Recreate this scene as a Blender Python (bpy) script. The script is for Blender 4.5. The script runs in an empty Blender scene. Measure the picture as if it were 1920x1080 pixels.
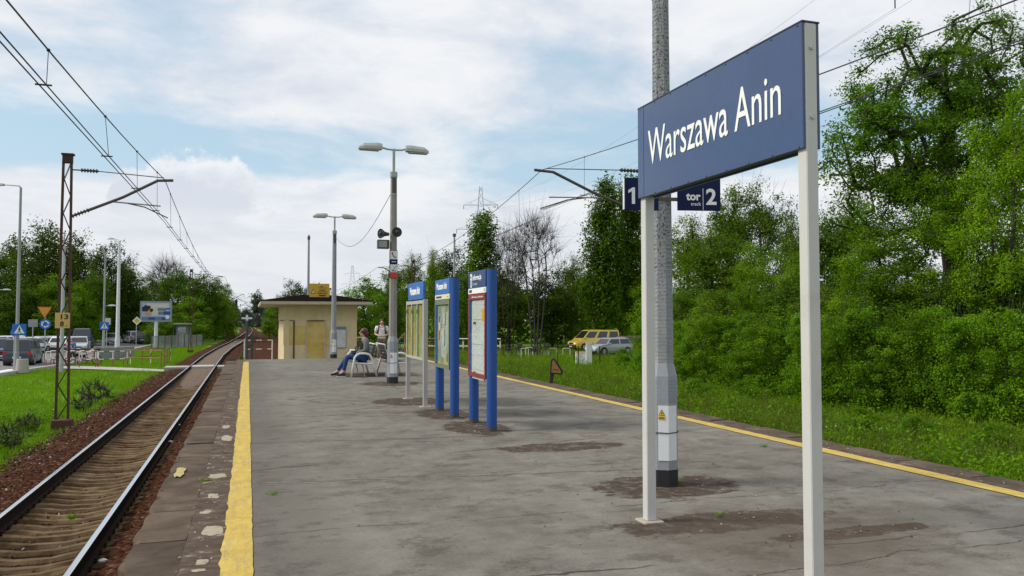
import bpy, bmesh, math, random
import numpy as np
from mathutils import Vector, Matrix
R = math.radians
SC = bpy.context.scene
COL = SC.collection
# ---------------------------------------------------------------- camera, world, sun, exposure
F_PX, YAW, PITCH, CAM_H = 1500.0, math.atan(495 / 1500), math.atan(60 / 1500), 1.65
cam = bpy.data.cameras.new('camera')
cam.sensor_width = 36.0
cam.lens = 36.0 * F_PX / 1920.0
cam.clip_end = 5000
cam.clip_start = 0.05
camo = bpy.data.objects.new('camera', cam)
camo.location = (0, 0, CAM_H)
camo.rotation_euler = (math.pi / 2 + PITCH, 0, -YAW)
COL.objects.link(camo)
SC.camera = camo
FWD = Vector((math.sin(YAW) * math.cos(PITCH), math.cos(YAW) * math.cos(PITCH), math.sin(PITCH)))
RGT = Vector((math.cos(YAW), -math.sin(YAW), 0))
UPV = RGT.cross(FWD)
CAM = Vector((0, 0, CAM_H))


def ray(px, py): return FWD + RGT * ((px - 960) / F_PX) + UPV * ((540 - py) / F_PX)


def G(px, py, z=0.0):
    """point of the level z seen at a pixel of the 1920 x 1080 photograph"""
    d = ray(px, py)
    return CAM + d * ((z - CAM_H) / d.z)


def D(px, py, depth): return CAM + ray(px, py) * depth


def GD(px, depth, z):
    p = D(px, 600, depth)
    return Vector((p.x, p.y, z))


SC.view_settings.view_transform = 'Standard'
SC.view_settings.look = 'None'
SC.view_settings.exposure = 0.0
SC.view_settings.gamma = 1.0
SC.view_settings.use_curve_mapping = False
SC.render.engine = 'CYCLES'
SC.cycles.max_bounces = 6
SC.cycles.diffuse_bounces = 3
SC.cycles.glossy_bounces = 3
SC.cycles.transparent_max_bounces = 12
SC.cycles.use_denoising = True

SUN_EL, SUN_AZ = R(44), R(-78)      # azimuth measured from +Y, positive towards +X


class NT:
    """small helper that writes shader nodes"""

    def __init__(s, tree):
        s.t = tree
        s.L = tree.links.new

    def put(s, sock, v):
        if v is None: return
        if isinstance(v, bpy.types.NodeSocket):
            s.L(v, sock)
        elif isinstance(v, (tuple, list)):
            if len(v) == 3 and sock.type == 'RGBA': v = (*v, 1)
            sock.default_value = v
        else:
            if sock.type == 'RGBA': v = (v, v, v, 1)
            elif sock.type == 'VECTOR': v = (v, v, v)
            sock.default_value = v

    def n(s, typ, ins=None, **props):
        nd = s.t.nodes.new(typ)
        for k, v in props.items(): setattr(nd, k, v)
        for k, v in (ins or {}).items(): s.put(nd.inputs[k], v)
        return nd

    def m(s, op, a, b=None, c=None, clamp=False):
        return s.n('ShaderNodeMath', {0: a, 1: b, 2: c}, operation=op, use_clamp=clamp).outputs[0]

    def vm(s, op, a, b=None):
        nd = s.n('ShaderNodeVectorMath', {0: a, 1: b}, operation=op)
        return nd.outputs['Value'] if op in ('LENGTH', 'DISTANCE', 'DOT_PRODUCT') else nd.outputs[0]

    def mix(s, f, a, b, blend='MIX'):
        nd = s.n('ShaderNodeMix', data_type='RGBA', blend_type=blend)
        s.put(nd.inputs[0], f); s.put(nd.inputs[6], a); s.put(nd.inputs[7], b)
        return nd.outputs[2]

    def noise(s, vec, scale, detail=4, rough=.55, dist=0.0):
        return s.n('ShaderNodeTexNoise', {'Vector': vec, 'Scale': scale, 'Detail': detail, 'Roughness': rough, 'Distortion': dist}).outputs[0]

    def ramp(s, f, stops, interp='LINEAR'):
        nd = s.n('ShaderNodeValToRGB', {0: f})
        cr = nd.color_ramp
        cr.interpolation = interp
        while len(cr.elements) < len(stops): cr.elements.new(.5)
        for e, (p, c) in zip(cr.elements, stops):
            e.position = p
            e.color = (c, c, c, 1) if not isinstance(c, (tuple, list)) else (*c, 1)
        return nd.outputs[0]

    def step(s, f, lo, hi):
        return s.n('ShaderNodeMapRange', {0: f, 1: lo, 2: hi, 3: 0.0, 4: 1.0}, interpolation_type='SMOOTHSTEP').outputs[0]

    def obj(s): return s.n('ShaderNodeTexCoord').outputs['Object']

    def scale(s, vec, sc):
        return s.n('ShaderNodeMapping', {'Vector': vec, 'Scale': sc}).outputs[0]

    def xyz(s, vec):
        o = s.n('ShaderNodeSeparateXYZ', {0: vec}).outputs
        return o[0], o[1], o[2]


def world():
    w = bpy.data.worlds.new('World')
    SC.world = w
    w.use_nodes = True
    nt = w.node_tree
    nt.nodes.clear()
    N = NT(nt)
    sky = N.n('ShaderNodeTexSky', sky_type='NISHITA', sun_disc=False, sun_elevation=SUN_EL, sun_rotation=SUN_AZ,
              air_density=1.0, dust_density=1.2, ozone_density=1.6).outputs[0]
    d = N.n('ShaderNodeTexCoord').outputs['Generated']
    x, y, z = N.xyz(d)
    zz = N.m('MAXIMUM', z, 0.0)
    k = N.m('DIVIDE', 1.0, N.m('ADD', zz, 0.16))
    p = N.n('ShaderNodeCombineXYZ', {0: N.m('MULTIPLY', x, k), 1: N.m('MULTIPLY', y, k), 2: N.m('MULTIPLY', zz, 1.1)}).outputs[0]
    n1 = N.noise(N.vm('ADD', p, (3.1, 1.7, 0.4)), 1.15, 9, .56, .25)
    n2 = N.noise(N.vm('ADD', p, (9.2, -4.0, 2.0)), 2.4, 8, .6, .3)
    n3 = N.noise(N.vm('ADD', d, (2.0, 5.0, 1.0)), 9.0, 7, .6, .2)
    # thinner cover about twelve degrees up, thick and pale close to the horizon
    band = N.m('MULTIPLY', N.step(zz, .150, .185), N.m('SUBTRACT', 1.0, N.step(zz, .215, .265)))
    cov = N.m('ADD', n1, N.m('MULTIPLY', N.m('SUBTRACT', n2, .5), .35))
    cov = N.m('SUBTRACT', cov, N.m('MULTIPLY', band, .23))
    cov = N.m('ADD', cov, N.m('MULTIPLY', N.m('SUBTRACT', 1.0, N.step(zz, .08, .165)), .25))
    mask = N.step(cov, .25, .54)
    mask = N.m('MULTIPLY', mask, .97)
    tone = N.m('ADD', N.m('MULTIPLY', n2, .6), N.m('MULTIPLY', n1, .5))
    ccol = N.ramp(tone, [(.36, (6.5, 6.95, 7.9)), (.50, (7.75, 8.05, 8.7)), (.63, (9.1, 9.2, 9.4))])
    # low haze towards the horizon, pale grey blue
    hz = N.m('SUBTRACT', 1.0, N.step(zz, .0, .20))
    ccol = N.mix(N.m('MULTIPLY', hz, .75), ccol, (7.8, 8.05, 8.4))
    blue = N.mix(.62, N.mix(1.0, sky, (1.5, 1.32, 1.12), 'MULTIPLY'), (5.6, 7.9, 9.7))
    col = N.mix(mask, blue, ccol)
    # one heaped cloud low on the left with a grey belly
    cdir = ray(342, 335).normalized()
    rgt = RGT
    u = N.vm('DOT_PRODUCT', d, tuple(rgt))
    u0 = cdir.dot(rgt)
    v0 = cdir.z
    uu = N.m('DIVIDE', N.m('SUBTRACT', u, u0), .092)
    vv = N.m('DIVIDE', N.m('SUBTRACT', z, v0 - .022), .062)
    vv = N.m('ADD', vv, N.m('MULTIPLY', N.m('LESS_THAN', vv, 0.0), N.m('MULTIPLY', vv, .6)))
    front = N.m('GREATER_THAN', N.vm('DOT_PRODUCT', d, tuple(FWD)), .3)
    rr = N.m('SQRT', N.m('ADD', N.m('POWER', uu, 2.0), N.m('POWER', vv, 2.0)))
    n4 = N.noise(d, 24.0, 8, .62, .1)
    n5 = N.noise(d, 9.0, 4, .5, .1)
    edge = N.m('ADD', rr, N.m('ADD', N.m('MULTIPLY', N.m('SUBTRACT', n4, .5), 1.0), N.m('MULTIPLY', N.m('SUBTRACT', n5, .5), 1.0)))
    cm = N.m('MULTIPLY', N.m('SUBTRACT', 1.0, N.step(edge, .80, .98)), front)
    cm = N.m('MULTIPLY', cm, N.step(vv, -.9, -.1))
    belly = N.step(N.m('ADD', N.m('ADD', vv, N.m('MULTIPLY', N.m('ABSOLUTE', uu), .25)), N.m('MULTIPLY', N.m('SUBTRACT', n4, .5), 1.1)), .25, .85)
    ccc = N.mix(belly, (6.9, 7.35, 8.2), (9.4, 9.5, 9.7))
    col = N.mix(N.m('MULTIPLY', cm, .9), col, ccc)
    bg = N.n('ShaderNodeBackground', {'Color': col, 'Strength': .1})
    N.L(bg.outputs[0], N.n('ShaderNodeOutputWorld').inputs[0])


world()
sl = bpy.data.lights.new('sun', 'SUN')
sl.energy = 3.3
sl.angle = R(16)
sl.color = (1, .96, .89)
so = bpy.data.objects.new('sun', sl)
sd = Vector((math.sin(SUN_AZ) * math.cos(SUN_EL), math.cos(SUN_AZ) * math.cos(SUN_EL), math.sin(SUN_EL)))
so.rotation_euler = sd.to_track_quat('Z', 'Y').to_euler()
so.location = (-30, 20, 60)
COL.objects.link(so)

# ---------------------------------------------------------------- materials
MATS = {}


def newmat(name):
    m = bpy.data.materials.new(name)
    m.use_nodes = True
    nt = m.node_tree
    nt.nodes.clear()
    N = NT(nt)
    b = N.n('ShaderNodeBsdfPrincipled')
    o = N.n('ShaderNodeOutputMaterial')
    N.L(b.outputs[0], o.inputs[0])
    MATS[name] = m
    return m, N, b, o


def bump(N, b, h, strength=.4, dist=.01):
    N.put(b.inputs['Normal'], N.n('ShaderNodeBump', {'Height': h, 'Strength': strength, 'Distance': dist}).outputs[0])


def plain(name, col, rough=.5, metal=0.0, var=.18, scale=6.0, dirt=None, dirtamt=.4, bumpamt=0.0, spec=.5, coat=0.0):
    """painted or raw surface with uneven tone, wear and fine relief"""
    m, N, b, o = newmat(name)
    c = N.obj()
    n = N.noise(c, scale, 6, .6)
    n2 = N.noise(c, scale * 9, 4, .6)
    k = N.m('ADD', 1 - var, N.m('MULTIPLY', N.m('ADD', n, N.m('MULTIPLY', n2, .4)), var * 1.4))
    colr = N.mix(1.0, col, N.n('ShaderNodeCombineColor', {0: k, 1: k, 2: k}).outputs[0], 'MULTIPLY')
    if dirt:
        dn = N.step(N.noise(c, scale * .8, 8, .7, .3), .60 - .25 * dirtamt, .72)
        colr = N.mix(N.m('MULTIPLY', dn, dirtamt), colr, dirt)
    N.put(b.inputs['Base Color'], colr)
    N.put(b.inputs['Roughness'], N.m('ADD', rough - .08, N.m('MULTIPLY', n2, .16), clamp=True))
    b.inputs['Metallic'].default_value = metal
    b.inputs['Specular IOR Level'].default_value = spec
    b.inputs['Coat Weight'].default_value = coat
    if bumpamt: bump(N, b, n2, bumpamt, .01)
    return m


def leafmat(name, c0, c1, trans=.35, dark=.55):
    m, N, b, o = newmat(name)
    g = N.n('ShaderNodeNewGeometry')
    r = g.outputs['Random Per Island']
    n = N.noise(N.obj(), .9, 3, .5)
    oi = N.n('ShaderNodeObjectInfo').outputs['Random']
    f = N.m('ADD', N.m('MULTIPLY', r, .5), N.m('MULTIPLY', N.m('SUBTRACT', n, .3), 1.1))
    f = N.m('ADD', f, N.m('MULTIPLY', N.m('SUBTRACT', oi, .5), .3), clamp=True)
    col = N.mix(f, c0, c1)
    N.put(b.inputs['Base Color'], col)
    b.inputs['Roughness'].default_value = .55
    b.inputs['Specular IOR Level'].default_value = .06
    t = N.n('ShaderNodeBsdfTranslucent', {'Color': N.mix(1.0, col, (1.25, 1.35, .5), 'MULTIPLY')})
    mx = N.n('ShaderNodeMixShader', {0: trans})
    N.L(b.outputs[0], mx.inputs[1]); N.L(t.outputs[0], mx.inputs[2]); N.L(mx.outputs[0], o.inputs[0])
    return m


def stripes(name, c0, c1, axis, period, frac=.5, wear=(.22, .09, .04)):
    m, N, b, o = newmat(name)
    c = N.obj()
    v = N.xyz(c)[axis]
    s = N.m('LESS_THAN', N.m('FRACT', N.m('DIVIDE', v, period)), frac)
    col = N.mix(s, c0, c1)
    w = N.step(N.noise(c, 7, 8, .7), .52, .62)
    N.put(b.inputs['Base Color'], N.mix(N.m('MULTIPLY', w, .7), col, wear))
    b.inputs['Roughness'].default_value = .6
    return m


def glassmat(name, tint=(.02, .025, .03), rough=.05):
    m, N, b, o = newmat(name)
    b.inputs['Base Color'].default_value = (*tint, 1)
    b.inputs['Roughness'].default_value = rough
    b.inputs['Specular IOR Level'].default_value = .8
    return m


def panemat(name):
    m, N, b, o = newmat(name)
    t = N.n('ShaderNodeBsdfTransparent', {'Color': (.93, .95, .94)})
    g = N.n('ShaderNodeBsdfGlossy', {'Color': (1, 1, 1), 'Roughness': .06})
    fr = N.n('ShaderNodeLayerWeight', {'Blend': .5}).outputs['Facing']
    mx = N.n('ShaderNodeMixShader', {0: N.m('ADD', N.m('MULTIPLY', N.m('POWER', fr, 5.0), .28), .02, clamp=True)})
    N.L(t.outputs[0], mx.inputs[1]); N.L(g.outputs[0], mx.inputs[2]); N.L(mx.outputs[0], o.inputs[0])
    return m


def printmat(name, base, inks, linescale, blockscale, amt=.6, thr=.5):
    """flat print too small to read: blocks of colour and rows of tiny type"""
    m, N, b, o = newmat(name)
    c = N.obj()
    vo = N.n('ShaderNodeTexVoronoi', {'Vector': N.scale(c, blockscale), 'Scale': 1.0}, feature='F1')
    r = N.xyz(vo.outputs['Color'])[0]
    col = N.ramp(r, [(i / len(inks), k) for i, k in enumerate(inks)], 'CONSTANT')
    n = N.step(N.noise(N.scale(c, blockscale), .8, 3), thr - .03, thr + .03)
    col = N.mix(N.m('MULTIPLY', n, amt), base, col)
    z = N.xyz(c)[2]
    rows = N.m('LESS_THAN', N.m('FRACT', N.m('MULTIPLY', z, linescale)), .38)
    gaps = N.step(N.noise(N.scale(c, (30, 30, linescale)), 1.0, 2), .47, .5)
    tx = N.m('MULTIPLY', N.m('MULTIPLY', rows, gaps), .55)
    N.put(b.inputs['Base Color'], N.mix(tx, col, (.07, .07, .08)))
    b.inputs['Roughness'].default_value = .6
    return m


def ellipse(N, x, y, cx, cy, rx, ry, nz, k, lo=.90, hi=1.03):
    a = N.m('DIVIDE', N.m('SUBTRACT', x, cx), rx)
    b = N.m('DIVIDE', N.m('SUBTRACT', y, cy), ry)
    r = N.m('SQRT', N.m('ADD', N.m('MULTIPLY', a, a), N.m('MULTIPLY', b, b)))
    r = N.m('ADD', r, N.m('MULTIPLY', N.m('SUBTRACT', nz, .5), k))
    return N.m('SUBTRACT', 1.0, N.step(r, lo, hi))


def asphalt_mat():
    m, N, b, o = newmat('platform_asphalt')
    c = N.obj()
    x, y, z = N.xyz(c)
    big = N.noise(c, .45, 5, .6, .3)
    mid = N.noise(c, 2.6, 10, .74, .0)
    streak2 = N.noise(N.scale(c, (1.9, 2.5, 1)), 1.0, 10, .76, .0)
    fine = N.noise(c, 38, 6, .8)
    grit = N.noise(c, 150, 2, .7)
    t = N.m('ADD', N.m('MULTIPLY', big, .4), N.m('MULTIPLY', mid, .6))
    col = N.ramp(t, [(.36, (.120, .109, .088)), (.50, (.180, .168, .142)), (.62, (.235, .222, .192))])
    grain = N.step(N.m('ADD', N.m('MULTIPLY', fine, .6), N.m('MULTIPLY', grit, .4)), .42, .58)
    dk = N.m('MULTIPLY', N.step(streak2, .515, .60), N.m('ADD', .45, N.m('MULTIPLY', grain, .55)))
    col = N.mix(N.m('MULTIPLY', dk, .62), col, (.050, .041, .032))
    col = N.mix(N.m('MULTIPLY', grain, .30), col, (.055, .050, .044))
    col = N.mix(N.m('MULTIPLY', N.step(grit, .62, .74), .35), col, (.27, .26, .235))
    pits = N.step(N.noise(N.scale(c, (1, 2, 1)), 9.0, 5, .7), .665, .70)
    col = N.mix(N.m('MULTIPLY', pits, .7), col, (.035, .030, .025))
    # irregular cracks across the platform
    nzv = N.n('ShaderNodeTexNoise', {'Vector': c, 'Scale': 1.6, 'Detail': 5.0}).outputs['Color']
    wv = N.vm('ADD', N.scale(c, (.10, .34, 1)), N.vm('MULTIPLY', nzv, (.11, .12, 0)))
    vo = N.n('ShaderNodeTexVoronoi', {'Vector': wv, 'Scale': 1.0}, feature='DISTANCE_TO_EDGE').outputs[0]
    gate = N.step(N.noise(c, .8, 3), .42, .52)
    crack = N.m('MULTIPLY', N.m('SUBTRACT', 1.0, N.step(vo, .001, .006)), gate)
    wob = N.noise(N.scale(c, (.5, .3, 1)), 1.2, 6, .65)
    jy = N.m('FRACT', N.m('DIVIDE', N.m('ADD', y, N.m('MULTIPLY', wob, .55)), 1.93))
    joint = N.m('LESS_THAN', N.m('ABSOLUTE', N.m('SUBTRACT', jy, .5)), .0042)
    crack = N.m('MAXIMUM', crack, N.m('MULTIPLY', joint, N.step(N.noise(c, 2.2, 4, .7), .40, .50)))
    col = N.mix(N.m('MULTIPLY', crack, .8), col, (.035, .03, .027))
    nz = N.noise(N.scale(c, (1.2, 2.0, 1)), 2.4, 11, .74)
    soil = N.ramp(N.noise(c, 14, 6, .7), [(.35, (.028, .017, .011)), (.6, (.062, .039, .025)), (.74, (.17, .135, .095))])
    brk = N.noise(c, 5.5, 8, .72)
    stains = None
    for (cx, cy, rx, ry, k) in [(4.0, 7.15, .78, .55, 1.1), (3.75, 5.75, 1.0, .30, 1.7), (4.5, 5.15, .8, .14, 1.8),
                                (3.9, 9.75, .9, .34, 1.3), (3.35, 11.9, .5, .9, 1.3), (3.3, 13.8, .5, .9, 1.3),
                                (3.15, 16.1, .8, .8, 1.3), (3.55, 20.8, .8, .8, 1.3), (3.5, 24.4, 1.1, 1.1, 1.3), (3.6, 35.6, .6, .7, 1.2)]:
        e = ellipse(N, x, y, cx, cy, rx, ry, nz, k)
        stains = e if stains is None else N.m('MAXIMUM', stains, e)
    stains = N.m('MULTIPLY', stains, N.m('ADD', .35, N.m('MULTIPLY', N.step(brk, .38, .52), .65)))
    col = N.mix(N.m('MULTIPLY', stains, .88), col, soil)
    halo = ellipse(N, x, y, 3.9, 5.2, 1.25, 1.1, nz, 1.6, .4, 1.3)
    col = N.mix(N.m('MULTIPLY', halo, .55), col, (.085, .063, .046))
    # browned wear along both safety lines
    wl = N.m('SUBTRACT', 1.0, N.step(N.m('ADD', x, N.m('MULTIPLY', N.m('SUBTRACT', streak2, .5), .6)), .1, .9))
    col = N.mix(N.m('MULTIPLY', N.m('MULTIPLY', wl, N.step(mid, .35, .6)), .6), col, (.070, .060, .050))
    N.put(b.inputs['Base Color'], col)
    b.inputs['Roughness'].default_value = .9
    b.inputs['Specular IOR Level'].default_value = .12
    h = N.m('SUBTRACT', N.m('ADD', N.m('MULTIPLY', grit, .25), N.m('MULTIPLY', fine, .8)), N.m('MULTIPLY', N.m('ADD', crack, stains), 1.6))
    bump(N, b, h, .5, .006)
    return m


def slab_mat():
    m, N, b, o = newmat('edge_concrete')
    c = N.obj()
    r = N.n('ShaderNodeObjectInfo').outputs['Random']
    x, y, z = N.xyz(c)
    big = N.noise(N.vm('ADD', c, N.n('ShaderNodeCombineXYZ', {0: N.m('MULTIPLY', r, 40)}).outputs[0]), 2.0, 7, .65, .5)
    fine = N.noise(c, 60, 4, .75)
    col = N.ramp(big, [(.30, (.050, .034, .024)), (.5, (.095, .069, .050)), (.70, (.145, .112, .084))])
    col = N.mix(N.m('MULTIPLY', N.step(fine, .54, .74), .5), col, (.06, .045, .036))
    k = N.m('ADD', .82, N.m('MULTIPLY', r, .36))
    col = N.mix(1.0, col, N.n('ShaderNodeCombineColor', {0: k, 1: k, 2: k}).outputs[0], 'MULTIPLY')
    N.put(b.inputs['Base Color'], col)
    b.inputs['Roughness'].default_value = .9
    b.inputs['Specular IOR Level'].default_value = .12
    bump(N, b, N.m('ADD', fine, big), .5, .006)
    return m


def mortar_mat():
    m, N, b, o = newmat('mortar_strip')
    c = N.obj()
    n = N.noise(N.scale(c, (1.4, 2.2, 1)), 3.2, 8, .7, .4)
    n2 = N.noise(c, 55, 5, .75)
    x, y, z = N.xyz(c)
    col = N.ramp(n, [(.36, (.060, .041, .030)), (.52, (.095, .069, .052)), (.585, (.125, .094, .070)), (.615, (.25, .205, .145)), (.8, (.32, .27, .195))])
    col = N.mix(N.m('MULTIPLY', N.step(n2, .52, .72), .5), col, (.09, .07, .06))
    N.put(b.inputs['Base Color'], col)
    b.inputs['Roughness'].default_value = .9
    b.inputs['Specular IOR Level'].default_value = .12
    bump(N, b, N.m('ADD', n, n2), .6, .01)
    return m


def yellow_mat():
    m, N, b, o = newmat('yellow_line_paint')
    c = N.obj()
    n = N.noise(c, 5, 7, .7)
    n2 = N.noise(c, 75, 4, .8)
    n3 = N.noise(N.scale(c, (14, 1.6, 1)), 1.0, 6, .7)
    col = N.ramp(n, [(.3, (.42, .285, .045)), (.55, (.52, .37, .075)), (.75, (.60, .46, .14))])
    wear = N.m('MULTIPLY', N.step(N.m('ADD', N.m('MULTIPLY', n2, .65), N.m('MULTIPLY', n3, .4)), .51, .64), .8)
    col = N.mix(wear, col, (.24, .20, .155))
    N.put(b.inputs['Base Color'], col)
    b.inputs['Roughness'].default_value = .8
    b.inputs['Specular IOR Level'].default_value = .2
    bump(N, b, n2, .4, .004)
    return m


def ground_mat():
    m, N, b, o = newmat('meadow_ground')
    c = N.obj()
    n = N.noise(c, .22, 7, .65)
    n2 = N.noise(c, 2.6, 6, .7)
    n3 = N.noise(c, 22, 4, .75)
    t = N.m('ADD', N.m('MULTIPLY', n, .5), N.m('MULTIPLY', n2, .5))
    col = N.ramp(t, [(.3, (.055, .105, .008)), (.5, (.105, .200, .012)), (.68, (.165, .280, .018))])
    col = N.mix(N.m('MULTIPLY', N.step(n3, .5, .8), .5), col, (.035, .07, .012))
    x, y, z = N.xyz(c)
    soil = N.m('MULTIPLY', N.step(n2, .63, .74), .5)
    col = N.mix(soil, col, (.10, .075, .045))
    N.put(b.inputs['Base Color'], col)
    b.inputs['Roughness'].default_value = .9
    b.inputs['Specular IOR Level'].default_value = .1
    bump(N, b, N.m('ADD', n3, n2), .7, .08)
    return m


def ballast_mat():
    m, N, b, o = newmat('ballast_stone')
    c = N.obj()
    vo = N.n('ShaderNodeTexVoronoi', {'Vector': c, 'Scale': 17.0}, feature='F1')
    r = N.xyz(vo.outputs['Color'])[0]
    n = N.noise(c, .8, 5, .65)
    col = N.ramp(r, [(.0, (.026, .010, .005)), (.5, (.058, .022, .011)), (.85, (.095, .042, .022)), (.97, (.15, .085, .055))])
    col = N.mix(N.step(n, .35, .7), col, N.mix(.55, col, (.036, .012, .006)))
    N.put(b.inputs['Base Color'], col)
    b.inputs['Roughness'].default_value = .95
    b.inputs['Specular IOR Level'].default_value = .04
    bump(N, b, N.m('SUBTRACT', 1.0, vo.outputs['Distance']), .9, .05)
    return m


def stone_mat():
    m, N, b, o = newmat('loose_stone')
    r = N.n('ShaderNodeNewGeometry').outputs['Random Per Island']
    col = N.ramp(r, [(.0, (.030, .012, .006)), (.45, (.068, .027, .014)), (.8, (.115, .054, .030)), (.965, (.16, .11, .08)), (.997, (.42, .4, .38))])
    N.put(b.inputs['Base Color'], col)
    b.inputs['Roughness'].default_value = .9
    b.inputs['Specular IOR Level'].default_value = .2
    return m


def sleeper_mat():
    m, N, b, o = newmat('sleeper_concrete')
    c = N.obj()
    r = N.n('ShaderNodeObjectInfo').outputs['Random']
    c2 = N.vm('ADD', c, N.n('ShaderNodeCombineXYZ', {0: N.m('MULTIPLY', r, 60), 1: N.m('MULTIPLY', r, 31)}).outputs[0])
    n = N.noise(c2, 3.0, 7, .7, .4)
    n2 = N.noise(c2, 40, 5, .8)
    col = N.ramp(n, [(.32, (.058, .034, .018)), (.5, (.145, .096, .052)), (.68, (.235, .170, .098))])
    col = N.mix(N.m('MULTIPLY', N.step(n2, .52, .7), .6), col, (.06, .036, .022))
    k = N.m('ADD', .75, N.m('MULTIPLY', r, .45))
    col = N.mix(1.0, col, N.n('ShaderNodeCombineColor', {0: k, 1: k, 2: k}).outputs[0], 'MULTIPLY')
    N.put(b.inputs['Base Color'], col)
    b.inputs['Roughness'].default_value = .95
    b.inputs['Specular IOR Level'].default_value = .1
    bump(N, b, N.m('ADD', n, n2), .7, .015)
    return m


def pole_mat():
    """weathered concrete with black lichen specks and cast ribs"""
    m, N, b, o = newmat('speckled_concrete')
    c = N.obj()
    n = N.noise(c, 3.0, 5, .6)
    sp = N.noise(N.scale(c, (1, 1, .7)), 52, 3, .65)
    up = N.step(N.xyz(c)[2], 1.2, 2.6)
    col = N.ramp(n, [(.3, (.19, .195, .205)), (.7, (.31, .315, .325))])
    spk = N.m('MULTIPLY', N.step(sp, N.m('SUBTRACT', .64, N.m('MULTIPLY', up, .10)), N.m('SUBTRACT', .68, N.m('MULTIPLY', up, .10))), N.m('ADD', .4, N.m('MULTIPLY', up, .5)))
    col = N.mix(spk, col, (.035, .034, .032))
    N.put(b.inputs['Base Color'], col)
    b.inputs['Roughness'].default_value = .85
    z = N.xyz(c)[2]
    rib = N.m('FRACT', N.m('MULTIPLY', z, 28))
    bump(N, b, N.m('ADD', N.m('MULTIPLY', N.step(rib, .0, .25), .5), sp), .5, .008)
    return m


def wall_mat():
    m, N, b, o = newmat('cream_render')
    c = N.obj()
    n = N.noise(c, 1.2, 7, .65)
    n2 = N.noise(c, 30, 4, .7)
    col = N.ramp(n, [(.3, (.56, .44, .23)), (.55, (.65, .53, .31)), (.75, (.69, .59, .38))])
    dr = N.step(N.noise(N.scale(c, (3, 3, .35)), 1.5, 6, .7), .56, .75)
    col = N.mix(N.m('MULTIPLY', dr, .35), col, (.28, .22, .14))
    col = N.mix(N.m('MULTIPLY', N.step(n2, .55, .8), .25), col, (.35, .27, .16))
    N.put(b.inputs['Base Color'], col)
    b.inputs['Roughness'].default_value = .85
    bump(N, b, n2, .3, .01)
    return m


def patchpaint_mat():
    m, N, b, o = newmat('ochre_patch_paint')
    c = N.obj()
    n = N.noise(c, 26, 5, .8)
    n2 = N.noise(c, 1.4, 5, .6)
    col = N.mix(N.step(n2, .35, .65), (.52, .35, .055), (.62, .47, .14))
    col = N.mix(N.m('MULTIPLY', N.step(n, .5, .62), .55), col, (.60, .50, .28))
    N.put(b.inputs['Base Color'], col)
    b.inputs['Roughness'].default_value = .8
    return m


asphalt_mat(); slab_mat(); mortar_mat(); yellow_mat(); ground_mat(); ballast_mat(); stone_mat(); sleeper_mat(); pole_mat(); wall_mat(); patchpaint_mat()
plain('road_asphalt', (.15, .15, .15), .85, var=.25, scale=.6)
plain('path_concrete', (.36, .345, .31), .85, var=.3, scale=1.2, dirt=(.18, .16, .12))
plain('kerb_stone', (.42, .41, .39), .85, var=.3, scale=1.5, dirt=(.2, .18, .15))
plain('dark_wall', (.06, .045, .036), .9, var=.4, scale=2, bumpamt=.5)
plain('rail_head', (.80, .80, .81), .22, 1.0, var=.03, scale=3)
plain('rail_side', (.020, .013, .009), .9, .0, var=.4, scale=12, dirt=(.035, .018, .010), dirtamt=.3, spec=.12)
plain('rust', (.085, .036, .020), .85, .0, var=.5, scale=5, dirt=(.035, .022, .017), dirtamt=.6)
plain('rust_dark', (.05, .026, .018), .8, .1, var=.5, scale=5, dirt=(.09, .04, .025), dirtamt=.5)
plain('steel_grey', (.30, .31, .32), .5, .3, var=.2, scale=4, dirt=(.14, .12, .10), dirtamt=.3)
plain('steel_dark', (.085, .075, .065), .6, .3, var=.3, scale=4)
plain('galvanised', (.42, .44, .46), .45, .4, var=.2, scale=3)
plain('wire', (.035, .035, .035), .5, .4, var=.1)
plain('insulator', (.05, .03, .025), .3, 0)
plain('white_post', (.53, .52, .49), .5, var=.12, scale=3, dirt=(.36, .30, .2), dirtamt=.25)
plain('sign_blue', (.040, .072, .165), .13, var=.22, scale=1.6, spec=.55)
plain('sign_edge', (.022, .026, .045), .5)
plain('navy', (.006, .013, .060), .5, var=.08, spec=.15)
plain('lettering_white', (.82, .82, .80), .5, var=.04)
plain('tower_blue', (.006, .062, .27), .5, var=.15, scale=4, dirt=(.02, .05, .15), dirtamt=.35)
plain('header_blue', (.02, .13, .44), .35, var=.1)
plain('header_navy', (.012, .045, .15), .35, var=.1)
plain('frame_red', (.20, .025, .018), .5, var=.2, scale=8)
plain('frame_green', (.14, .16, .10), .5, var=.2, scale=8)
plain('frame_grey', (.40, .385, .36), .5, var=.15, scale=5, dirt=(.2, .13, .08), dirtamt=.35)
plain('cream_strip', (.66, .62, .47), .5, var=.06)
plain('white_strip', (.78, .78, .77), .5, var=.05)
plain('black_paint', (.010, .010, .010), .6, var=.3)
plain('black', (.012, .012, .012), .45, var=.2)
plain('charcoal', (.035, .036, .038), .6, var=.2)
plain('tin_white', (.66, .67, .68), .45, var=.08, scale=8, dirt=(.4, .36, .3), dirtamt=.15)
plain('pole_grey', (.26, .275, .30), .8, var=.2, scale=5, dirt=(.16, .16, .16), dirtamt=.35, bumpamt=.3)
plain('pole_brown', (.25, .235, .21), .85, var=.3, scale=5, dirt=(.12, .11, .1), dirtamt=.4, bumpamt=.3)
plain('lamp_grey', (.37, .38, .37), .5, var=.15, scale=7)
plain('lamp_glass', (.45, .45, .42), .2)
plain('sign_yellow', (.62, .36, .025), .5, var=.1, scale=4)
plain('km_yellow', (.62, .42, .13), .55, var=.12, scale=9, dirt=(.4, .28, .12), dirtamt=.2)
plain('sticker_yellow', (.75, .46, .02), .5, var=.05)
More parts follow.
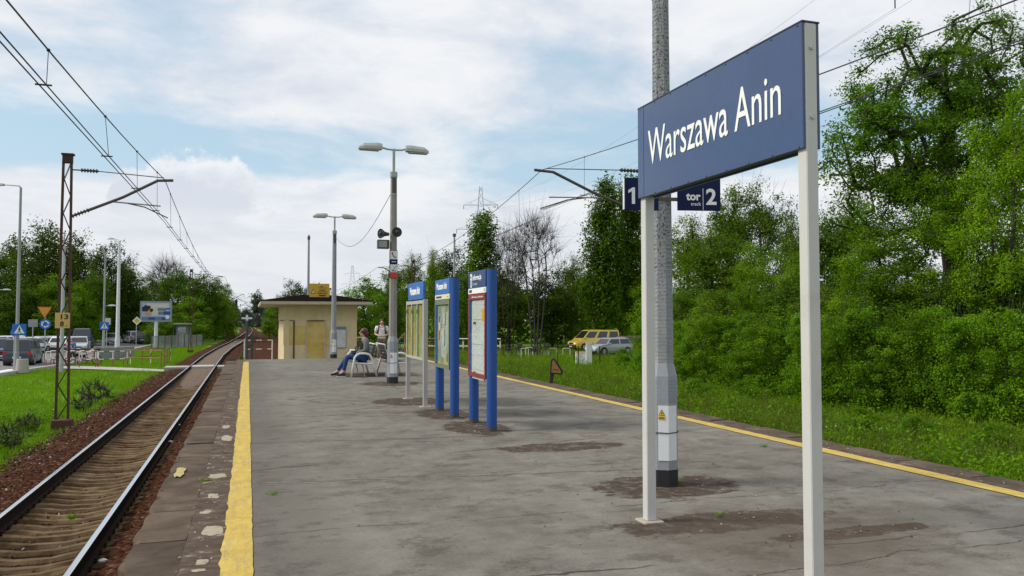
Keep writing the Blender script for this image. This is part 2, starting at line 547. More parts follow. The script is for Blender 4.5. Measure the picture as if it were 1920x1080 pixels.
plain('roof_felt', (.010, .008, .007), 1.0, var=.3, scale=3, bumpamt=.5, spec=0.0)
plain('fascia', (.50, .42, .30), .8, var=.2, scale=3, dirt=(.25, .2, .15))
plain('pad_concrete', (.36, .32, .25), .9, var=.3, scale=12, bumpamt=.5)
plain('bench_white', (.62, .60, .56), .5, var=.12, scale=9, dirt=(.35, .3, .24), dirtamt=.25)
plain('skin', (.52, .30, .21), .55, var=.06)
plain('hair_brown', (.075, .022, .014), .5, var=.3, scale=40)
plain('hair_dark', (.016, .011, .008), .5, var=.3, scale=40)
plain('jumper_grey', (.12, .125, .135), .9, var=.15, scale=40)
plain('vest_black', (.016, .017, .018), .85, var=.2)
plain('jeans', (.012, .045, .16), .85, var=.3, scale=14)
plain('khaki', (.14, .105, .06), .9, var=.2, scale=12)
plain('shirt_white', (.66, .65, .66), .85, var=.08, scale=10)
plain('cloth_blue', (.02, .12, .40), .8, var=.2)
plain('rubber', (.018, .018, .019), .8, var=.2)
plain('alloy', (.42, .43, .44), .35, .6)
plain('lens_red', (.42, .02, .015), .2, var=.05)
plain('lens_clear', (.65, .67, .68), .12, var=.05)
plain('plate_white', (.7, .7, .68), .4)
plain('bark', (.075, .06, .046), .95, var=.45, scale=5, bumpamt=.7)
plain('bark_dark', (.032, .026, .021), .95, var=.4, scale=5, bumpamt=.7)
plain('bark_pale', (.16, .145, .12), .95, var=.4, scale=3)
plain('orange_sign', (.60, .30, .03), .5, var=.1, scale=6)
plain('traffic_yellow', (.66, .40, .03), .5, var=.05)
plain('traffic_blue', (.015, .13, .52), .4, var=.05)
plain('traffic_red', (.5, .03, .02), .45, var=.06)
plain('traffic_white', (.78, .78, .77), .45, var=.05)
plain('fence_grey', (.27, .28, .28), .6, .2, var=.15)
plain('bin_concrete', (.37, .35, .32), .9, var=.25, scale=5)
plain('green_post', (.025, .06, .05), .6, var=.2)
plain('rail_tan', (.26, .13, .06), .7, var=.4, scale=6)
plain('blue_rail', (.03, .07, .2), .5, var=.2)
plain('litter', (.8, .8, .78), .6)
stripes('barrier_rail', (.22, .055, .035), (.62, .60, .55), 0, .62, .5, (.16, .06, .035))
stripes('barrier_post', (.66, .65, .61), (.30, .04, .03), 2, 1.15, .5, (.45, .40, .32))
stripes('barrier_post_low', (.30, .04, .03), (.66, .65, .61), 2, .80, .62, (.45, .40, .32))
plain('barrier_rust', (.20, .09, .045), .8, var=.5, scale=6, dirt=(.5, .36, .05), dirtamt=.6)
glassmat('car_glass')
panemat('display_glass')
printmat('poster_map', (.50, .50, .36), [(.40, .45, .25), (.62, .46, .10), (.25, .30, .14), (.55, .55, .50), (.30, .30, .34)], 55, (5, 5, 3.2), .85, .42)
printmat('poster_old', (.50, .36, .05), [(.26, .34, .06), (.55, .38, .04), (.38, .42, .12), (.62, .5, .2)], 40, (7, 7, 2.4), .9, .40)
printmat('timetable', (.72, .72, .71), [(.66, .66, .66), (.74, .62, .30), (.6, .62, .64), (.7, .7, .7)], 62, (6, 6, 5), .5, .55)
printmat('paper_notice', (.62, .63, .64), [(.5, .5, .5), (.66, .66, .66)], 48, (8, 8, 6), .6, .5)
plain('poster_sky', (.30, .42, .62), .5, var=.05)
plain('poster_grey', (.56, .55, .52), .5, var=.05)
plain('poster_blue', (.02, .07, .30), .5, var=.1)
plain('poster_slate', (.16, .19, .27), .5, var=.1)
for nm, c in {'paint_slate': (.045, .055, .085), 'paint_black': (.02, .022, .026), 'paint_white': (.72, .73, .74), 'paint_silver': (.42, .44, .46),
              'paint_grey': (.20, .21, .23), 'paint_navy': (.03, .05, .12), 'paint_yellow': (.80, .54, .09), 'paint_maroon': (.10, .02, .018)}.items():
    plain(nm, c, .28, .15, var=.06, scale=2, coat=.5)
plain('bumper', (.03, .03, .032), .6)
leafmat('leaf_bush', (.036, .100, .003), (.205, .375, .012), .42)
leafmat('leaf_oak', (.026, .066, .003), (.125, .245, .010))
leafmat('leaf_mid', (.024, .058, .003), (.120, .220, .010))
leafmat('leaf_bright', (.040, .100, .003), (.220, .375, .012), .42)
leafmat('leaf_dark', (.018, .036, .003), (.085, .130, .008))
leafmat('leaf_olive', (.036, .082, .004), (.165, .265, .014), .4)
leafmat('leaf_far', (.055, .078, .062), (.095, .125, .088), .2)  # distance haze mixed into the leaf colour as a greyed green
leafmat('grass_left', (.090, .185, .008), (.205, .360, .016), .35)
leafmat('grass_right', (.060, .100, .008), (.200, .270, .020), .3)
leafmat('weed_dry', (.05, .06, .02), (.12, .13, .04), .2)

# ---------------------------------------------------------------- mesh helpers


class MB:
    def __init__(s):
        s.v = []; s.f = []

    def add(s, vs, fs):
        o = len(s.v)
        s.v += [tuple(p) for p in vs]
        s.f += [tuple(i + o for i in f) for f in fs]
        return s

    def box(s, cx, cy, cz, sx, sy, sz, rz=0.0, M=None):
        a, b, c = sx / 2, sy / 2, sz / 2
        vs = [Vector(p) for p in ((-a, -b, -c), (a, -b, -c), (a, b, -c), (-a, b, -c), (-a, -b, c), (a, -b, c), (a, b, c), (-a, b, c))]
        if rz: vs = [Matrix.Rotation(rz, 3, 'Z') @ p for p in vs]
        if M is not None: vs = [M @ p for p in vs]
        return s.add([p + Vector((cx, cy, cz)) for p in vs], [(0, 3, 2, 1), (4, 5, 6, 7), (0, 1, 5, 4), (1, 2, 6, 5), (2, 3, 7, 6), (3, 0, 4, 7)])

    def bx(s, x0, x1, y0, y1, z0, z1): return s.box((x0 + x1) / 2, (y0 + y1) / 2, (z0 + z1) / 2, abs(x1 - x0), abs(y1 - y0), abs(z1 - z0))

    def tube(s, pts, r, n=8, cap=True, rot=0.0):
        pts = [Vector(p) for p in pts]
        rs = r if isinstance(r, (list, tuple)) else [r] * len(pts)
        rings = []
        ref = None
        for i, p in enumerate(pts):
            t = (pts[min(i + 1, len(pts) - 1)] - pts[max(i - 1, 0)])
            if t.length < 1e-9: t = Vector((0, 0, 1))
            t.normalize()
            if ref is None:
                ref = Vector((0, 1, 0)) if abs(t.y) < .8 else Vector((1, 0, 0))
            a = (ref - t * ref.dot(t)).normalized()
            ref = a
            b = t.cross(a)
            rings.append([p + (a * math.cos(2 * math.pi * k / n + rot) + b * math.sin(2 * math.pi * k / n + rot)) * rs[i] for k in range(n)])
        vs = [q for ring in rings for q in ring]
        fs = []
        for i in range(len(pts) - 1):
            for k in range(n):
                fs.append((i * n + k, i * n + (k + 1) % n, (i + 1) * n + (k + 1) % n, (i + 1) * n + k))
        if cap:
            fs.append(tuple(range(n))[::-1])
            fs.append(tuple((len(pts) - 1) * n + k for k in range(n)))
        return s.add(vs, fs)

    def prism(s, poly, a, b, axis='z'):
        """poly extruded between a and b along an axis; poly is in the two other axes, in order"""
        def P(u, v, w):
            return {'z': (u, v, w), 'y': (u, w, v), 'x': (w, u, v)}[axis]
        n = len(poly)
        vs = [P(u, v, a) for u, v in poly] + [P(u, v, b) for u, v in poly]
        fs = [tuple(range(n))[::-1], tuple(range(n, 2 * n))] + [(k, (k + 1) % n, n + (k + 1) % n, n + k) for k in range(n)]
        return s.add(vs, fs)

    def ball(s, c, rx, ry=None, rz=None, n=12, m=8):
        ry = ry or rx; rz = rz or rx
        vs = [(c[0], c[1], c[2] - rz)]
        for i in range(1, m):
            t = math.pi * i / m - math.pi / 2
            for k in range(n):
                p = 2 * math.pi * k / n
                vs.append((c[0] + rx * math.cos(t) * math.cos(p), c[1] + ry * math.cos(t) * math.sin(p), c[2] + rz * math.sin(t)))
        vs.append((c[0], c[1], c[2] + rz))
        fs = []
        for k in range(n): fs.append((0, 1 + (k + 1) % n, 1 + k))
        for i in range(m - 2):
            for k in range(n): fs.append((1 + i * n + k, 1 + i * n + (k + 1) % n, 1 + (i + 1) * n + (k + 1) % n, 1 + (i + 1) * n + k))
        e = len(vs) - 1
        for k in range(n): fs.append((e, 1 + (m - 2) * n + k, 1 + (m - 2) * n + (k + 1) % n))
        return s.add(vs, fs)

    def loft(s, rings, cap=True):
        n = len(rings[0])
        vs = [p for r in rings for p in r]
        fs = []
        for i in range(len(rings) - 1):
            for k in range(n): fs.append((i * n + k, i * n + (k + 1) % n, (i + 1) * n + (k + 1) % n, (i + 1) * n + k))
        if cap: fs += [tuple(range(n))[::-1], tuple((len(rings) - 1) * n + k for k in range(n))]
        return s.add(vs, fs)

    def build(s, name, mat, parent=None, bevel=0.0, smooth=False, loc=None):
        me = bpy.data.meshes.new(name)
        me.from_pydata(s.v, [], s.f)
        bm = bmesh.new()
        bm.from_mesh(me)
        bmesh.ops.recalc_face_normals(bm, faces=bm.faces)
        if bevel:
            es = [e for e in bm.edges if len(e.link_faces) == 2 and e.calc_face_angle(0) > .6]
            bmesh.ops.bevel(bm, geom=es, offset=bevel, segments=1, affect='EDGES', profile=.5)
        if smooth:
            for f in bm.faces: f.smooth = True
        bm.to_mesh(me)
        bm.free()
        return link(name, me, mat, parent, loc)


def link(name, me, mat, parent=None, loc=None):
    if mat: me.materials.append(MATS[mat] if isinstance(mat, str) else mat)
    o = bpy.data.objects.new(name, me)
    COL.objects.link(o)
    if parent: o.parent = parent
    if loc is not None: o.location = loc
    return o


def npmesh(name, V, Fc, mat, parent=None, k=4):
    """big mesh from arrays; Fc has k corners to a face"""
    me = bpy.data.meshes.new(name)
    V = np.asarray(V, np.float32); Fc = np.asarray(Fc, np.int32)
    me.vertices.add(len(V)); me.vertices.foreach_set('co', V.ravel())
    me.loops.add(Fc.size); me.loops.foreach_set('vertex_index', Fc.ravel())
    me.polygons.add(len(Fc)); me.polygons.foreach_set('loop_start', np.arange(0, Fc.size, k, dtype=np.int32))
    me.update(calc_edges=True)
    return link(name, me, mat, parent)


def tag(o, label=None, cat=None, group=None, kind=None):
    if label: o['label'] = label
    if cat: o['category'] = cat
    if group: o['group'] = group
    if kind: o['kind'] = kind
    return o


def thing(name, label, cat, loc=(0, 0, 0), rz=0.0, group=None):
    o = bpy.data.objects.new(name, None)
    o.empty_display_size = .2
    COL.objects.link(o)
    o.location = loc
    o.rotation_euler = (0, 0, rz)
    return tag(o, label, cat, group)


def structure(o):
    o['kind'] = 'structure'
    return o


def dup(root, loc=None, rz=None, scale=None, label=None, group=None):
    def cp(o, parent):
        c = o.copy()
        COL.objects.link(c)
        c.parent = parent
        for ch in o.children: cp(ch, c)
        return c
    r = cp(root, None)
    if loc is not None: r.location = loc
    if rz is not None: r.rotation_euler = (0, 0, rz)
    if scale is not None: r.scale = scale
    if label: r['label'] = label
    if group: r['group'] = group
    return r


def letters(body, size, mat, parent, loc, rot=(math.pi / 2, 0, 0), sx=1.0, align='LEFT', depth=.0015, name='lettering', bold=0.0):
    cu = bpy.data.curves.new(name, 'FONT')
    cu.body = body
    cu.size = size
    cu.align_x = align
    cu.align_y = 'CENTER'
    cu.extrude = depth
    cu.offset = bold
    cu.resolution_u = 4
    cu.materials.append(MATS[mat])
    tmp = bpy.data.objects.new(name, cu)
    COL.objects.link(tmp)
    bpy.context.view_layer.update()
    me = bpy.data.meshes.new_from_object(tmp.evaluated_get(bpy.context.evaluated_depsgraph_get()))
    bpy.data.objects.remove(tmp)
    me.name = name
    o = link(name, me, None, parent, loc)
    o.rotation_euler = rot
    o.scale = (sx, 1, 1)
    return o


TO_LEFT = (math.pi / 2, 0, -math.pi / 2)      # text that faces the first track (-X), read from near Y to... right to left
TO_CAM = (math.pi / 2, 0, 0)                  # text that faces -Y
rng = np.random.default_rng(7)
rnd = random.Random(11)
#PART2
# ---------------------------------------------------------------- terrain
GAUGE = .71
RAIL_Z = -1.05


def cxo(y):
    return float(np.interp(y, [0, 66, 84, 101, 125, 150, 185, 225, 265, 311, 400, 578, 900], [0, 0, .35, .95, 1.55, 2.1, 2.65, 3.0, 3.0, 2.7, 1.2, -2.7, -9]))


def cx1(y): return -2.5 + cxo(y)
def cx2(y): return 9.35 + cxo(y) - float(np.interp(y, [45, 120, 250], [0, 2.2, 6.2]))


def zg(x, y):
    x = np.asarray(x, float); y = np.asarray(y, float)
    z = np.interp(x, [-400, -30, -12.5, -9, -5.3, -4.7, 10.9, 12.5, 16, 40, 400], [-1.5, -1.5, -1.5, -1.46, -1.40, -1.46, -1.46, -1.3, -1.28, -1.3, -1.2])
    hump = .07 * np.sin(x * .9 + 1) * np.sin(y * .37) + .05 * np.sin(x * 2.1 + y * 1.3)
    amp = np.where((x < -5.5) & (x > -11.5) & (y < 50) | (x > 12), 1.0, .12)
    return z + hump * amp


def ground():
    xs = np.unique(np.concatenate([np.linspace(-900, -60, 12), np.linspace(-60, -14, 24), np.linspace(-14, -4, 34), np.linspace(-4, 11, 8), np.linspace(11, 30, 40), np.linspace(30, 100, 18), np.linspace(100, 900, 12)]))
    ys = np.unique(np.concatenate([np.linspace(-200, -10, 8), np.linspace(-10, 70, 120), np.linspace(70, 200, 50), np.linspace(200, 1800, 18)]))
    X, Y = np.meshgrid(xs, ys)
    V = np.stack([X, Y, zg(X, Y)], -1).reshape(-1, 3)
    n, m_ = len(xs), len(ys)
    i = (np.arange(m_ - 1)[:, None] * n + np.arange(n - 1)[None]).ravel()
    o = npmesh('ground', V, np.stack([i, i + 1, i + n + 1, i + n], 1), 'meadow_ground')
    for p in o.data.polygons: p.use_smooth = True
    structure(o)


ground()


def strip(name, ys, left, right, z, mat, parent=None, sub=1, noise=0.0, thick=0):
    V = []; Fq = []
    for y in ys:
        for k in range(sub + 1):
            t = k / sub
            V.append((left(y) * (1 - t) + right(y) * t, y, z(y) if callable(z) else z))
    w = sub + 1
    for i in range(len(ys) - 1):
        for k in range(sub):
            a = i * w + k
            Fq.append((a, a + 1, a + w + 1, a + w))
    return npmesh(name, V, Fq, mat, parent)


# ballast bed of the first track and of the second track behind the platform
def ballast(name, cx, left, right, seed):
    r = np.random.default_rng(seed)
    ys = np.concatenate([np.arange(-12, 45, .16), np.arange(45, 110, .6), np.arange(110, 700, 8)])
    prof = [(-left, -1.56), (-left + .35, -1.45), (-left + .9, -1.34), (-1.75, -1.235), (-1.35, -1.215), (-.95, -1.24), (-.71, -1.34), (-.45, -1.39), (0, -1.40), (.45, -1.39), (.71, -1.34), (.95, -1.24), (1.35, -1.215), (right, -1.28)]
    pf = []
    for (a, b) in zip(prof[:-1], prof[1:]):
        for t in (0, 1 / 3, 2 / 3): pf.append((a[0] + (b[0] - a[0]) * t, a[1] + (b[1] - a[1]) * t))
    pf.append(prof[-1])
    pf = np.array(pf)
    n = len(pf)
    V = np.zeros((len(ys), n, 3))
    for i, y in enumerate(ys):
        V[i, :, 0] = pf[:, 0] + cx(y)
        V[i, :, 1] = y
        V[i, :, 2] = pf[:, 1]
    wob = np.interp(ys, np.arange(-14, 705, 1.7), r.normal(0, .16, len(np.arange(-14, 705, 1.7))))
    V[:, :6, 0] += wob[:, None] * np.linspace(1, .2, 6)[None]
    V[:, :, 2] += r.normal(0, .016, (len(ys), n)) * np.where(ys < 45, 1, .6)[:, None]
    V[:, :, 0] += r.normal(0, .02, (len(ys), n))
    i = (np.arange(len(ys) - 1)[:, None] * n + np.arange(n - 1)[None]).ravel()
    return structure(npmesh(name, V.reshape(-1, 3), np.stack([i, i + 1, i + n + 1, i + n], 1), 'ballast_stone'))


ballast('ballast_bed', cx1, 2.8, 1.95, 3)
ballast('ballast_bed', cx2, 2.6, 2.2, 4)


def stones():
    r = np.random.default_rng(5)
    P = []
    def put(n, x0, x1, y0, y1, zf):
        y = y0 + (y1 - y0) * r.random(n) ** 1.7
        x = r.uniform(x0, x1, n)
        P.append(np.stack([x - 2.5, y, zf(x)], 1))
    top = lambda x: np.interp(x, [-3.05, -2.7, -2.15, -1.75, -1.35, -.71, 0, .71, 1.35, 1.95], [-1.55, -1.44, -1.32, -1.23, -1.21, -1.35, -1.40, -1.35, -1.21, -1.28])
    put(9000, -2.75, -.85, 5, 48, top)
    put(5000, .8, 1.9, 5, 40, top)
    put(2600, -.66, .66, 5, 46, lambda x: top(x) + .03)
    P = np.concatenate(P)
    base = np.array([(1, 0, 0), (-1, 0, 0), (0, 1, 0), (0, -1, 0), (0, 0, 1), (0, 0, -.7)])
    fc = np.array([(0, 2, 4), (2, 1, 4), (1, 3, 4), (3, 0, 4), (2, 0, 5), (1, 2, 5), (3, 1, 5), (0, 3, 5)])
    n = len(P)
    s = r.uniform(.014, .034, (n, 1, 1)) * r.uniform(.7, 1.3, (n, 1, 3))
    a = r.uniform(0, 6.28, n)
    V = base[None] * s + r.normal(0, .006, (n, 6, 3))
    ca, sa = np.cos(a)[:, None], np.sin(a)[:, None]
    V = np.stack([V[..., 0] * ca - V[..., 1] * sa, V[..., 0] * sa + V[..., 1] * ca, V[..., 2]], -1) + P[:, None]
    Fc = fc[None] + np.arange(n)[:, None, None] * 6
    tag(npmesh('loose_ballast', V.reshape(-1, 3), Fc.reshape(-1, 3), 'loose_stone', None, 3), 'loose rusty brown ballast stones lying along the left track', 'ballast', kind='stuff')


stones()


# ---------------------------------------------------------------- the tracks
def sleeper_mesh(seed):
    r = random.Random(seed)
    st = [(-1.22, -1.245, .080), (-1.0, -1.225, .082), (-.71, -1.205, .088), (-.46, -1.235, .084), (-.2, -1.275, .078), (.2, -1.278, .078), (.46, -1.236, .084), (.71, -1.205, .088), (1.0, -1.225, .082), (1.22, -1.25, .080)]
    rings = []
    for x, zt, hw in st:
        q = lambda: r.uniform(-.009, .009)
        rings.append([(x, -hw - .02, -1.42), (x, -hw + q(), zt - .045), (x, -hw * .6 + q(), zt + q() * .6), (x, hw * .6 + q(), zt + q() * .6), (x, hw + q(), zt - .045), (x, hw + .02, -1.42)])
    m = MB().loft(rings)
    me = bpy.data.meshes.new('sleeper')
    me.from_pydata(m.v, [], m.f)
    me.materials.append(MATS['sleeper_concrete'])
    return me


SLEEP = [sleeper_mesh(i) for i in range(6)]


def rails(parent, cx, y0, y1):
    ys = np.concatenate([np.arange(y0, 60, 3.0), np.arange(60, 320, 6.0), np.arange(320, y1, 20.0)])
    for s in (-1, 1):
        foot = [(-.075, -1.26), (.075, -1.26), (.075, -1.245), (.014, -1.225), (.012, -1.10), (.036, -1.088), (.036, -1.056), (-.036, -1.056), (-.036, -1.088), (-.012, -1.10), (-.014, -1.225), (-.075, -1.245)]
        b = MB().loft([[(cx(y) + s * GAUGE + u, y, v) for u, v in foot] for y in ys])
        ra = b.build('rail', 'rail_side', parent)
        hd = [(-.033, -1.0555), (.033, -1.0555), (.033, -1.053), (.024, -1.048), (-.024, -1.048), (-.033, -1.053)]
        MB().loft([[(cx(y) + s * GAUGE + u, y, v) for u, v in hd] for y in ys]).build('running_surface', 'rail_head', ra)


def track(cx, label, y_sl, nsl):
    t = thing('railway_track', label, 'railway track')
    t['kind'] = 'structure'
    rails(t, cx, -12, 640)
    r = random.Random(21)
    clips = MB()
    y = y_sl
    for i in range(nsl):
        o = bpy.data.objects.new('sleeper', SLEEP[i % 6])
        COL.objects.link(o)
        o.parent = t
        o.location = (cx(y) + r.uniform(-.02, .02), y, r.uniform(-.012, .008) - .045)
        o.rotation_euler = (r.uniform(-.02, .02), 0, r.uniform(-.008, .008))
        if y < 34:
            for s in (-1, 1):
                for u in (-.095, .095):
                    clips.tube([(cx(y) + s * GAUGE + u, y - .03, -1.24), (cx(y) + s * GAUGE + u, y, -1.21), (cx(y) + s * GAUGE + u, y + .03, -1.24)], .014, 5)
                    clips.tube([(cx(y) + s * GAUGE + u, y, -1.255), (cx(y) + s * GAUGE + u, y, -1.195)], .018, 6)
        y += .345
    tag(clips.build('rail_fastening', 'rail_side', t), kind='stuff')
    return t


track(cx1, 'left rail track with bright rail heads and brown sleepers beside the platform', 4.9, 150)
track(cx2, 'second rail track hidden behind the platform with brown sleepers', 8.0, 60)

# ---------------------------------------------------------------- platform
plat = bpy.data.objects.new('platform', None)
COL.objects.link(plat)
structure(plat)
PYS = [-14.0] + [float(v) for v in np.arange(-13, 35.1, 1.0)] + [35.3, 37, 39, 41, 43, 45, 47]


def pz(y): return float(np.interp(y, [35.3, 36.2, 47], [0, -.04, -1.12]))


def pslab(name, x0, x1, zt, zb, mat, ys=PYS):
    MB().loft([[(x0, y, zb + pz(y)), (x1, y, zb + pz(y)), (x1, y, zt + pz(y)), (x0, y, zt + pz(y))] for y in ys]).build(name, mat, plat)


pslab('surface', -.415, 7.215, 0.0, -.12, 'platform_asphalt')
MB().loft([[(-.70, y, -1.6), (7.55, y, -1.6), (7.55, y, -.125 + pz(y)), (-.70, y, -.125 + pz(y))] for y in PYS]).build('platform_wall', 'dark_wall', plat)


def edge_mesh(seed):
    r = random.Random(seed)
    n = 9
    V = []; Fc = []
    zt, zb = 0.0, -.115
    ys = [-.492 + .984 * i / (n - 1) for i in range(n)]
    e = [r.uniform(-.012, .016) for _ in range(n)]
    e[0] += r.uniform(0, .05); e[-1] += r.uniform(0, .05)
    if seed % 3 == 0:
        k = r.randrange(1, n - 2)
        e[k] += .06; e[k + 1] += .05
    ring = []
    for i, y in enumerate(ys):
        ring.append([(-.385 + e[i], y, zb), (-.385 + e[i] - .004, y, zt - .03), (-.370 + e[i], y, zt), (r.uniform(-.004, .006), y, zt + r.uniform(-.002, .003)), (.0, y, zb)])
    m = MB().loft(ring)
    me = bpy.data.meshes.new('edge_slab')
    me.from_pydata(m.v, [], m.f)
    me.materials.append(MATS['edge_concrete'])
    return me


EDGE = [edge_mesh(i) for i in range(7)]
rr = random.Random(4)
for side in (0, 1):
    for i in range(48):
        y = -12.9 + i + .0
        if y > 35.2: break
        o = bpy.data.objects.new('edge_slab', EDGE[rr.randrange(7)])
        COL.objects.link(o)
        o.parent = plat
        o.location = (-.418 if side == 0 else 7.218, y - .03, rr.uniform(-.012, .004))
        o.rotation_euler = (rr.uniform(-.004, .004), rr.uniform(-.006, .006), (0 if side == 0 else math.pi) + rr.uniform(-.006, .006))
for x0, x1 in ((-.80, -.42), (7.22, 7.6)):
    MB().loft([[(x0, y, -.11 + pz(y)), (x1, y, -.11 + pz(y)), (x1, y, pz(y)), (x0, y, pz(y))] for y in PYS if y > 35.2]).build('ramp_edge', 'edge_concrete', plat)


def ragged(name, x0, x1, ya, yb, z, mat, rag0, rag1, step=.11, seed=1):
    r = random.Random(seed)
    ys = np.arange(ya, yb, step)
    def w(k):
        a = np.interp(ys, np.arange(ya - 1, yb + 2, .8), [r.uniform(-1, 1) for _ in np.arange(ya - 1, yb + 2, .8)])
        return (a * .6 + np.array([r.uniform(-1, 1) for _ in ys]) * .6) * k
    l, q = x0 + w(rag0), x1 + w(rag1)
    V = []; Fq = []
    for i, y in enumerate(ys): V += [(l[i], y, z), (q[i], y, z)]
    for i in range(len(ys) - 1): Fq.append((2 * i, 2 * i + 1, 2 * i + 3, 2 * i + 2))
    return npmesh(name, V, Fq, mat, plat)


ragged('mortar_strip', -.412, -.10, -13, 35.2, .004, 'mortar_strip', .0, .02, seed=2)
ragged('safety_line', -.15, .055, -13, 33.4, .008, 'yellow_line_paint', .018, .006, seed=3)
ragged('mortar_strip', 7.0, 7.21, -13, 35.2, .004, 'mortar_strip', .02, .0, seed=5)
ragged('safety_line', 6.83, 7.045, -13, 35.2, .008, 'yellow_line_paint', .006, .012, seed=6)
# pale repair patches beside the line
def patch(cx, cy, sx, sy, seed, mat='pad_concrete', z=.010):
    r = random.Random(seed)
    V = [(cx, cy, z)]
    n = 18
    for k in range(n):
        a = 2 * math.pi * k / n
        q = r.uniform(.75, 1.12) / max(abs(math.cos(a)), abs(math.sin(a))) ** .7
        V.append((cx + sx * q * math.cos(a), cy + sy * q * math.sin(a), z - .004))
    MB().add(V, [(0, 1 + k, 1 + (k + 1) % n) for k in range(n)]).build('repair_patch', mat, plat)


plain('patch_pale', (.34, .29, .21), .9, var=.4, scale=22, dirt=(.16, .13, .1), dirtamt=.5, bumpamt=.4)
plain('patch_yellow', (.42, .35, .14), .9, var=.4, scale=26, dirt=(.2, .17, .12), dirtamt=.6, bumpamt=.4)
for i, (px, py, sx, sy, mt) in enumerate([(398, 996, .075, .16, 'patch_pale'), (337, 886, .05, .30, 'patch_yellow'), (425, 822, .07, .28, 'patch_pale'), (408, 893, .09, .13, 'patch_pale'), (400, 931, .05, .12, 'patch_pale'), (385, 962, .045, .06, 'patch_pale'), (379, 1055, .04, .07, 'patch_pale'), (371, 1071, .05, .035, 'patch_pale'), (424, 801, .06, .2, 'patch_pale')]):
    p = G(px, py, 0)
    patch(p.x, p.y, sx, sy, i, mt)

# crossing slab between and beside the rails, and the footpath that leads off to the left
YC = 50.6
cr = thing('crossing_slab', 'pale concrete walkway panel laid across the left track', 'crossing', (0, 0, 0))
MB().bx(-2.5 - .62, -2.5 + .62, YC, YC + 1.6, -1.3, -1.075).build('deck', 'kerb_stone', cr, .01)
MB().bx(-2.5 + .80, -.3, YC, YC + 1.6, -1.3, -1.10).build('deck', 'path_concrete', cr, .01)
MB().bx(-2.5 - 2.1, -2.5 - .80, YC, YC + 1.6, -1.34, -1.10).build('deck', 'path_concrete', cr, .01)
V = []; Fq = []
pp = [(-4.55, YC - .1, -4.55, YC + 1.8), (-6.5, YC + 1.6, -6.2, YC + 4.0), (-9, YC + 4.6, -8.8, YC + 7.4), (-11.6, YC + 7, -11.6, YC + 10)]
for a in pp: V += [(a[0], a[1], -1.33 - .012 * abs(a[0] + 4.5)), (a[2], a[3], -1.33 - .012 * abs(a[0] + 4.5))]
for i in range(3): Fq.append((2 * i, 2 * i + 1, 2 * i + 3, 2 * i + 2))
structure(npmesh('footpath', V, Fq, 'path_concrete'))
# tan gravel between the rails beyond the crossing
structure(strip('gravel_infill', list(np.arange(33, 49, .5)) + list(np.arange(52.5, 130, 3)), lambda y: cx1(y) - .62, lambda y: cx1(y) + .62, lambda y: float(np.interp(y, [33, 40, 46, 52.5, 60, 130], [-1.42, -1.30, -1.22, -1.17, -1.20, -1.24])), None)).data.materials.append(plain('gravel_tan', (.13, .09, .055), .95, var=.7, scale=4, bumpamt=.9, dirt=(.06, .033, .02), dirtamt=.8))
V = []; Fq = []
for y in list(range(36, 130, 6)) + [150, 180, 220]: V += [(cx1(y) + 1.6, y, -1.36), (cx2(y) - 1.6, y, -1.36)]
for i in range(len(V) // 2 - 1): Fq.append((2 * i, 2 * i + 1, 2 * i + 3, 2 * i + 2))
structure(npmesh('track_bed', V, Fq, 'ballast_stone'))
# road with the car park on the left
V = [(-70, 46, -1.452), (-13.4, 50.5, -1.452), (-11.9, 62, -1.452), (-11.4, 100, -1.452), (-9.5, 150, -1.452), (-70, 150, -1.452)]
structure(npmesh('road', [(x, y, z + .03) for x, y, z in V], [(0, 1, 2, 3), (0, 3, 4, 5)], 'road_asphalt'))
k = MB()
kp = [(-70, 45.6), (-13.2, 50.1), (-11.6, 62), (-11.1, 100), (-9.2, 150)]
for a, b in zip(kp[:-1], kp[1:]):
    d = Vector((b[0] - a[0], b[1] - a[1], 0)); L = d.length
    k.box((a[0] + b[0]) / 2, (a[1] + b[1]) / 2, -1.42, L, .25, .28, math.atan2(d.y, d.x))
structure(k.build('kerb', 'kerb_stone'))
structure(npmesh('pavement', [(-40, 43.0, -1.40), (-13.0, 48.3, -1.40), (-13.2, 50.0, -1.40), (-40, 47.9, -1.40)], [(0, 1, 2, 3)], 'path_concrete'))
for i in range(5):
    a = Vector((-22 + i * 1.9, 53.0, -1.415))
    structure(npmesh('road_marking', [a, a + Vector((.6, .05, 0)), a + Vector((.9, 4.2, 0)), a + Vector((.3, 4.2, 0))], [(0, 1, 2, 3)], 'traffic_white'))


# ---------------------------------------------------------------- grass and weeds (nobody could count the blades)
def blades(name, label, n, sampler, h0, h1, w, mat, seed, lean=.35):
    r = np.random.default_rng(seed)
    x, y = sampler(r, n)
    z = zg(x, y) - .01
    n = len(x)
    clump = .6 + .8 * (np.sin(x * 2.3 + np.sin(y * 1.1) * 2) * np.sin(y * 1.7 + x) * .5 + .5)
    h = r.uniform(h0, h1, n) * clump
    a = r.uniform(0, 2 * np.pi, n)
    ww = w * r.uniform(.6, 1.4, n)
    dx, dy = np.cos(a) * ww, np.sin(a) * ww
    la = r.uniform(0, 2 * np.pi, n); lr = h * r.uniform(0, lean * 2, n)
    P0 = np.stack([x - dx, y - dy, z], 1); P1 = np.stack([x + dx, y + dy, z], 1)
    P2 = np.stack([x + np.cos(la) * lr, y + np.sin(la) * lr, z + h], 1)
    V = np.stack([P0, P1, P2], 1).reshape(-1, 3)
    o = npmesh(name, V, np.arange(3 * n).reshape(-1, 3), mat, None, 3)
    return tag(o, label, 'grass', kind='stuff')


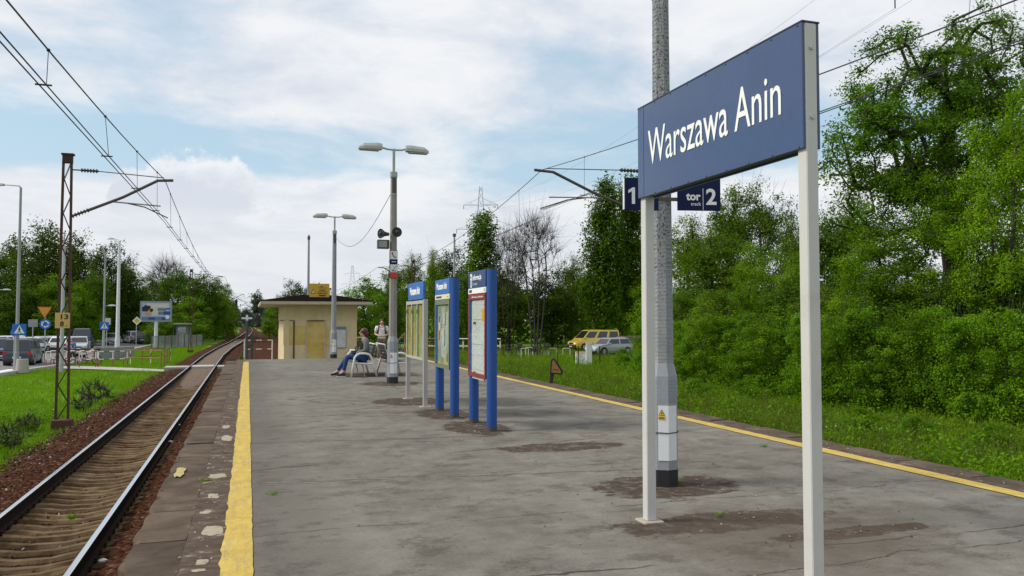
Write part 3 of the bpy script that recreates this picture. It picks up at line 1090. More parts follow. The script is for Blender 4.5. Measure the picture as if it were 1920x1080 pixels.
def left_area(r, n):
    y = 14 + 95 * r.random(n) ** 1.5
    x = -4.55 - r.random(n) ** 1.15 * np.interp(y, [14, 50, 110], [10, 8.3, 6.5])
    keep = (x > -13) | (y < 44)
    inpath = (np.abs((y - (YC + .9)) - (-(x + 4.5)) * .95) < 1.45) & (x < -4.6)
    keep &= ~inpath
    return x[keep], y[keep]


def right_area(r, n):
    y = 7 + 75 * r.random(n) ** 1.35
    x = 11.6 + r.random(n) ** 1.2 * np.interp(y, [7, 30, 80], [9, 14, 26])
    return x, y


blades('grass', 'short bright green grass on the bank left of the track', 110000, left_area, .07, .22, .016, 'grass_left', 1)
blades('grass', 'long green grass growing along the right edge of the platform', 120000, right_area, .12, .38, .016, 'grass_right', 2)


def lane_area(r, n):
    y = 12 + 40 * r.random(n) ** 1.4
    return 11.8 + r.random(n) ** 1.5 * 4, y


blades('tall_grass', 'tall seeding grass stalks along the right platform edge', 5000, lane_area, .4, .75, .008, 'weed_dry', 3, .2)
# ---------------------------------------------------------------- vegetation
def leaf_quads(r, P, outward, size, lift=.75, jitter=.55):
    """small folded leaf faces at the points P, turned partly outwards and upwards"""
    n = len(P)
    nrm = r.normal(0, jitter, (n, 3)) + outward + np.array([0, 0, lift])
    nrm /= np.linalg.norm(nrm, axis=1, keepdims=True) + 1e-9
    t = np.cross(nrm, r.normal(0, 1, (n, 3)))
    t /= np.linalg.norm(t, axis=1, keepdims=True) + 1e-9
    b = np.cross(nrm, t)
    s = (size * r.uniform(.6, 1.35, (n, 1)))
    V = np.stack([P - t * s, P + b * s * .5 + nrm * s * .12, P + t * s, P - b * s * .5 + nrm * s * .12], 1).reshape(-1, 3)
    return V


def skeleton(r, base_nodes, centres, rt, fork=.55):
    """joins every clump centre to the nearest lower node and thickens limbs by what they carry"""
    nodes = [np.array(p, float) for p in base_nodes]
    par = [-1] + list(range(len(nodes) - 1))
    c = np.array(centres)
    ax = np.array([nodes[-1][0], nodes[-1][1]])
    order = np.argsort(np.linalg.norm(c[:, :2] - ax, axis=1) + .35 * np.maximum(0, c[:, 2] - nodes[-1][2]))
    for i in order:
        p = c[i]
        A = np.array(nodes)
        d = np.linalg.norm(A - p, axis=1) + fork * np.maximum(0, A[:, 2] - p[2]) * 2.0
        d[0] += 2
        j = int(np.argmin(d))
        q = nodes[j]
        L = np.linalg.norm(p - q)
        k = max(1, int(L / 1.1))
        prev = j
        for s in range(1, k + 1):
            t = s / k
            pt = q + (p - q) * t + np.array([0, 0, -.10 * L * math.sin(math.pi * t)]) + (r.normal(0, .05 * L, 3) if s < k else 0)
            nodes.append(pt); par.append(prev); prev = len(nodes) - 1
    cnt = np.zeros(len(nodes))
    ch = np.bincount([p for p in par if p >= 0], minlength=len(nodes))
    cnt[ch == 0] = 1
    for i in range(len(nodes) - 1, 0, -1): cnt[par[i]] += cnt[i]
    rad = rt * (cnt / cnt[0]) ** .5
    return nodes, par, rad


def limbs_mesh(nodes, par, rad, rmin=.014):
    m = MB()
    for i in range(1, len(nodes)):
        p = par[i]
        r0 = max(rad[p] if p == 0 or par[p] < 0 or rad[p] < rad[i] * 1.5 else rad[i] * 1.15, rmin)
        m.tube([nodes[p], nodes[i]], [r0, max(rad[i], rmin)], 6 if rad[i] > .05 else 4, cap=False)
    return m


def blob_centres(r, blobs, n, shell):
    B = np.array(blobs, float)
    w = (B[:, 3] * B[:, 4] * B[:, 5]) ** (2 / 3)
    k = r.choice(len(B), n, p=w / w.sum())
    d = r.normal(0, 1, (n, 3)); d /= np.linalg.norm(d, axis=1, keepdims=True)
    q = r.uniform(shell, 1.0, (n, 1))
    return B[k, :3] + d * B[k, 3:] * q, d


def make_tree(name, label, cat, seed, stems, blobs, nclump, csize, nper, leaf, rt, leafmat_, bark='bark', shell=.45, extra_twigs=0, fork=.55, flat=.75):
    r = np.random.default_rng(seed)
    C, dirs = blob_centres(r, blobs, nclump, shell)
    C[:, 2] = np.maximum(C[:, 2], .25)
    root = thing(name, label, cat)
    m = MB()
    if len(stems) == 1:
        nodes, par, rad = skeleton(r, stems[0], C, rt, fork)
        m = limbs_mesh(nodes, par, rad)
    else:
        own = np.argmin([np.linalg.norm(C[:, :2] - np.array(s[-1][:2]), axis=1) for s in stems], axis=0)
        for i, s in enumerate(stems):
            if (own == i).sum() < 2: continue
            nodes, par, rad = skeleton(r, s, C[own == i], rt, fork)
            mm = limbs_mesh(nodes, par, rad)
            m.add(mm.v, mm.f)
    if extra_twigs:
        for p, d in zip(C, dirs):
            for _ in range(extra_twigs):
                e = p + (d * .4 + r.normal(0, .6, 3) + np.array([0, 0, .55])) * csize * r.uniform(.8, 2.0)
                mid = (p + e) / 2 + r.normal(0, .08, 3) * csize
                m.tube([p, mid, e], [.013, .009, .005], 3, cap=False)
    tr = m.build('trunk', bark, root)
    if nper:
        cs = csize * r.uniform(.55, 1.35, (nclump, 1))
        P = (C[:, None] + np.clip(r.normal(0, 1, (nclump, nper, 3)), -1.7, 1.7) * cs[:, None] * np.array([1, 1, flat]) * .55)
        out = np.repeat(dirs, nper, 0) * .6
        P = P.reshape(-1, 3)
        keep = P[:, 2] > .04
        V = leaf_quads(r, P[keep], out[keep], leaf)
        npmesh('crown', V, np.arange(len(V)).reshape(-1, 4), leafmat_, root)
    return root


PROTO = {}


def proto(key, H, W, *a, **k):
    PROTO[key] = (make_tree(*a, **k), H, W, [False])
    PROTO[key][0].location = (0, -150, 0)


def trunk(h, lean=.2, n=5): return [(lean * math.sin(i * 1.7) * i / n, lean * math.cos(i * 1.3) * i / n, h * i / n) for i in range(n + 1)]


T0 = 'green tree'
proto('broad', 12, 9, 'broadleaf_tree', T0, 'tree', 1, [trunk(5)], [(0, 0, 7.2, 4.2, 4.2, 4.4), (1.6, .8, 5.2, 3.0, 3, 2.6), (-1.8, -.5, 4.8, 2.8, 2.8, 2.6), (.2, .4, 9.6, 2.4, 2.4, 2.4), (0, 0, 2.4, 3.2, 3.2, 1.9)], 150, 1.05, 95, .155, .26, 'leaf_mid', 'bark_dark')
proto('broad_dark', 12, 9, 'broadleaf_tree', T0, 'tree', 2, [trunk(5)], [(0, 0, 7.4, 4.0, 4.0, 4.4), (-1.9, .8, 5.6, 2.7, 3, 2.6), (2.0, -.5, 6.2, 2.6, 2.8, 2.6), (.8, .4, 10, 1.9, 1.9, 2.0), (-1, 0, 9.2, 1.7, 1.7, 2.2), (0, 0, 2.6, 3.4, 3.4, 2.0)], 150, 1.05, 95, .155, .26, 'leaf_dark', 'bark_dark')
proto('sparse', 11, 6.5, 'young_tree', T0, 'tree', 3, [trunk(7)], [(0, 0, 5.2, 2.7, 2.7, 3.6), (.9, .3, 8.2, 1.6, 1.6, 2.6), (-1.1, 0, 7.2, 1.5, 1.5, 2.4), (0, 0, 2.4, 2.6, 2.6, 1.9)], 180, .70, 110, .088, .14, 'leaf_olive', 'bark_dark', extra_twigs=1)
proto('bright', 9, 7.5, 'leafy_tree', T0, 'tree', 4, [trunk(4)], [(0, 0, 5.0, 3.4, 3.4, 3.7), (1.5, .5, 3.2, 2.5, 2.5, 2.4), (-1.6, -.4, 3.2, 2.5, 2.5, 2.5), (0, 0, 1.6, 3.2, 3.2, 1.5), (.4, 0, 7.2, 1.7, 1.7, 1.8)], 120, .76, 160, .105, .16, 'leaf_bright', 'bark_dark')
proto('tall_near', 14, 7.5, 'leafy_tree', T0, 'tree', 14, [trunk(9)], [(0, 0, 7.5, 3.0, 3.0, 5.2), (1.4, .5, 4.2, 2.5, 2.5, 3.4), (-1.5, -.4, 4.8, 2.4, 2.4, 3.4), (0, 0, 2.0, 3.2, 3.2, 1.9), (.5, 0, 11.3, 1.7, 1.7, 2.6), (-.9, .2, 9.6, 1.6, 1.6, 2.6)], 230, .62, 190, .066, .2, 'leaf_bright', 'bark_dark', shell=.5, fork=.8, extra_twigs=1)
proto('poplar', 16, 4.6, 'poplar_tree', T0, 'tree', 5, [trunk(13, .1, 8)], [(0, 0, 8, 2.1, 2.1, 7.4), (.4, 0, 12.2, 1.3, 1.3, 3.7), (-.6, .2, 5.2, 1.9, 1.9, 3.4)], 240, .75, 75, .16, .2, 'leaf_mid', 'bark_dark', fork=1.2, flat=1.2)
proto('bare', 11.5, 7.5, 'bare_tree', T0, 'tree', 6, [[(sx, 0, 0), (sx * 1.5, .1, 2.2), (sx * 2.3, .1, 4.6), (sx * 2.9, 0, 7)] for sx in (-.55, -.15, .2, .6)], [(0, 0, 7.6, 3.5, 3.5, 3.7), (1.1, 0, 9, 2, 2, 2.3), (-1.2, 0, 8.8, 2, 2, 2.2)], 170, .75, 0, .1, .085, 'leaf_olive', 'bark_dark', extra_twigs=9, fork=1.0)
proto('bush', 4.2, 4.4, 'bush', T0, 'bush', 7, [trunk(1.0, .1, 3)], [(0, 0, 2.0, 1.7, 1.7, 1.75), (.8, .3, 1.3, 1.5, 1.5, 1.2), (-.8, -.4, 1.2, 1.5, 1.5, 1.15), (.1, 0, 3.2, .9, .9, .9), (-.6, .3, 2.7, .9, .9, .9), (.3, .1, 3.9, .22, .22, .7), (-.9, .2, 3.4, .22, .22, .8), (.95, -.2, 2.9, .22, .22, .8), (-.3, -.5, 3.7, .2, .2, .7)], 110, .36, 170, .052, .06, 'leaf_bush', 'bark_dark', shell=.4, extra_twigs=1)
proto('bush_tall', 5.6, 4.2, 'bush', T0, 'bush', 8, [trunk(1.6, .1, 3)], [(0, 0, 2.7, 1.6, 1.6, 2.4), (.8, .3, 1.6, 1.4, 1.4, 1.5), (-.8, -.4, 1.9, 1.4, 1.4, 1.6), (.4, 0, 4.5, .8, .8, 1.1), (-.5, .3, 3.9, .9, .9, 1.2), (.1, .1, 5.4, .22, .22, .8), (-.9, .2, 4.7, .22, .22, .9), (1.0, -.2, 4.1, .22, .22, .9)], 120, .38, 170, .052, .07, 'leaf_bright', 'bark_dark', shell=.4, extra_twigs=1)
proto('bush_low', 2.2, 3.0, 'bush', T0, 'bush', 9, [trunk(.6, .1, 3)], [(0, 0, 1.0, 1.25, 1.25, .95), (.6, .3, .7, .9, .9, .6), (-.6, -.4, .8, .9, .9, .7), (.2, 0, 1.6, .6, .6, .55)], 70, .28, 120, .045, .04, 'leaf_bush', 'bark_dark', shell=.35, extra_twigs=1)
proto('shrub_dry', 1.0, 1.5, 'twiggy_shrub', T0, 'shrub', 10, [[(s * .12, 0, 0), (s * .25, .05, .25), (s * .4, 0, .45)] for s in (-1, 0, 1)], [(0, 0, .5, .65, .65, .45)], 60, .16, 12, .03, .02, 'weed_dry', 'bark_dark', extra_twigs=4)
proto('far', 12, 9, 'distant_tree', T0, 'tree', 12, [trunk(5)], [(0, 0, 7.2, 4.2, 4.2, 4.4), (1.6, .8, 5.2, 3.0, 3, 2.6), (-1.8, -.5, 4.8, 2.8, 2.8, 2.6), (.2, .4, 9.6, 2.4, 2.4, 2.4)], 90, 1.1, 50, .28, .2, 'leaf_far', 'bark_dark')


def plant(key, px, depth, ytop, wpx, label, group=None, zb=-1.4, spin=None):
    root, H, W, used = PROTO[key]
    h = CAM_H + (600 - ytop) * depth / 1500 - zb
    w = wpx * depth / 1500
    loc = GD(px, depth, zb)
    a = (px * .37 + depth * 1.3) % 6.28 if spin is None else spin
    sc = (w / W, w / W, h / H)
    if not used[0]:
        used[0] = True
        root.location = loc; root.rotation_euler = (0, 0, a); root.scale = sc
        root['label'] = label
        if group: root['group'] = group
        return root
    o = dup(root, loc, a, sc, label)
    if group: o['group'] = group
    elif 'group' in o: del o['group']
    return o


# right of the platform, far row first
GR = 'trees of the wood right of the platform'
for a in [
    ('poplar', 1132, 78, 318, 82, 'tall dark poplar behind the right catenary arm, left of a pair'),
    ('poplar', 1186, 80, 316, 74, 'tall dark poplar right behind the small sign with number 1'),
    ('poplar', 905, 84, 385, 78, 'narrow tall dark tree below the distant pylon, above the information towers'),
    ('sparse', 772, 80, 458, 62, 'thin leafy tree just right of the loudspeaker lamp post'),
    ('sparse', 815, 78, 450, 66, 'thin leafy tree above the middle blue information tower'),
    ('broad_dark', 852, 86, 462, 84, 'dark tree behind the grey street pole, left of the narrow tall one'),
    ('broad', 742, 98, 492, 70, 'low rounded tree directly behind the loudspeaker post'),
    ('broad', 880, 74, 500, 84, 'dark bushy tree behind the red framed information tower'),
    ('bare', 1004, 66, 398, 128, 'large leafless many stemmed tree right of the information towers'),
    ('bare', 955, 76, 425, 80, 'smaller leafless tree left of the large bare one'),
    ('broad_dark', 955, 80, 500, 110, 'dark low tree filling behind the left bare trunk'),
    ('broad_dark', 1035, 82, 505, 110, 'dark low tree behind the large bare tree'),
    ('sparse', 1072, 86, 462, 84, 'pale thin tree just right of the bare tree'),
    ('broad', 1105, 94, 512, 110, 'mid green rounded tree behind the yellow van'),
    ('bright', 1165, 90, 478, 124, 'bright green tree behind the parked cars below the poplars'),
    ('bright', 1225, 62, 505, 100, 'bright green tree behind the left leg of the station sign'),
    ('bright', 1120, 100, 540, 90, 'bright low tree behind the wooden pole near the van'),
    ('sparse', 1290, 56, 385, 150, 'thin light tree just right of the concrete pole'),
    ('sparse', 1362, 60, 330, 160, 'tall light tree under the right half of the station sign'),
    ('sparse', 1432, 58, 312, 160, 'tallest light tree below the station sign board'),
    ('sparse', 1500, 52, 385, 150, 'thin light tree behind the right leg of the station sign'),
    ('sparse', 1335, 50, 410, 190, 'broad tree with visible limbs behind the thicket right of the pole'),
    ('tall_near', 1420, 46, 440, 160, 'bright rounded tree in the middle between the sign legs'),
    ('tall_near', 1500, 42, 460, 140, 'bright rounded tree beside the right sign leg'),
    ('sparse', 1590, 44, 330, 150, 'thin tree just right of the station sign under the oak'),
    ('tall_near', 1650, 33, 400, 240, 'bright tree below the left side of the oak'),
    ('tall_near', 1780, 31, 300, 260, 'bright tall tree in front of the oak trunk'),
    ('tall_near', 1900, 28, 120, 270, 'tall bright green tree at the right edge of the view'),
    ('tall_near', 1985, 29, 60, 260, 'tall bright tree cut by the right edge behind the others'),
    ('broad', 1560, 40, 400, 150, 'mid green tree behind the right sign leg'),
]:
    plant(*a, group=GR, zb=-1.3)

# the big oak: open crown with dark limbs against the sky
oak = make_tree('oak_tree', 'large spreading oak with dark open limbs against the sky at right', 'tree', 33,
                [[(0, 0, 0), (.1, 0, 1.6), (-.1, .1, 3.2), (.1, .1, 4.8), (0, .2, 6.6), (-.2, .1, 8.4)]],
                [(-2.2, 0, 12.4, 3.4, 3.6, 2.3), (2.2, 0, 13.6, 3.6, 3.6, 2.6), (-4.0, -.3, 9.6, 2.6, 2.9, 2.3), (-3.0, 0, 7.2, 2.8, 3.0, 2.4), (3.6, 0, 9.5, 3.4, 3.2, 3.0), (0, -.5, 9.0, 3.6, 3.4, 3.0), (-.6, 0, 5.0, 4.2, 3.6, 2.2), (-1.0, 0, 10.6, 4.4, 3.8, 3.2)],
                620, .56, 150, .070, .55, 'leaf_oak', 'bark_dark', shell=.62, fork=.25, flat=.7)
oak.location = GD(1795, 36, -1.3)
oak.scale = (1.06, 1.06, 1.09)

BG = 'bushes of the thicket right of the platform'
ORD = 'first second third fourth fifth sixth seventh eighth ninth tenth eleventh twelfth thirteenth'.split()
r = random.Random(8)
for i_, (px, dep, yt, w) in enumerate([(1275, 37, 590, 90), (1320, 34, 575, 130), (1375, 33, 580, 130), (1425, 31, 572, 140), (1480, 30, 580, 140), (1530, 28, 570, 140),
                       (1585, 26.5, 575, 150), (1640, 25.5, 560, 170), (1700, 24.6, 580, 170), (1760, 24, 555, 180), (1820, 23.2, 575, 190), (1880, 22.4, 560, 190), (1950, 21.5, 570, 210),
                       (1300, 44, 540, 120), (1350, 41, 530, 150), (1410, 39, 520, 150), (1470, 36, 520, 150), (1535, 33, 520, 150), (1600, 31, 510, 170), (1675, 29, 505, 180), (1745, 28, 490, 190), (1820, 27, 500, 190), (1900, 26, 470, 200)]):
    o_ = ORD[i_] if i_ < 13 else ORD[i_ - 13]
    wh = 'between the sign legs' if px < 1500 else ('by the right sign leg' if px < 1600 else 'under the oak')
    plant(('bush' if r.random() < .55 else 'bush_tall') if i_ < 13 else ('bush_tall', 'broad', 'sparse')[i_ % 3], px, dep + (0 if i_ < 13 else 2.5), yt, w * 1.05, '%s bush from the concrete pole in the %s thicket row %s' % (o_, 'front' if i_ < 13 else 'rear', wh), BG, -1.32)
for px, dep, yt, w, lb in [(1168, 50, 648, 56, 'low green bush right of the white utility cabinet'), (1205, 42, 640, 70, 'low green bush behind the foot of the concrete pole'), (1200, 55, 638, 50, 'small bush at the right end of the wrecked cars'),
                           (1310, 30, 705, 90, 'low leafy bush in the grass right of the concrete pole'), (1400, 28, 708, 90, 'low leafy bush in front of the thicket between the sign legs'),
                           (1610, 20.5, 755, 100, 'low leafy bush near the platform edge right of the sign leg'), (1720, 19.6, 770, 100, 'low leafy bush by the platform edge under the oak'), (1850, 18.5, 785, 110, 'low leafy bush nearest the right edge of the view')]:
    plant('bush_low', px, dep, yt, w, lb, 'low bushes in the right verge', -1.32)

# left side beyond the road
GL = 'trees beyond the road on the left'
for a in [
    ('broad_dark', 28, 112, 440, 120, 'dark broad tree behind the leftmost street lamp'),
    ('broad_dark', 84, 108, 414, 140, 'tallest dark tree left of the rusty catenary mast'),
    ('broad_dark', 140, 114, 436, 110, 'dark tree right behind the rusty catenary mast'),
    ('broad', -30, 96, 450, 120, 'broad tree cut by the left edge'),
    ('broad_dark', 205, 106, 452, 100, 'dark tree behind the white street lamp'),
    ('broad_dark', 240, 110, 478, 70, 'dark tree just right of the white street lamp'),
    ('broad', 172, 99, 510, 90, 'mid green low tree between the two right street lamps'),
    ('bright', 105, 97, 520, 130, 'bright green tree above the roundabout sign'),
    ('bright', 150, 95, 540, 90, 'bright low tree behind the kilometre plate'),
    ('broad', 40, 95, 530, 110, 'mid green tree above the left parked cars'),
    ('sparse', 292, 122, 500, 90, 'thin pale topped tree above the billboard'),
    ('broad', 332, 116, 502, 100, 'rounded tree right above the billboard'),
    ('broad', 378, 112, 512, 96, 'rounded tree behind the second catenary mast'),
    ('bright', 404, 122, 525, 76, 'bright tree on the inside of the track bend'),
    ('bright', 424, 150, 535, 50, 'smaller bright tree further along the track bend'),
    ('bright', 358, 102, 560, 110, 'low bright tree behind the bus shelter'),
    ('bright', 312, 100, 575, 90, 'low bright tree behind the billboard pole'),
    ('broad', 265, 108, 540, 80, 'low tree left of the billboard'),
    ('bare', 312, 120, 482, 96, 'leafless twiggy tree top above the billboard'),
    ('far', 436, 230, 558, 26, 'small hazy tree at the end of the left tree line'),
]:
    plant(*a, group=GL, zb=-1.5)
GM = 'trees behind the platform hut'
for a in [
    ('broad_dark', 548, 112, 524, 66, 'dark tree behind the left roof end of the hut'),
    ('broad_dark', 585, 118, 532, 60, 'dark tree behind the yellow roof sign'),
    ('broad', 520, 140, 555, 50, 'small tree just left of the hut roof'),
    ('bright', 505, 130, 580, 40, 'small bright tree beside the left wall of the hut'),
    ('bright', 690, 76, 524, 124, 'bright rounded tree behind the seated woman, right of the hut'),
    ('bright', 652, 82, 548, 90, 'bright tree behind the right roof end of the hut'),
    ('broad', 728, 72, 545, 70, 'mid green tree behind the standing man'),
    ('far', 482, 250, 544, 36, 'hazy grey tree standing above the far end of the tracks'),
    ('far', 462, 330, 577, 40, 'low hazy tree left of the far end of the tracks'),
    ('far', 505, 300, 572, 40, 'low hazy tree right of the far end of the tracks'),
    ('far', 440, 300, 572, 36, 'low hazy tree behind the far signals'),
]:
    plant(*a, group=GM, zb=-1.4)
for px, py, w, h, lb in [(180, 745, 60, 42, 'dark twiggy shrub right of the mast foot'), (160, 760, 44, 30, 'small twiggy shrub just beside the mast foot'), (20, 830, 90, 45, 'dark twiggy shrub on the bank at the left edge'), (60, 800, 50, 36, 'dark twiggy shrub left of the mast foot')]:
    p = G(px, py + 12, -1.42)
    d = (p - CAM).dot(FWD)
    plant('shrub_dry', px, d, 600 + (p.z * 0 + (CAM_H + 1.42)) * 1500 / d - h, w * 1.2, lb, 'dry shrubs on the left bank', -1.42)
p = G(462, 672, -.6)
plant('bush_low', 452, 41, 662, 24, 'small green weed bush beside the dark green posts', None, -1.0)
for key in PROTO:
    assert PROTO[key][3][0], key


def mass(name, label, seed, x0, x1, depth, ytop, n, size, mat):
    """far wood that reads as one mass"""
    r = np.random.default_rng(seed)
    px = r.uniform(x0, x1, n)
    dp = depth + r.uniform(0, 14, n)
    tp = ytop + 14 * np.sin(px * .045) + 8 * np.sin(px * .13 + 1)
    f = 1 - r.random(n) ** 1.6
    py = tp + (640 - tp) * (1 - f)
    k = (600 - py) * dp / 1500 + CAM_H
    rx, fx = np.array(RGT), np.array(FWD)
    P = dp[:, None] * fx[None] + ((px - 960) / 1500 * dp)[:, None] * rx[None]
    P[:, 2] = k
    P += r.normal(0, .25, P.shape)
    V = leaf_quads(r, P, np.tile(-fx * .5, (n, 1)), size)
    tag(npmesh(name, V, np.arange(len(V)).reshape(-1, 4), mat), label, 'undergrowth', kind='stuff')


mass('undergrowth', 'dark leafy undergrowth filling the wood right of the platform', 41, 690, 1660, 96, 548, 15000, .42, 'leaf_mid')
mass('undergrowth', 'dark leafy undergrowth closing off the car park on the left', 42, -60, 440, 126, 565, 9000, .5, 'leaf_dark')
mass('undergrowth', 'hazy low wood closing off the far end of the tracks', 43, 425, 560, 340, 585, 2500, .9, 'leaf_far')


def weeds():
    r = np.random.default_rng(77)
    n = 1500
    y = 9 + 45 * r.random(n) ** 1.3
    x = 12.0 + r.random(n) ** 1.3 * np.interp(y, [9, 30, 54], [6, 9, 14])
    h = r.uniform(.25, .7, n)
    per = 26
    c = np.stack([x, y, zg(x, y) + h * .55], 1)
    P = (c[:, None] + r.normal(0, 1, (n, per, 3)) * np.stack([h * .30, h * .30, h * .27], 1)[:, None]).reshape(-1, 3)
    V = leaf_quads(r, P, np.zeros_like(P), .042, .6)
    tag(npmesh('leafy_weeds', V, np.arange(len(V)).reshape(-1, 4), 'leaf_bush'), 'leafy green weeds growing through the right verge', 'weeds', kind='stuff')
    n = 800
    y = 14 + 14 * r.random(n); x = -5.3 - 4.5 * r.random(n) ** 1.2
    h = r.uniform(.15, .45, n)
    c = np.stack([x, y, zg(x, y) + h * .5], 1)
    P = (c[:, None] + r.normal(0, 1, (n, per, 3)) * np.stack([h * .35, h * .35, h * .27], 1)[:, None]).reshape(-1, 3)
    V = leaf_quads(r, P, np.zeros_like(P), .03, .6)
    tag(npmesh('leafy_weeds', V, np.arange(len(V)).reshape(-1, 4), 'leaf_mid'), 'dark leafy weeds on the left bank near the mast', 'weeds', kind='stuff')
    # dandelion heads
    n = 500
    y = 14 + 40 * r.random(n); left = r.random(n) < .5
    x = np.where(left, -5.5 - 5 * r.random(n), 12.2 + 6 * r.random(n))
    P = np.stack([x, y, zg(x, y) + r.uniform(.12, .3, n)], 1)
    V = leaf_quads(r, P, np.zeros_like(P), .022, 1.5)
    plain('flower_pale', (.6, .55, .25), .8)
    tag(npmesh('small_flowers', V, np.arange(len(V)).reshape(-1, 4), 'flower_pale'), 'tiny pale flower heads scattered in the grass', 'flowers', kind='stuff')


weeds()
# ---------------------------------------------------------------- station name sign
def fit(o, w=None, h=None):
    bpy.context.view_layer.update()
    xs = [c[0] for c in o.bound_box]; ys = [c[1] for c in o.bound_box]
    W, H = max(xs) - min(xs), max(ys) - min(ys)
    o.scale = ((w / W) if w else (h / H), (h / H) if h else (w / W), 1)
    return o


def ngon(c, r, n=16, rot=0.0): return [(c[0] + r * math.cos(2 * math.pi * k / n + rot), c[1] + r * math.sin(2 * math.pi * k / n + rot)) for k in range(n)]


SY0, SY1, SX, SZ0, SZ1 = 3.895, 5.99, 3.09, 2.662, 3.415
s = thing('station_sign', 'large blue station name board on two white posts at right', 'station sign', (SX, (SY0 + SY1) / 2, 0))
hy = (SY1 - SY0) / 2
bd = MB().bx(0, .018, -hy, hy, SZ0, SZ1).build('board', 'sign_blue', s, .003)
MB().bx(.104, .122, -hy, hy, SZ0, SZ1).build('board', 'sign_blue', s, .003)
MB().bx(.0185, .1035, -hy + .09, hy - .09, SZ0 + .012, SZ0 + .03).build('underside', 'sign_edge', s)
MB().bx(-.002, .124, -hy - .004, hy + .004, SZ1 + .0005, SZ1 + .010).build('cap', 'sign_edge', s)
MB().bx(-.0022, -.0002, hy - .10, hy - .002, SZ0 + .003, SZ1 - .003).build('end_strip', 'sign_blue', s)
for y in (-hy - .004, hy - .085):
    p = MB().bx(.0195, .1025, y, y + .083, .012, SZ1 - .001).build('post', 'white_post', s, .006)
    MB().bx(-.03, .15, y - .05, y + .13, -.03, .014).build('base_plate', 'pad_concrete', s, .006)
    if y < 0:
        for z in (SZ1 - .15, SZ1 - .565):
            MB().tube([(.062, y - .012, z), (.062, y + .002, z)], .014, 8).build('bolt', 'galvanised', p)
r_ = MB()
for i in range(9):
    for z in (SZ0 + .012, SZ1 - .012): r_.ball((-.001, -hy + .04 + i * (2 * hy - .08) / 8, z), .006, n=6, m=4)
r_.build('rivets', 'sign_edge', bd)
t = letters('Warszawa Anin', .3, 'lettering_white', s, (-.003, 5.806 - (SY0 + SY1) / 2, SZ0 + .372), TO_LEFT, bold=.0)
fit(t, 1.712, .285)


# ---------------------------------------------------------------- concrete lamp posts on the platform
def octs(r, z, rot=R(22.5)): return [(r * math.cos(rot + k * math.pi / 4), r * math.sin(rot + k * math.pi / 4), z) for k in range(8)]


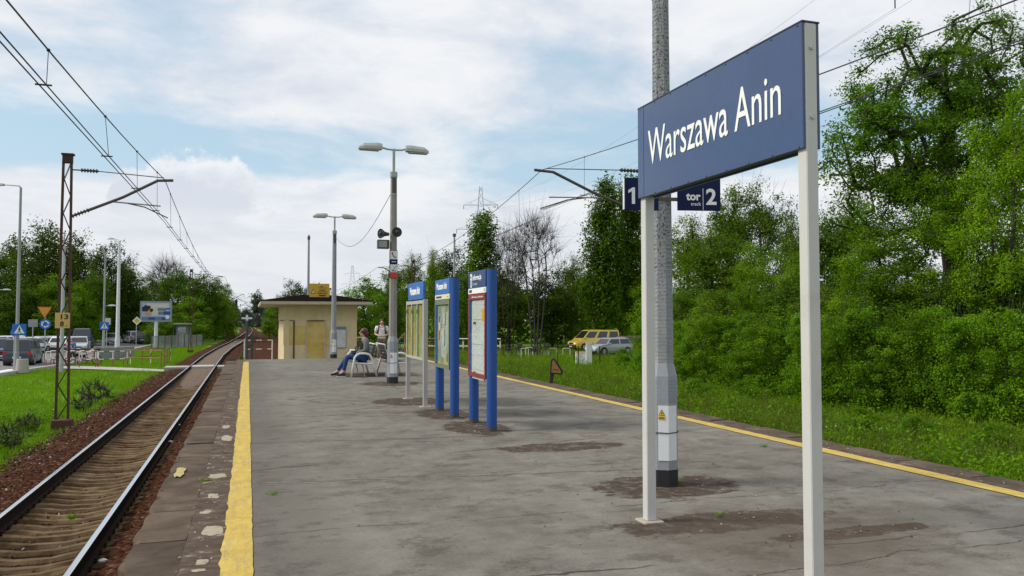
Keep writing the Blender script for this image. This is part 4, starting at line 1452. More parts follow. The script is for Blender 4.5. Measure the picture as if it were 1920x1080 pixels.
def lamp_post(label, loc, rz, mat_shaft, mat_base, top=5.55):
    t = thing('lamp_post', label, 'lamp post', loc, rz, 'concrete lamp posts along the platform')
    rot = R(0)
    MB().loft([octs(.150, 0, rot), octs(.149, .165, rot)]).build('black_band', 'black_paint', t)
    b = MB().loft([octs(.147, .166, rot), octs(.145, 1.09, rot), octs(.110, 1.22, rot)]).build('base', mat_base, t)
    rib = MB()
    for i in range(26):
        z = .2 + i * .034
        for k in (4, 6):
            a = octs(.147, z, rot); c = (k + 1) % 8
            p, q = Vector(a[k]), Vector(a[c])
            m_ = (p + q) / 2
            if k == 4 or z < .25 or z > .83: rib.box(m_.x * 1.002, m_.y * 1.002, z, .006, .096, .010, math.atan2(m_.y, m_.x))
    for i in range(80):
        z = 1.30 + i * .045
        if z > top - .75: break
        r0 = .110 - .027 * (z - 1.22) / (top - 1.22)
        for k in (4, 6):
            a = octs(r0, z, rot); m_ = (Vector(a[k]) + Vector(a[k + 1])) / 2
            rib.box(m_.x * 1.002, m_.y * 1.002, z, .006, r0 * .66, .014, math.atan2(m_.y, m_.x))
    tag(rib.build('cast_ribs', mat_base, b), kind='stuff')
    MB().loft([octs(.110, 1.22, rot), octs(.083, top, rot)]).build('shaft', mat_shaft, t)
    # tin sheet bent over two faces
    pl = MB()
    a, c = octs(.153, .26, rot), octs(.1525, .80, rot)
    a2, c2 = octs(.147, .26, rot), octs(.1465, .80, rot)
    for k in (5, 6):
        x0, x1 = (.12, 1) if k == 5 else (0, .88)
        L = lambda P, k0, u: tuple(Vector(P[k0]).lerp(Vector(P[k0 + 1]), u))
        vs = [L(a, k, x0), L(a, k, x1), L(c, k, x1), L(c, k, x0), L(a2, k, x0), L(a2, k, x1), L(c2, k, x1), L(c2, k, x0)]
        pl.add(vs, [(0, 1, 2, 3), (4, 7, 6, 5), (0, 4, 5, 1), (3, 2, 6, 7), (0, 3, 7, 4), (1, 5, 6, 2)])
    sh = pl.build('cover_sheet', 'tin_white', t)
    tr = octs(.155, .5, rot)
    MB().tube([(p[0], p[1], .53 + .004 * (i % 2)) for i, p in enumerate(tr + tr[:1])], .006, 5).build('chain', 'steel_dark', t)
    p0, p1 = Vector(octs(.1545, 0, rot)[5]), Vector(octs(.1545, 0, rot)[6])
    n_ = ((p0 + p1) / 2).normalized(); tx = (p1 - p0).normalized()
    def flat(name, mat, pts, off, par):
        o_ = (p0 + p1) / 2 * .994 + n_ * off
        vs = [o_ + tx * u + Vector((0, 0, v)) for u, v in pts]
        n2 = len(vs)
        vs += [v - n_ * .0015 for v in vs]
        MB().add(vs, [tuple(range(n2)), tuple(range(n2, 2 * n2))[::-1]] + [(k, n2 + k, n2 + (k + 1) % n2, (k + 1) % n2) for k in range(n2)]).build(name, mat, par)
    flat('warning_triangle', 'black', [(-.040, .705), (.022, .705), (-.009, .765)], .004, sh)
    flat('warning_triangle', 'sticker_yellow', [(-.033, .709), (.015, .709), (-.009, .756)], .006, sh)
    flat('lightning_mark', 'black', [(-.008, .745), (-.016, .725), (-.009, .725), (-.011, .712), (-.001, .731), (-.008, .731)], .008, sh)
    flat('warning_strip', 'sticker_yellow', [(-.042, .665), (.024, .665), (.024, .698), (-.042, .698)], .004, sh)
    for v in (.672, .684): flat('warning_print', 'black', [(-.036, v), (.018, v), (.018, v + .005), (-.036, v + .005)], .006, sh)
    # top pipe, arms and heads
    MB().loft([octs(.097, top - .60, rot), octs(.097, top - .585, rot)]).build('clamp', 'galvanised', t)
    MB().loft([octs(.100, top - .13, rot), octs(.098, top + .01, rot)]).build('collar', 'lamp_grey', t)
    MB().bx(-.055, .055, -.10, -.075, top - .54, top - .16).build('hatch', 'steel_dark', t)
    MB().tube([(0, 0, top), (0, 0, top + .63)], .036, 10).build('pipe', 'lamp_grey', t)
    for sx in (-1, 1):
        arm = MB().tube([(0, 0, top + .60), (sx * .18, 0, top + .61), (sx * .34, 0, top + .645)], .026, 8).build('arm', 'lamp_grey', t)
        h = MB()
        h.loft([[(sx * x, -w, z0), (sx * x, w, z0), (sx * x, w * .95, (z0 + z1) / 2), (sx * x, w * .55, z1), (sx * x, -w * .55, z1), (sx * x, -w * .95, (z0 + z1) / 2)] for x, w, z0, z1 in [(.32, .10, top + .585, top + .735), (.45, .125, top + .575, top + .745), (.80, .125, top + .565, top + .715), (.93, .09, top + .565, top + .64)]])
        hd = h.build('lamp_head', 'lamp_grey', t)
        MB().bx(sx * .40, sx * .90, -.10, .10, top + .545, top + .564).build('lamp_glass', 'lamp_glass', hd)
    return t


POLE = (3.99, 7.22, 0)
lamp_post('speckled concrete lamp post with black foot right behind the station sign', POLE, R(-10), 'speckled_concrete', 'pole_grey')
L1 = (3.62, 20.95, 0)
l1 = lamp_post('grey double arm lamp post with loudspeakers and phone sign by the bench', L1, R(2), 'pole_brown', 'pole_grey')
L2 = (3.56, 35.55, 0)
lamp_post('far double arm lamp post standing in front of the hut', L2, R(2), 'pole_grey', 'pole_grey')
# fittings of the middle post
for ang, x, z in ((-90, .02, 3.93), (205, -.05, 3.90)):
    d = Vector((math.cos(R(ang)), math.sin(R(ang)), 0))
    c = Vector((x, 0, z))
    sp = MB().tube([c + d * .10, c + d * .16, c + d * .24, c + d * .34, c + d * .36], [.045, .05, .07, .125, .13], 16, cap=False).build('loudspeaker', 'steel_dark', l1, smooth=True)
    MB().tube([c + d * .30, c + d * .345], [.08, .11], 16).build('horn_throat', 'black', sp)
    MB().ball(c + d * .35, .05, n=10, m=6).build('horn_cone', 'charcoal', sp)
bx_ = MB().bx(-.42, -.12, -.09, .09, 3.52, 3.75).build('signal_box', 'steel_dark', l1, .005)
MB().bx(-.40, -.19, -.097, -.0915, 3.55, 3.72).build('signal_pane', 'steel_grey', bx_)
MB().bx(-.125, .09, -.118, -.108, 2.74, 3.47).build('sign_backing', 'black', l1)
yy = -.121
for z0, z1, mt in ((3.24, 3.46, 'tin_white'), (3.11, 3.235, 'navy'), (2.90, 3.105, 'tin_white'), (2.75, 2.895, 'traffic_red')):
    pl = MB().bx(-.105, .085, yy - .006, yy + .002, z0, z1).build('pictogram_plate', mt, l1)
    if z0 == 3.24:
        MB().tube([(-.055, yy - .009, 3.42), (-.045, yy - .009, 3.36), (-.01, yy - .009, 3.31), (.04, yy - .009, 3.29)], [.022, .012, .012, .022], 6).build('telephone_symbol', 'traffic_red', pl)
    if z0 == 2.90:
        MB().tube([(-.06, yy - .007, 2.93), (.06, yy - .007, 3.07)], .006, 4).build('slash_symbol', 'black', pl)
        MB().bx(-.07, .05, yy - .009, yy - .0065, 2.925, 2.945).build('slash_symbol', 'black', pl)
    if z0 == 3.11:
        MB().bx(-.07, .05, yy - .009, yy - .0065, 3.165, 3.185).build('print_line', 'tin_white', pl)
# track number sign hung on the near post
ts = thing('track_sign', 'dark navy track number sign with tor and 2 fixed to the concrete post', 'track sign', (POLE[0], POLE[1] - .12, 0), R(-12))
zt = lambda py, d=7.95: CAM_H + (600 - py) * d / 1500
pa = MB().bx(.098, .545, -.012, .004, zt(392.5), zt(331)).build('panel', 'navy', ts, .002)
fit(letters('tor', .1, 'lettering_white', pa, (.19, -.0135, zt(366)), TO_CAM, bold=.003), .150)
fit(letters('track', .05, 'lettering_white', pa, (.235, -.0135, zt(380)), TO_CAM), .105)
fit(letters('2', .2, 'lettering_white', pa, (.392, -.0135, zt(367.5)), TO_CAM, bold=.005), None, .165)
MB().bx(.360, .364, -.0150, -.0125, zt(391), zt(350)).build('divider', 'lettering_white', pa)
pb = MB().bx(-.447, -.098, -.012, .004, zt(393.5), zt(332)).build('panel', 'navy', ts, .002)
oz = zt(366) - .0825
MB().prism([(-.372 + u, oz + v_) for u, v_ in [(0, 0), (0, .128), (-.036, .108), (-.036, .136), (.006, .165), (.032, .165), (.032, 0)]], -.0150, -.0125, 'y').build('lettering', 'lettering_white', pb)
MB().bx(-.456, -.449, -.03, .02, zt(392), zt(334)).build('edge_strip', 'tin_white', ts)
MB().bx(-.097, .097, -.006, .003, zt(375), zt(368)).build('bracket', 'steel_dark', ts)
MB().bx(-.097, .097, -.006, .003, zt(350), zt(343)).build('bracket', 'steel_dark', ts)


# ---------------------------------------------------------------- information boards
def tower(label, cx, y0, y1, H, header, frame, paper, strip_mat, head_text, seed, pb, rz=0):
    L = y1 - y0
    t = thing('information_tower', label, 'information board', (cx, y0, 0), 0, 'blue information towers')
    for y in (.072, L - .072):
        po = MB().loft([[(.078 * math.cos(a), y + .072 * math.sin(a) , z) for a in [2 * math.pi * k / 20 for k in range(20)]] for z in (0.0, .10, .101, H - .02)]).build('post', 'tower_blue', t)
        MB().loft([[(.079 * math.cos(a), y + .073 * math.sin(a), z) for a in [2 * math.pi * k / 20 for k in range(20)]] for z in (H - .02, H)]).build('post_cap', 'sign_edge', po)
        MB().loft([[(.080 * math.cos(a), y + .074 * math.sin(a), z) for a in [2 * math.pi * k / 20 for k in range(20)]] for z in (0.001, .06)]).build('foot', 'steel_dark', po)
    a, b = .147, L + .0
    X = -.078
    hd = MB().bx(X, .07, a, b, H - .275, H - .012).build('header', header, t, .004)
    st = MB().bx(X, .07, a, b, H - .365, H - .279).build('strip', strip_mat, t, .002)
    zt_, zb = H - .372, pb
    MB().bx(X + .035, .06, a, b, zb, zt_).build('cabinet', frame, t)
    fr = MB()
    fr.bx(X - .004, X + .034, a, b, zb, zb + .06).bx(X - .004, X + .034, a, b, zt_ - .085, zt_).bx(X - .004, X + .034, a, a + .055, zb + .06, zt_ - .085).bx(X - .004, X + .034, b - .055, b, zb + .06, zt_ - .085)
    f = fr.build('frame', frame, t)
    if frame == 'frame_red':
        for y in (a + .03, b - .03): MB().tube([(X - .010, y, zt_ - .04), (X - .003, y, zt_ - .04)], .014, 8).build('lock', 'black', f)
        pr = MB()
        q = random.Random(3)
        for i in range(12): pr.bx(X - .0065, X - .0043, a + .12 + i * .055, a + .155 + i * .055, zt_ - .058, zt_ - .058 + q.uniform(.01, .03))
        pr.build('print', 'tin_white', f)
    q = random.Random(seed)
    if paper == 'timetable':
        MB().bx(X + .026, X + .030, a + .06, b - .06, zb + .065, zt_ - .09).build('back_sheet', 'cream_strip', t)
        z = zt_ - .10
        for h in (.30, .38, .16, .22, .14):
            w = MB().bx(X + .020, X + .0235, a + .085, b - .20 + q.uniform(0, .05), z - h, z).build('sheet', 'timetable', t)
            if h in (.38, .14): MB().bx(X + .0170, X + .0195, b - .40, b - .24, z - .07, z - .03).build('red_heading', 'frame_red', w)
            for k in range(2): MB().bx(X + .0170, X + .0195, a + .10, a + .135, z - .09 - k * h * .45, z - .05 - k * h * .45).build('symbol', 'navy', w)
            z -= h + .008
        MB().bx(X + .0150, X + .0165, a + .12, a + .26, zt_ - .42, zt_ - .24).build('yellow_note', 'sticker_yellow', t)
    else:
        MB().bx(X + .026, X + .030, a + .06, b - .06, zb + .065, zt_ - .09).build('poster', paper, t)
        for k in range(7):
            y = a + .10 + q.random() * (b - a - .35); z = zb + .1 + q.random() * (zt_ - zb - .45)
            MB().bx(X + .020 - k * .0012, X + .021 - k * .0012, y, y + q.uniform(.07, .2), z, z + q.uniform(.08, .3)).build('poster_block', ['poster_slate', 'cream_strip', 'poster_grey', 'paper_notice', 'sign_yellow'][k % 5], t)
    MB().bx(X + .003, X + .006, a + .056, b - .056, zb + .061, zt_ - .086).build('glass_pane', 'display_glass', t)
    if head_text == 'info':
        iy = b - .14
        MB().bx(X - .0035, X - .0005, iy - .085, iy + .0, H - .26, H - .045).build('symbol_plate', 'lettering_white', hd)
        MB().bx(X - .0065, X - .004, iy - .055, iy - .03, H - .24, H - .14).build('letter_i', 'header_navy', hd)
        MB().tube([(X - .0065, iy - .0425, H - .10), (X - .004, iy - .0425, H - .10)], .017, 10).build('letter_i', 'header_navy', hd)
        fit(letters('informacja', .1, 'lettering_white', hd, (X - .003, iy - .13, H - .115), TO_LEFT, bold=.002), .50, .11)
        fit(letters('information', .05, 'paper_notice', hd, (X - .003, iy - .13, H - .215), TO_LEFT), .27, .05)
        MB().bx(X - .0025, X - .0004, b - .22, b - .06, H - .30, H - .345).build('print_line', 'charcoal', st)
        MB().bx(X - .0025, X - .0004, a + .05, a + .08, H - .30, H - .345).build('print_line', 'charcoal', st)
    else:
        fit(letters('Warszawa Anin', .1, 'lettering_white', hd, (X - .003, b - .13, H - .135), TO_LEFT, bold=.003), b - a - .3, .12)
        MB().bx(X - .0025, X - .0004, b - .52, b - .10, H - .305, H - .34).build('print_line', 'sign_edge', st)
        MB().bx(X - .0025, X - .0004, a + .06, a + .2, H - .31, H - .335).build('print_line', 'sign_yellow', st)
    return t


tower('blue information tower with red frame and white timetables, nearest the camera', 3.475, 11.42, 12.56, 2.43, 'header_navy', 'frame_red', 'timetable', 'white_strip', 'info', 1, .76)
tower('blue information tower with green map poster and cream strip, middle of three', 3.345, 13.17, 14.42, 2.38, 'header_blue', 'frame_green', 'poster_map', 'cream_strip', 'name', 2, .80)
t = thing('notice_board', 'grey metal notice board with three faded yellow posters and blue header', 'notice board', (3.17, 14.95, 0))
for y in (0, 1.72):
    po = MB().bx(.0, .082, y, y + .06, 0, 2.04).build('post', 'frame_grey', t, .004)
    MB().bx(-.06, .14, y - .06, y + .12, -.02, .012).build('base_plate', 'pad_concrete', po)
hd = MB().bx(.012, .05, .12, 1.62, 2.06, 2.40).build('header', 'header_blue', t, .004)
fit(letters('Warszawa Anin', .1, 'lettering_white', hd, (.0095, 1.42, 2.225), TO_LEFT, bold=.004), 1.0, .16)
MB().bx(.035, .05, .061, 1.719, .88, 2.03).build('back_panel', 'frame_grey', t)
f = MB().bx(-.006, .034, .061, 1.719, .88, .93).bx(-.006, .034, .061, 1.719, 1.965, 2.03)
for i in range(4): f.bx(-.006, .034, .061 + i * .536, .111 + i * .536, .931, 1.964)
f.build('frame', 'frame_grey', t)
for i in range(3):
    y = .115 + i * .536
    MB().bx(.026, .031, y, y + .475, .935, 1.96).build('poster', 'poster_old', t)
    MB().bx(.006, .009, y, y + .478, .933, 1.962).build('glass_pane', 'display_glass', t)
    MB().bx(-.012, -.007, y + .47, y + .50, 1.78, 1.86).build('hinge', 'rust', t)

# ---------------------------------------------------------------- benches back to back
def bench(label, loc, rz):
    t = thing('bench', label, 'bench', loc, rz, 'white tube benches back to back')
    for y in (0.0, 1.75):
        fr = MB()
        fr.tube([(.42, y, 0), (.37, y, .35), (.33, y, .56), (.27, y, .64), (.18, y, .675), (.02, y, .675), (-.08, y, .65), (-.14, y, .58), (-.22, y, .32), (-.31, y, 0)], .032, 8)
        fr.build('end_frame', 'bench_white', t, smooth=True)
        MB().tube([(.34, y, .40), (-.18, y, .37)], .024, 8).build('side_rail', 'bench_white', t)
        MB().tube([(.10, y + (.12 if y == 0 else -.12), .39), (.02, y + (.12 if y == 0 else -.12), .0)], .018, 6).build('inner_leg', 'steel_grey', t)
    for i in range(5):
        x = .31 - i * .105
        MB().box(x, .875, .415 - .012 * i, .09, 1.70, .022, 0, Matrix.Rotation(R(3), 3, 'Y')).build('seat_slat', 'charcoal', t, .003)
    for i in range(4):
        z = .50 + i * .11
        MB().box(-.185 - i * .035, .875, z, .020, 1.70, .095, 0, Matrix.Rotation(R(-17), 3, 'Y')).build('back_slat', 'charcoal', t, .003)
    for y in (.12, 1.63):
        MB().tube([(-.16, y, .36), (-.32, y, .91)], .018, 6).build('back_upright', 'bench_white', t)
    MB().tube([(-.335, .02, .93), (-.335, 1.73, .93)], .018, 8).build('back_rail', 'bench_white', t)
    return t


bench('white tube bench facing the left track with the seated woman', (3.40, 23.45, 0), math.pi)
b2 = bench('white tube bench facing away behind the lamp post, back to the woman', (4.20, 23.40, 0), 0)
b2.location = (4.16, 23.45, 0)
for o in COL.objects:
    if o.name.startswith('bench') and o.parent is None and abs(o.rotation_euler.z - math.pi) < .01: o.location = (3.28, 25.2, 0)


# ---------------------------------------------------------------- people
def skin(name, pts, edges, mat, parent, grow=0.0, sub=2, rootkey=None):
    keys = []
    for a, b in edges:
        for k in (a, b):
            if k not in keys: keys.append(k)
    me = bpy.data.meshes.new(name)
    me.from_pydata([pts[k][0] for k in keys], [(keys.index(a), keys.index(b)) for a, b in edges], [])
    o = bpy.data.objects.new(name, me)
    COL.objects.link(o)
    md = o.modifiers.new('skin', 'SKIN')
    md.use_smooth_shade = True
    if not me.skin_vertices: 
        bpy.context.view_layer.objects.active = o
    sk = me.skin_vertices[0].data if me.skin_vertices else me.attributes
    for i, k in enumerate(keys):
        rr_ = pts[k][1]
        rr_ = rr_ if isinstance(rr_, tuple) else (rr_, rr_)
        sk[i].radius = (rr_[0] + grow, rr_[1] + grow)
        sk[i].use_root = (k == rootkey) or (rootkey is None and i == 0)
    sb = o.modifiers.new('sub', 'SUBSURF')
    sb.levels = sub; sb.render_levels = sub
    dg = bpy.context.evaluated_depsgraph_get()
    m2 = bpy.data.meshes.new_from_object(o.evaluated_get(dg))
    bpy.data.objects.remove(o)
    for p in m2.polygons: p.use_smooth = True
    return link(name, m2, mat, parent)


def hand(pts, edges, wrist, palm, fwd, side, tag_):
    f = Vector(fwd).normalized(); s_ = Vector(side).normalized(); p = Vector(palm)
    pts['palm' + tag_] = (palm, (.036, .020))
    edges.append((wrist, 'palm' + tag_))
    for i, (u, L) in enumerate([(-.028, .07), (-.010, .082), (.010, .076), (.028, .060)]):
        a, b = p + f * .045 + s_ * u, p + f * (.045 + L * .6) + s_ * u + Vector((0, 0, -.012))
        pts['f%d%s' % (i, tag_)] = (tuple(a), .010)
        pts['g%d%s' % (i, tag_)] = (tuple(b), .008)
        edges += [('palm' + tag_, 'f%d%s' % (i, tag_)), ('f%d%s' % (i, tag_), 'g%d%s' % (i, tag_))]
    a = p + s_ * -.045 + f * .02
    pts['th' + tag_] = (tuple(a), .011)
    edges.append(('palm' + tag_, 'th' + tag_))


def head(pts, edges, neck, c, face):
    f = Vector(face); c = Vector(c)
    pts['jaw'] = (tuple(c + f * .022 - Vector((0, 0, .065))), (.058, .064))
    pts['skull'] = (tuple(c + Vector((0, 0, .02))), (.076, .092))
    pts['crown'] = (tuple(c - f * .01 + Vector((0, 0, .075))), (.062, .074))
    pts['nose'] = (tuple(c + f * .118 - Vector((0, 0, .012))), .012)
    edges += [(neck, 'jaw'), ('jaw', 'skull'), ('skull', 'crown'), ('skull', 'nose')]


# seated woman, looking along +x in her own frame
wm = thing('person', 'seated woman with short brown hair, grey jumper and blue jeans', 'person', (3.27, 23.85, 0), math.pi)
P = {'hip': ((-.02, 0, .53), (.13, .12)), 'waist': ((-.06, 0, .70), (.115, .10)), 'chest': ((-.05, 0, .92), (.135, .105)), 'sho': ((-.03, 0, 1.05), (.10, .08)), 'neck': ((.0, 0, 1.14), .048),
     'hl': ((.05, .10, .52), .09), 'kl': ((.50, .10, .60), .062), 'al': ((.60, .09, .16), .040), 'tl': ((.72, .10, .045), .035),
     'hr': ((.05, -.10, .52), .09), 'kr': ((.47, -.09, .57), .062), 'ar': ((.76, -.07, .15), .040), 'tr': ((.90, -.07, .06), .035),
     'sl': ((-.04, .17, 1.03), .058), 'el': ((-.02, .23, .76), .045), 'wl': ((.25, .10, .66), .030),
     'sr': ((-.04, -.17, 1.03), .058), 'er': ((-.02, -.23, .76), .045), 'wr': ((.25, -.08, .68), .030)}
E_ = [('hip', 'waist'), ('waist', 'chest'), ('chest', 'sho'), ('sho', 'neck'), ('hip', 'hl'), ('hl', 'kl'), ('kl', 'al'), ('al', 'tl'), ('hip', 'hr'), ('hr', 'kr'), ('kr', 'ar'), ('ar', 'tr'), ('sho', 'sl'), ('sl', 'el'), ('el', 'wl'), ('sho', 'sr'), ('sr', 'er'), ('er', 'wr')]
head(P, E_, 'neck', (.035, 0, 1.27), (1, 0, 0))
hand(P, E_, 'wl', (.31, .08, .645), (1, -.2, -.3), (0, -1, 0), 'l')
hand(P, E_, 'wr', (.31, -.06, .665), (1, .2, -.3), (0, 1, 0), 'r')
skin('body', P, E_, 'skin', wm, 0, 2, 'hip')
P3 = dict(P); P3['sho'] = ((-.03, 0, 1.05), (.11, .085)); P3['neck'] = ((-.005, 0, 1.10), .056); P3['sl'] = ((-.04, .165, 1.03), .066); P3['sr'] = ((-.04, -.165, 1.03), .066)
skin('jumper', P3, [('waist', 'chest'), ('sho', 'neck'), ('chest', 'sho'), ('sho', 'sl'), ('sl', 'el'), ('el', 'wl'), ('sho', 'sr'), ('sr', 'er'), ('er', 'wr'), ('hip', 'waist')], 'jumper_grey', wm, .028, 2, 'waist')
skin('jeans', P, [('hip', 'hl'), ('hl', 'kl'), ('kl', 'al'), ('hip', 'hr'), ('hr', 'kr'), ('kr', 'ar')], 'jeans', wm, .016, 2, 'hip')
for k, (x, y, z) in (('l', (.66, .095, .075)), ('r', (.83, -.07, .085))):
    sh = MB().loft([[(x - .11, y - .035, z - .055), (x - .11, y + .035, z - .055), (x - .11, y + .03, z + .04), (x - .11, y - .03, z + .04)], [(x + .02, y - .045, z - .06), (x + .02, y + .045, z - .06), (x + .02, y + .035, z + .03), (x + .02, y - .035, z + .03)], [(x + .14, y - .04, z - .06), (x + .14, y + .04, z - .06), (x + .13, y + .03, z - .015), (x + .13, y - .03, z - .015)]]).build('shoe', 'black', wm, .008)
    MB().bx(x - .115, x + .15, y - .048, y + .048, z - .078, z - .058).build('sole', 'tin_white', sh)
hb = MB()
hb.ball((-.005, 0, 1.315), .115, .098, .105, 14, 9)
hb.ball((-.055, 0, 1.245), .085, .092, .10, 12, 8)
hb.build('hair', 'hair_brown', wm, smooth=True)
MB().bx(.10, .128, -.075, .075, 1.275, 1.315).build('sunglasses', 'black', wm, .004)
MB().tube([(.06, .10, 1.02), (.085, .11, .85), (.06, .11, .72)], .03, 6).tube([(.06, -.10, 1.02), (.085, -.11, .85), (.06, -.11, .72)], .03, 6).build('waistcoat', 'vest_black', wm)
bag = thing('handbag', 'black and white handbag on the seated woman\'s lap', 'bag', (2.99, 23.86, .63), math.pi)
MB().loft([[(x, -.14, -.05), (x, .14, -.05), (x, .15, .06), (x, .07, .13), (x, -.07, .13), (x, -.15, .06)] for x in (-.09, .09)]).build('body', 'vest_black', bag, .02)
MB().bx(-.02, .135, -.11, .11, .105, .155).build('white_cloth', 'tin_white', bag, .02)
MB().tube([(0, -.1, .12), (-.06, -.06, .24), (-.06, .06, .24), (0, .1, .12)], .01, 6).build('handle', 'black', bag)
b3 = thing('backpack', 'dark bag set on the bench seat behind the seated woman', 'bag', (3.36, 24.45, .43), math.pi)
MB().loft([[(-.12, -.18, 0), (.12, -.18, 0), (.12, .18, 0), (-.12, .18, 0)], [(-.13, -.19, .15), (.13, -.19, .15), (.13, .19, .15), (-.13, .19, .15)], [(-.07, -.12, .28), (.07, -.12, .28), (.07, .12, .28), (-.07, .12, .28)]]).build('body', 'vest_black', b3, .03)
MB().tube([(0, -.06, .27), (0, 0, .33), (0, .06, .27)], .012, 6).build('handle', 'black', b3)

# standing man, looking along -y in his own frame
mp = GD(716, 33.2, 0)
man = thing('person', 'standing man in white shirt with backpack straps behind the lamp post', 'person', (mp.x, mp.y, .0), R(-8))
man.location.z = -.06
P = {'hip': ((0, 0, .93), (.15, .11)), 'waist': ((0, 0, 1.06), (.15, .11)), 'chest': ((0, .0, 1.28), (.165, .115)), 'sho': ((0, .01, 1.43), (.12, .085)), 'neck': ((0, 0, 1.50), .055),
     'hl': ((.10, 0, .88), .098), 'kl': ((.12, -.02, .49), .066), 'al': ((.13, .02, .09), .045), 'tl': ((.15, -.13, .035), .036),
     'hr': ((-.10, 0, .88), .098), 'kr': ((-.12, -.02, .49), .066), 'ar': ((-.13, .02, .09), .045), 'tr': ((-.15, -.13, .035), .036),
     'sl': ((.20, .01, 1.41), .066), 'el': ((.27, -.02, 1.12), .048), 'wl': ((.10, -.22, 1.06), .032),
     'sr': ((-.20, .01, 1.41), .066), 'er': ((-.27, -.02, 1.12), .048), 'wr': ((-.10, -.22, 1.06), .032)}
E_ = [('hip', 'waist'), ('waist', 'chest'), ('chest', 'sho'), ('sho', 'neck'), ('hip', 'hl'), ('hl', 'kl'), ('kl', 'al'), ('al', 'tl'), ('hip', 'hr'), ('hr', 'kr'), ('kr', 'ar'), ('ar', 'tr'), ('sho', 'sl'), ('sl', 'el'), ('el', 'wl'), ('sho', 'sr'), ('sr', 'er'), ('er', 'wr')]
head(P, E_, 'neck', (0, -.02, 1.615), (0, -1, 0))
hand(P, E_, 'wl', (.045, -.25, 1.05), (-1, -.1, -.1), (0, 0, 1), 'l')
hand(P, E_, 'wr', (-.045, -.25, 1.05), (1, -.1, -.1), (0, 0, 1), 'r')
skin('body', P, E_, 'skin', man, 0, 2, 'hip')
P2 = dict(P); P2['ml'] = ((.245, 0, 1.22), .058); P2['mr'] = ((-.245, 0, 1.22), .058)
skin('shirt', P2, [('hip', 'waist'), ('waist', 'chest'), ('chest', 'sho'), ('sho', 'sl'), ('sl', 'ml'), ('sho', 'sr'), ('sr', 'mr')], 'shirt_white', man, .018, 2, 'waist')
skin('trousers', P, [('hip', 'hl'), ('hl', 'kl'), ('kl', 'al'), ('hip', 'hr'), ('hr', 'kr'), ('kr', 'ar')], 'khaki', man, .018, 2, 'hip')
hb = MB(); hb.ball((0, .012, 1.675), .088, .105, .072, 14, 8); hb.build('hair', 'hair_dark', man, smooth=True)
for sx in (-1, 1):
    MB().tube([(sx * .035, -.105, 1.622), (sx * .035, -.114, 1.622)], .011, 6).build('eye', 'black', man)
    MB().ball((sx * .084, 0, 1.605), .012, .02, .03, 8, 5).build('ear', 'skin', man)
    MB().bx(sx * .08, sx * .20, -.20, .07, 0, .07).build('shoe', 'charcoal', man, .02)
pk = thing('backpack', 'black backpack worn by the standing man', 'bag', (mp.x, mp.y, -.06), R(-8))
MB().loft([[(-.15, .13, 1.0), (.15, .13, 1.0), (.14, .28, 1.0), (-.14, .28, 1.0)], [(-.16, .13, 1.25), (.16, .13, 1.25), (.15, .30, 1.25), (-.15, .30, 1.25)], [(-.12, .13, 1.45), (.12, .13, 1.45), (.10, .22, 1.45), (-.10, .22, 1.45)]]).build('pack', 'vest_black', pk, .02)
for sx in (-1, 1):
    MB().tube([(sx * .11, .14, 1.44), (sx * .125, .02, 1.535), (sx * .13, -.13, 1.40), (sx * .14, -.16, 1.22), (sx * .18, -.02, 1.08), (sx * .15, .14, 1.05)], .022, 6).build('strap', 'vest_black', pk)

# ---------------------------------------------------------------- platform hut
hut = thing('platform_hut', 'low cream rendered hut with flat black roof at the platform end', 'hut', (1.76, 42.0, -.72))
HX, HZ, HD = 3.62, 3.13, 8.2
def HP(px, py): # point on the front wall
    k = (42.0 - CAM.y) / ray(px, py).y
    v = CAM + ray(px, py) * k
    return v.x - 1.76, v.z + .72
w = MB().bx(0, HX, 0, HD, -.5, HZ)
w.build('wall', 'cream_render', hut)
_, zl = HP(560, 600)
MB().bx(-.012, HX + .012, -.014, HD, zl, HZ - .001).build('upper_band', 'cream_render', hut, .006)
MB().bx(-.02, .25, -.03, -.001, -.5, zl - .004).build('corner_pier', 'cream_render', hut, .006)
rf = MB()
rf.loft([[(-1.15, -1.0, HZ + .0), (HX + .62, -1.0, HZ + .0), (HX + .62, HD + .9, HZ), (-1.15, HD + .9, HZ)], [(-1.18, -1.03, HZ + .04), (HX + .65, -1.03, HZ + .04), (HX + .65, HD + .93, HZ + .04), (-1.18, HD + .93, HZ + .04)], [(-1.18, -1.03, HZ + .18), (HX + .65, -1.03, HZ + .18), (HX + .65, HD + .93, HZ + .18), (-1.18, HD + .93, HZ + .18)]])
rf.build('fascia', 'fascia', hut)
MB().loft([[(-1.21, -1.06, HZ + .181), (HX + .68, -1.06, HZ + .181), (HX + .68, HD + .96, HZ + .181), (-1.21, HD + .96, HZ + .181)], [(-1.21, -1.06, HZ + .215), (HX + .68, -1.06, HZ + .215), (HX + .68, HD + .96, HZ + .215), (-1.21, HD + .96, HZ + .215)], [(.9, 1.6, HZ + .56), (HX - .9, 1.6, HZ + .56), (HX - .9, HD - 1.6, HZ + .56), (.9, HD - 1.6, HZ + .56)]]).build('roof', 'roof_felt', hut)
def hbox(name, mat, x0, y0, x1, y1, off=.012, par=None, th=.012):
    a, b = HP(x0, y0), HP(x1, y1)
    return MB().bx(a[0], b[0], -off - th, -off, b[1], a[1]).build(name, mat, par or hut, .003)
hbox('paint_patch', 'ochre_patch_paint', 531.5, 612, 550, 647, .002, None, .003)
hbox('paint_patch', 'ochre_patch_paint', 552.5, 611, 573.5, 647, .002, None, .003)
hbox('paint_patch', 'ochre_patch_paint', 610.5, 613, 617, 650, .002, None, .003)
d2 = hbox('door', 'ochre_patch_paint', 576, 602.5, 608, 690, .002, None, .03)
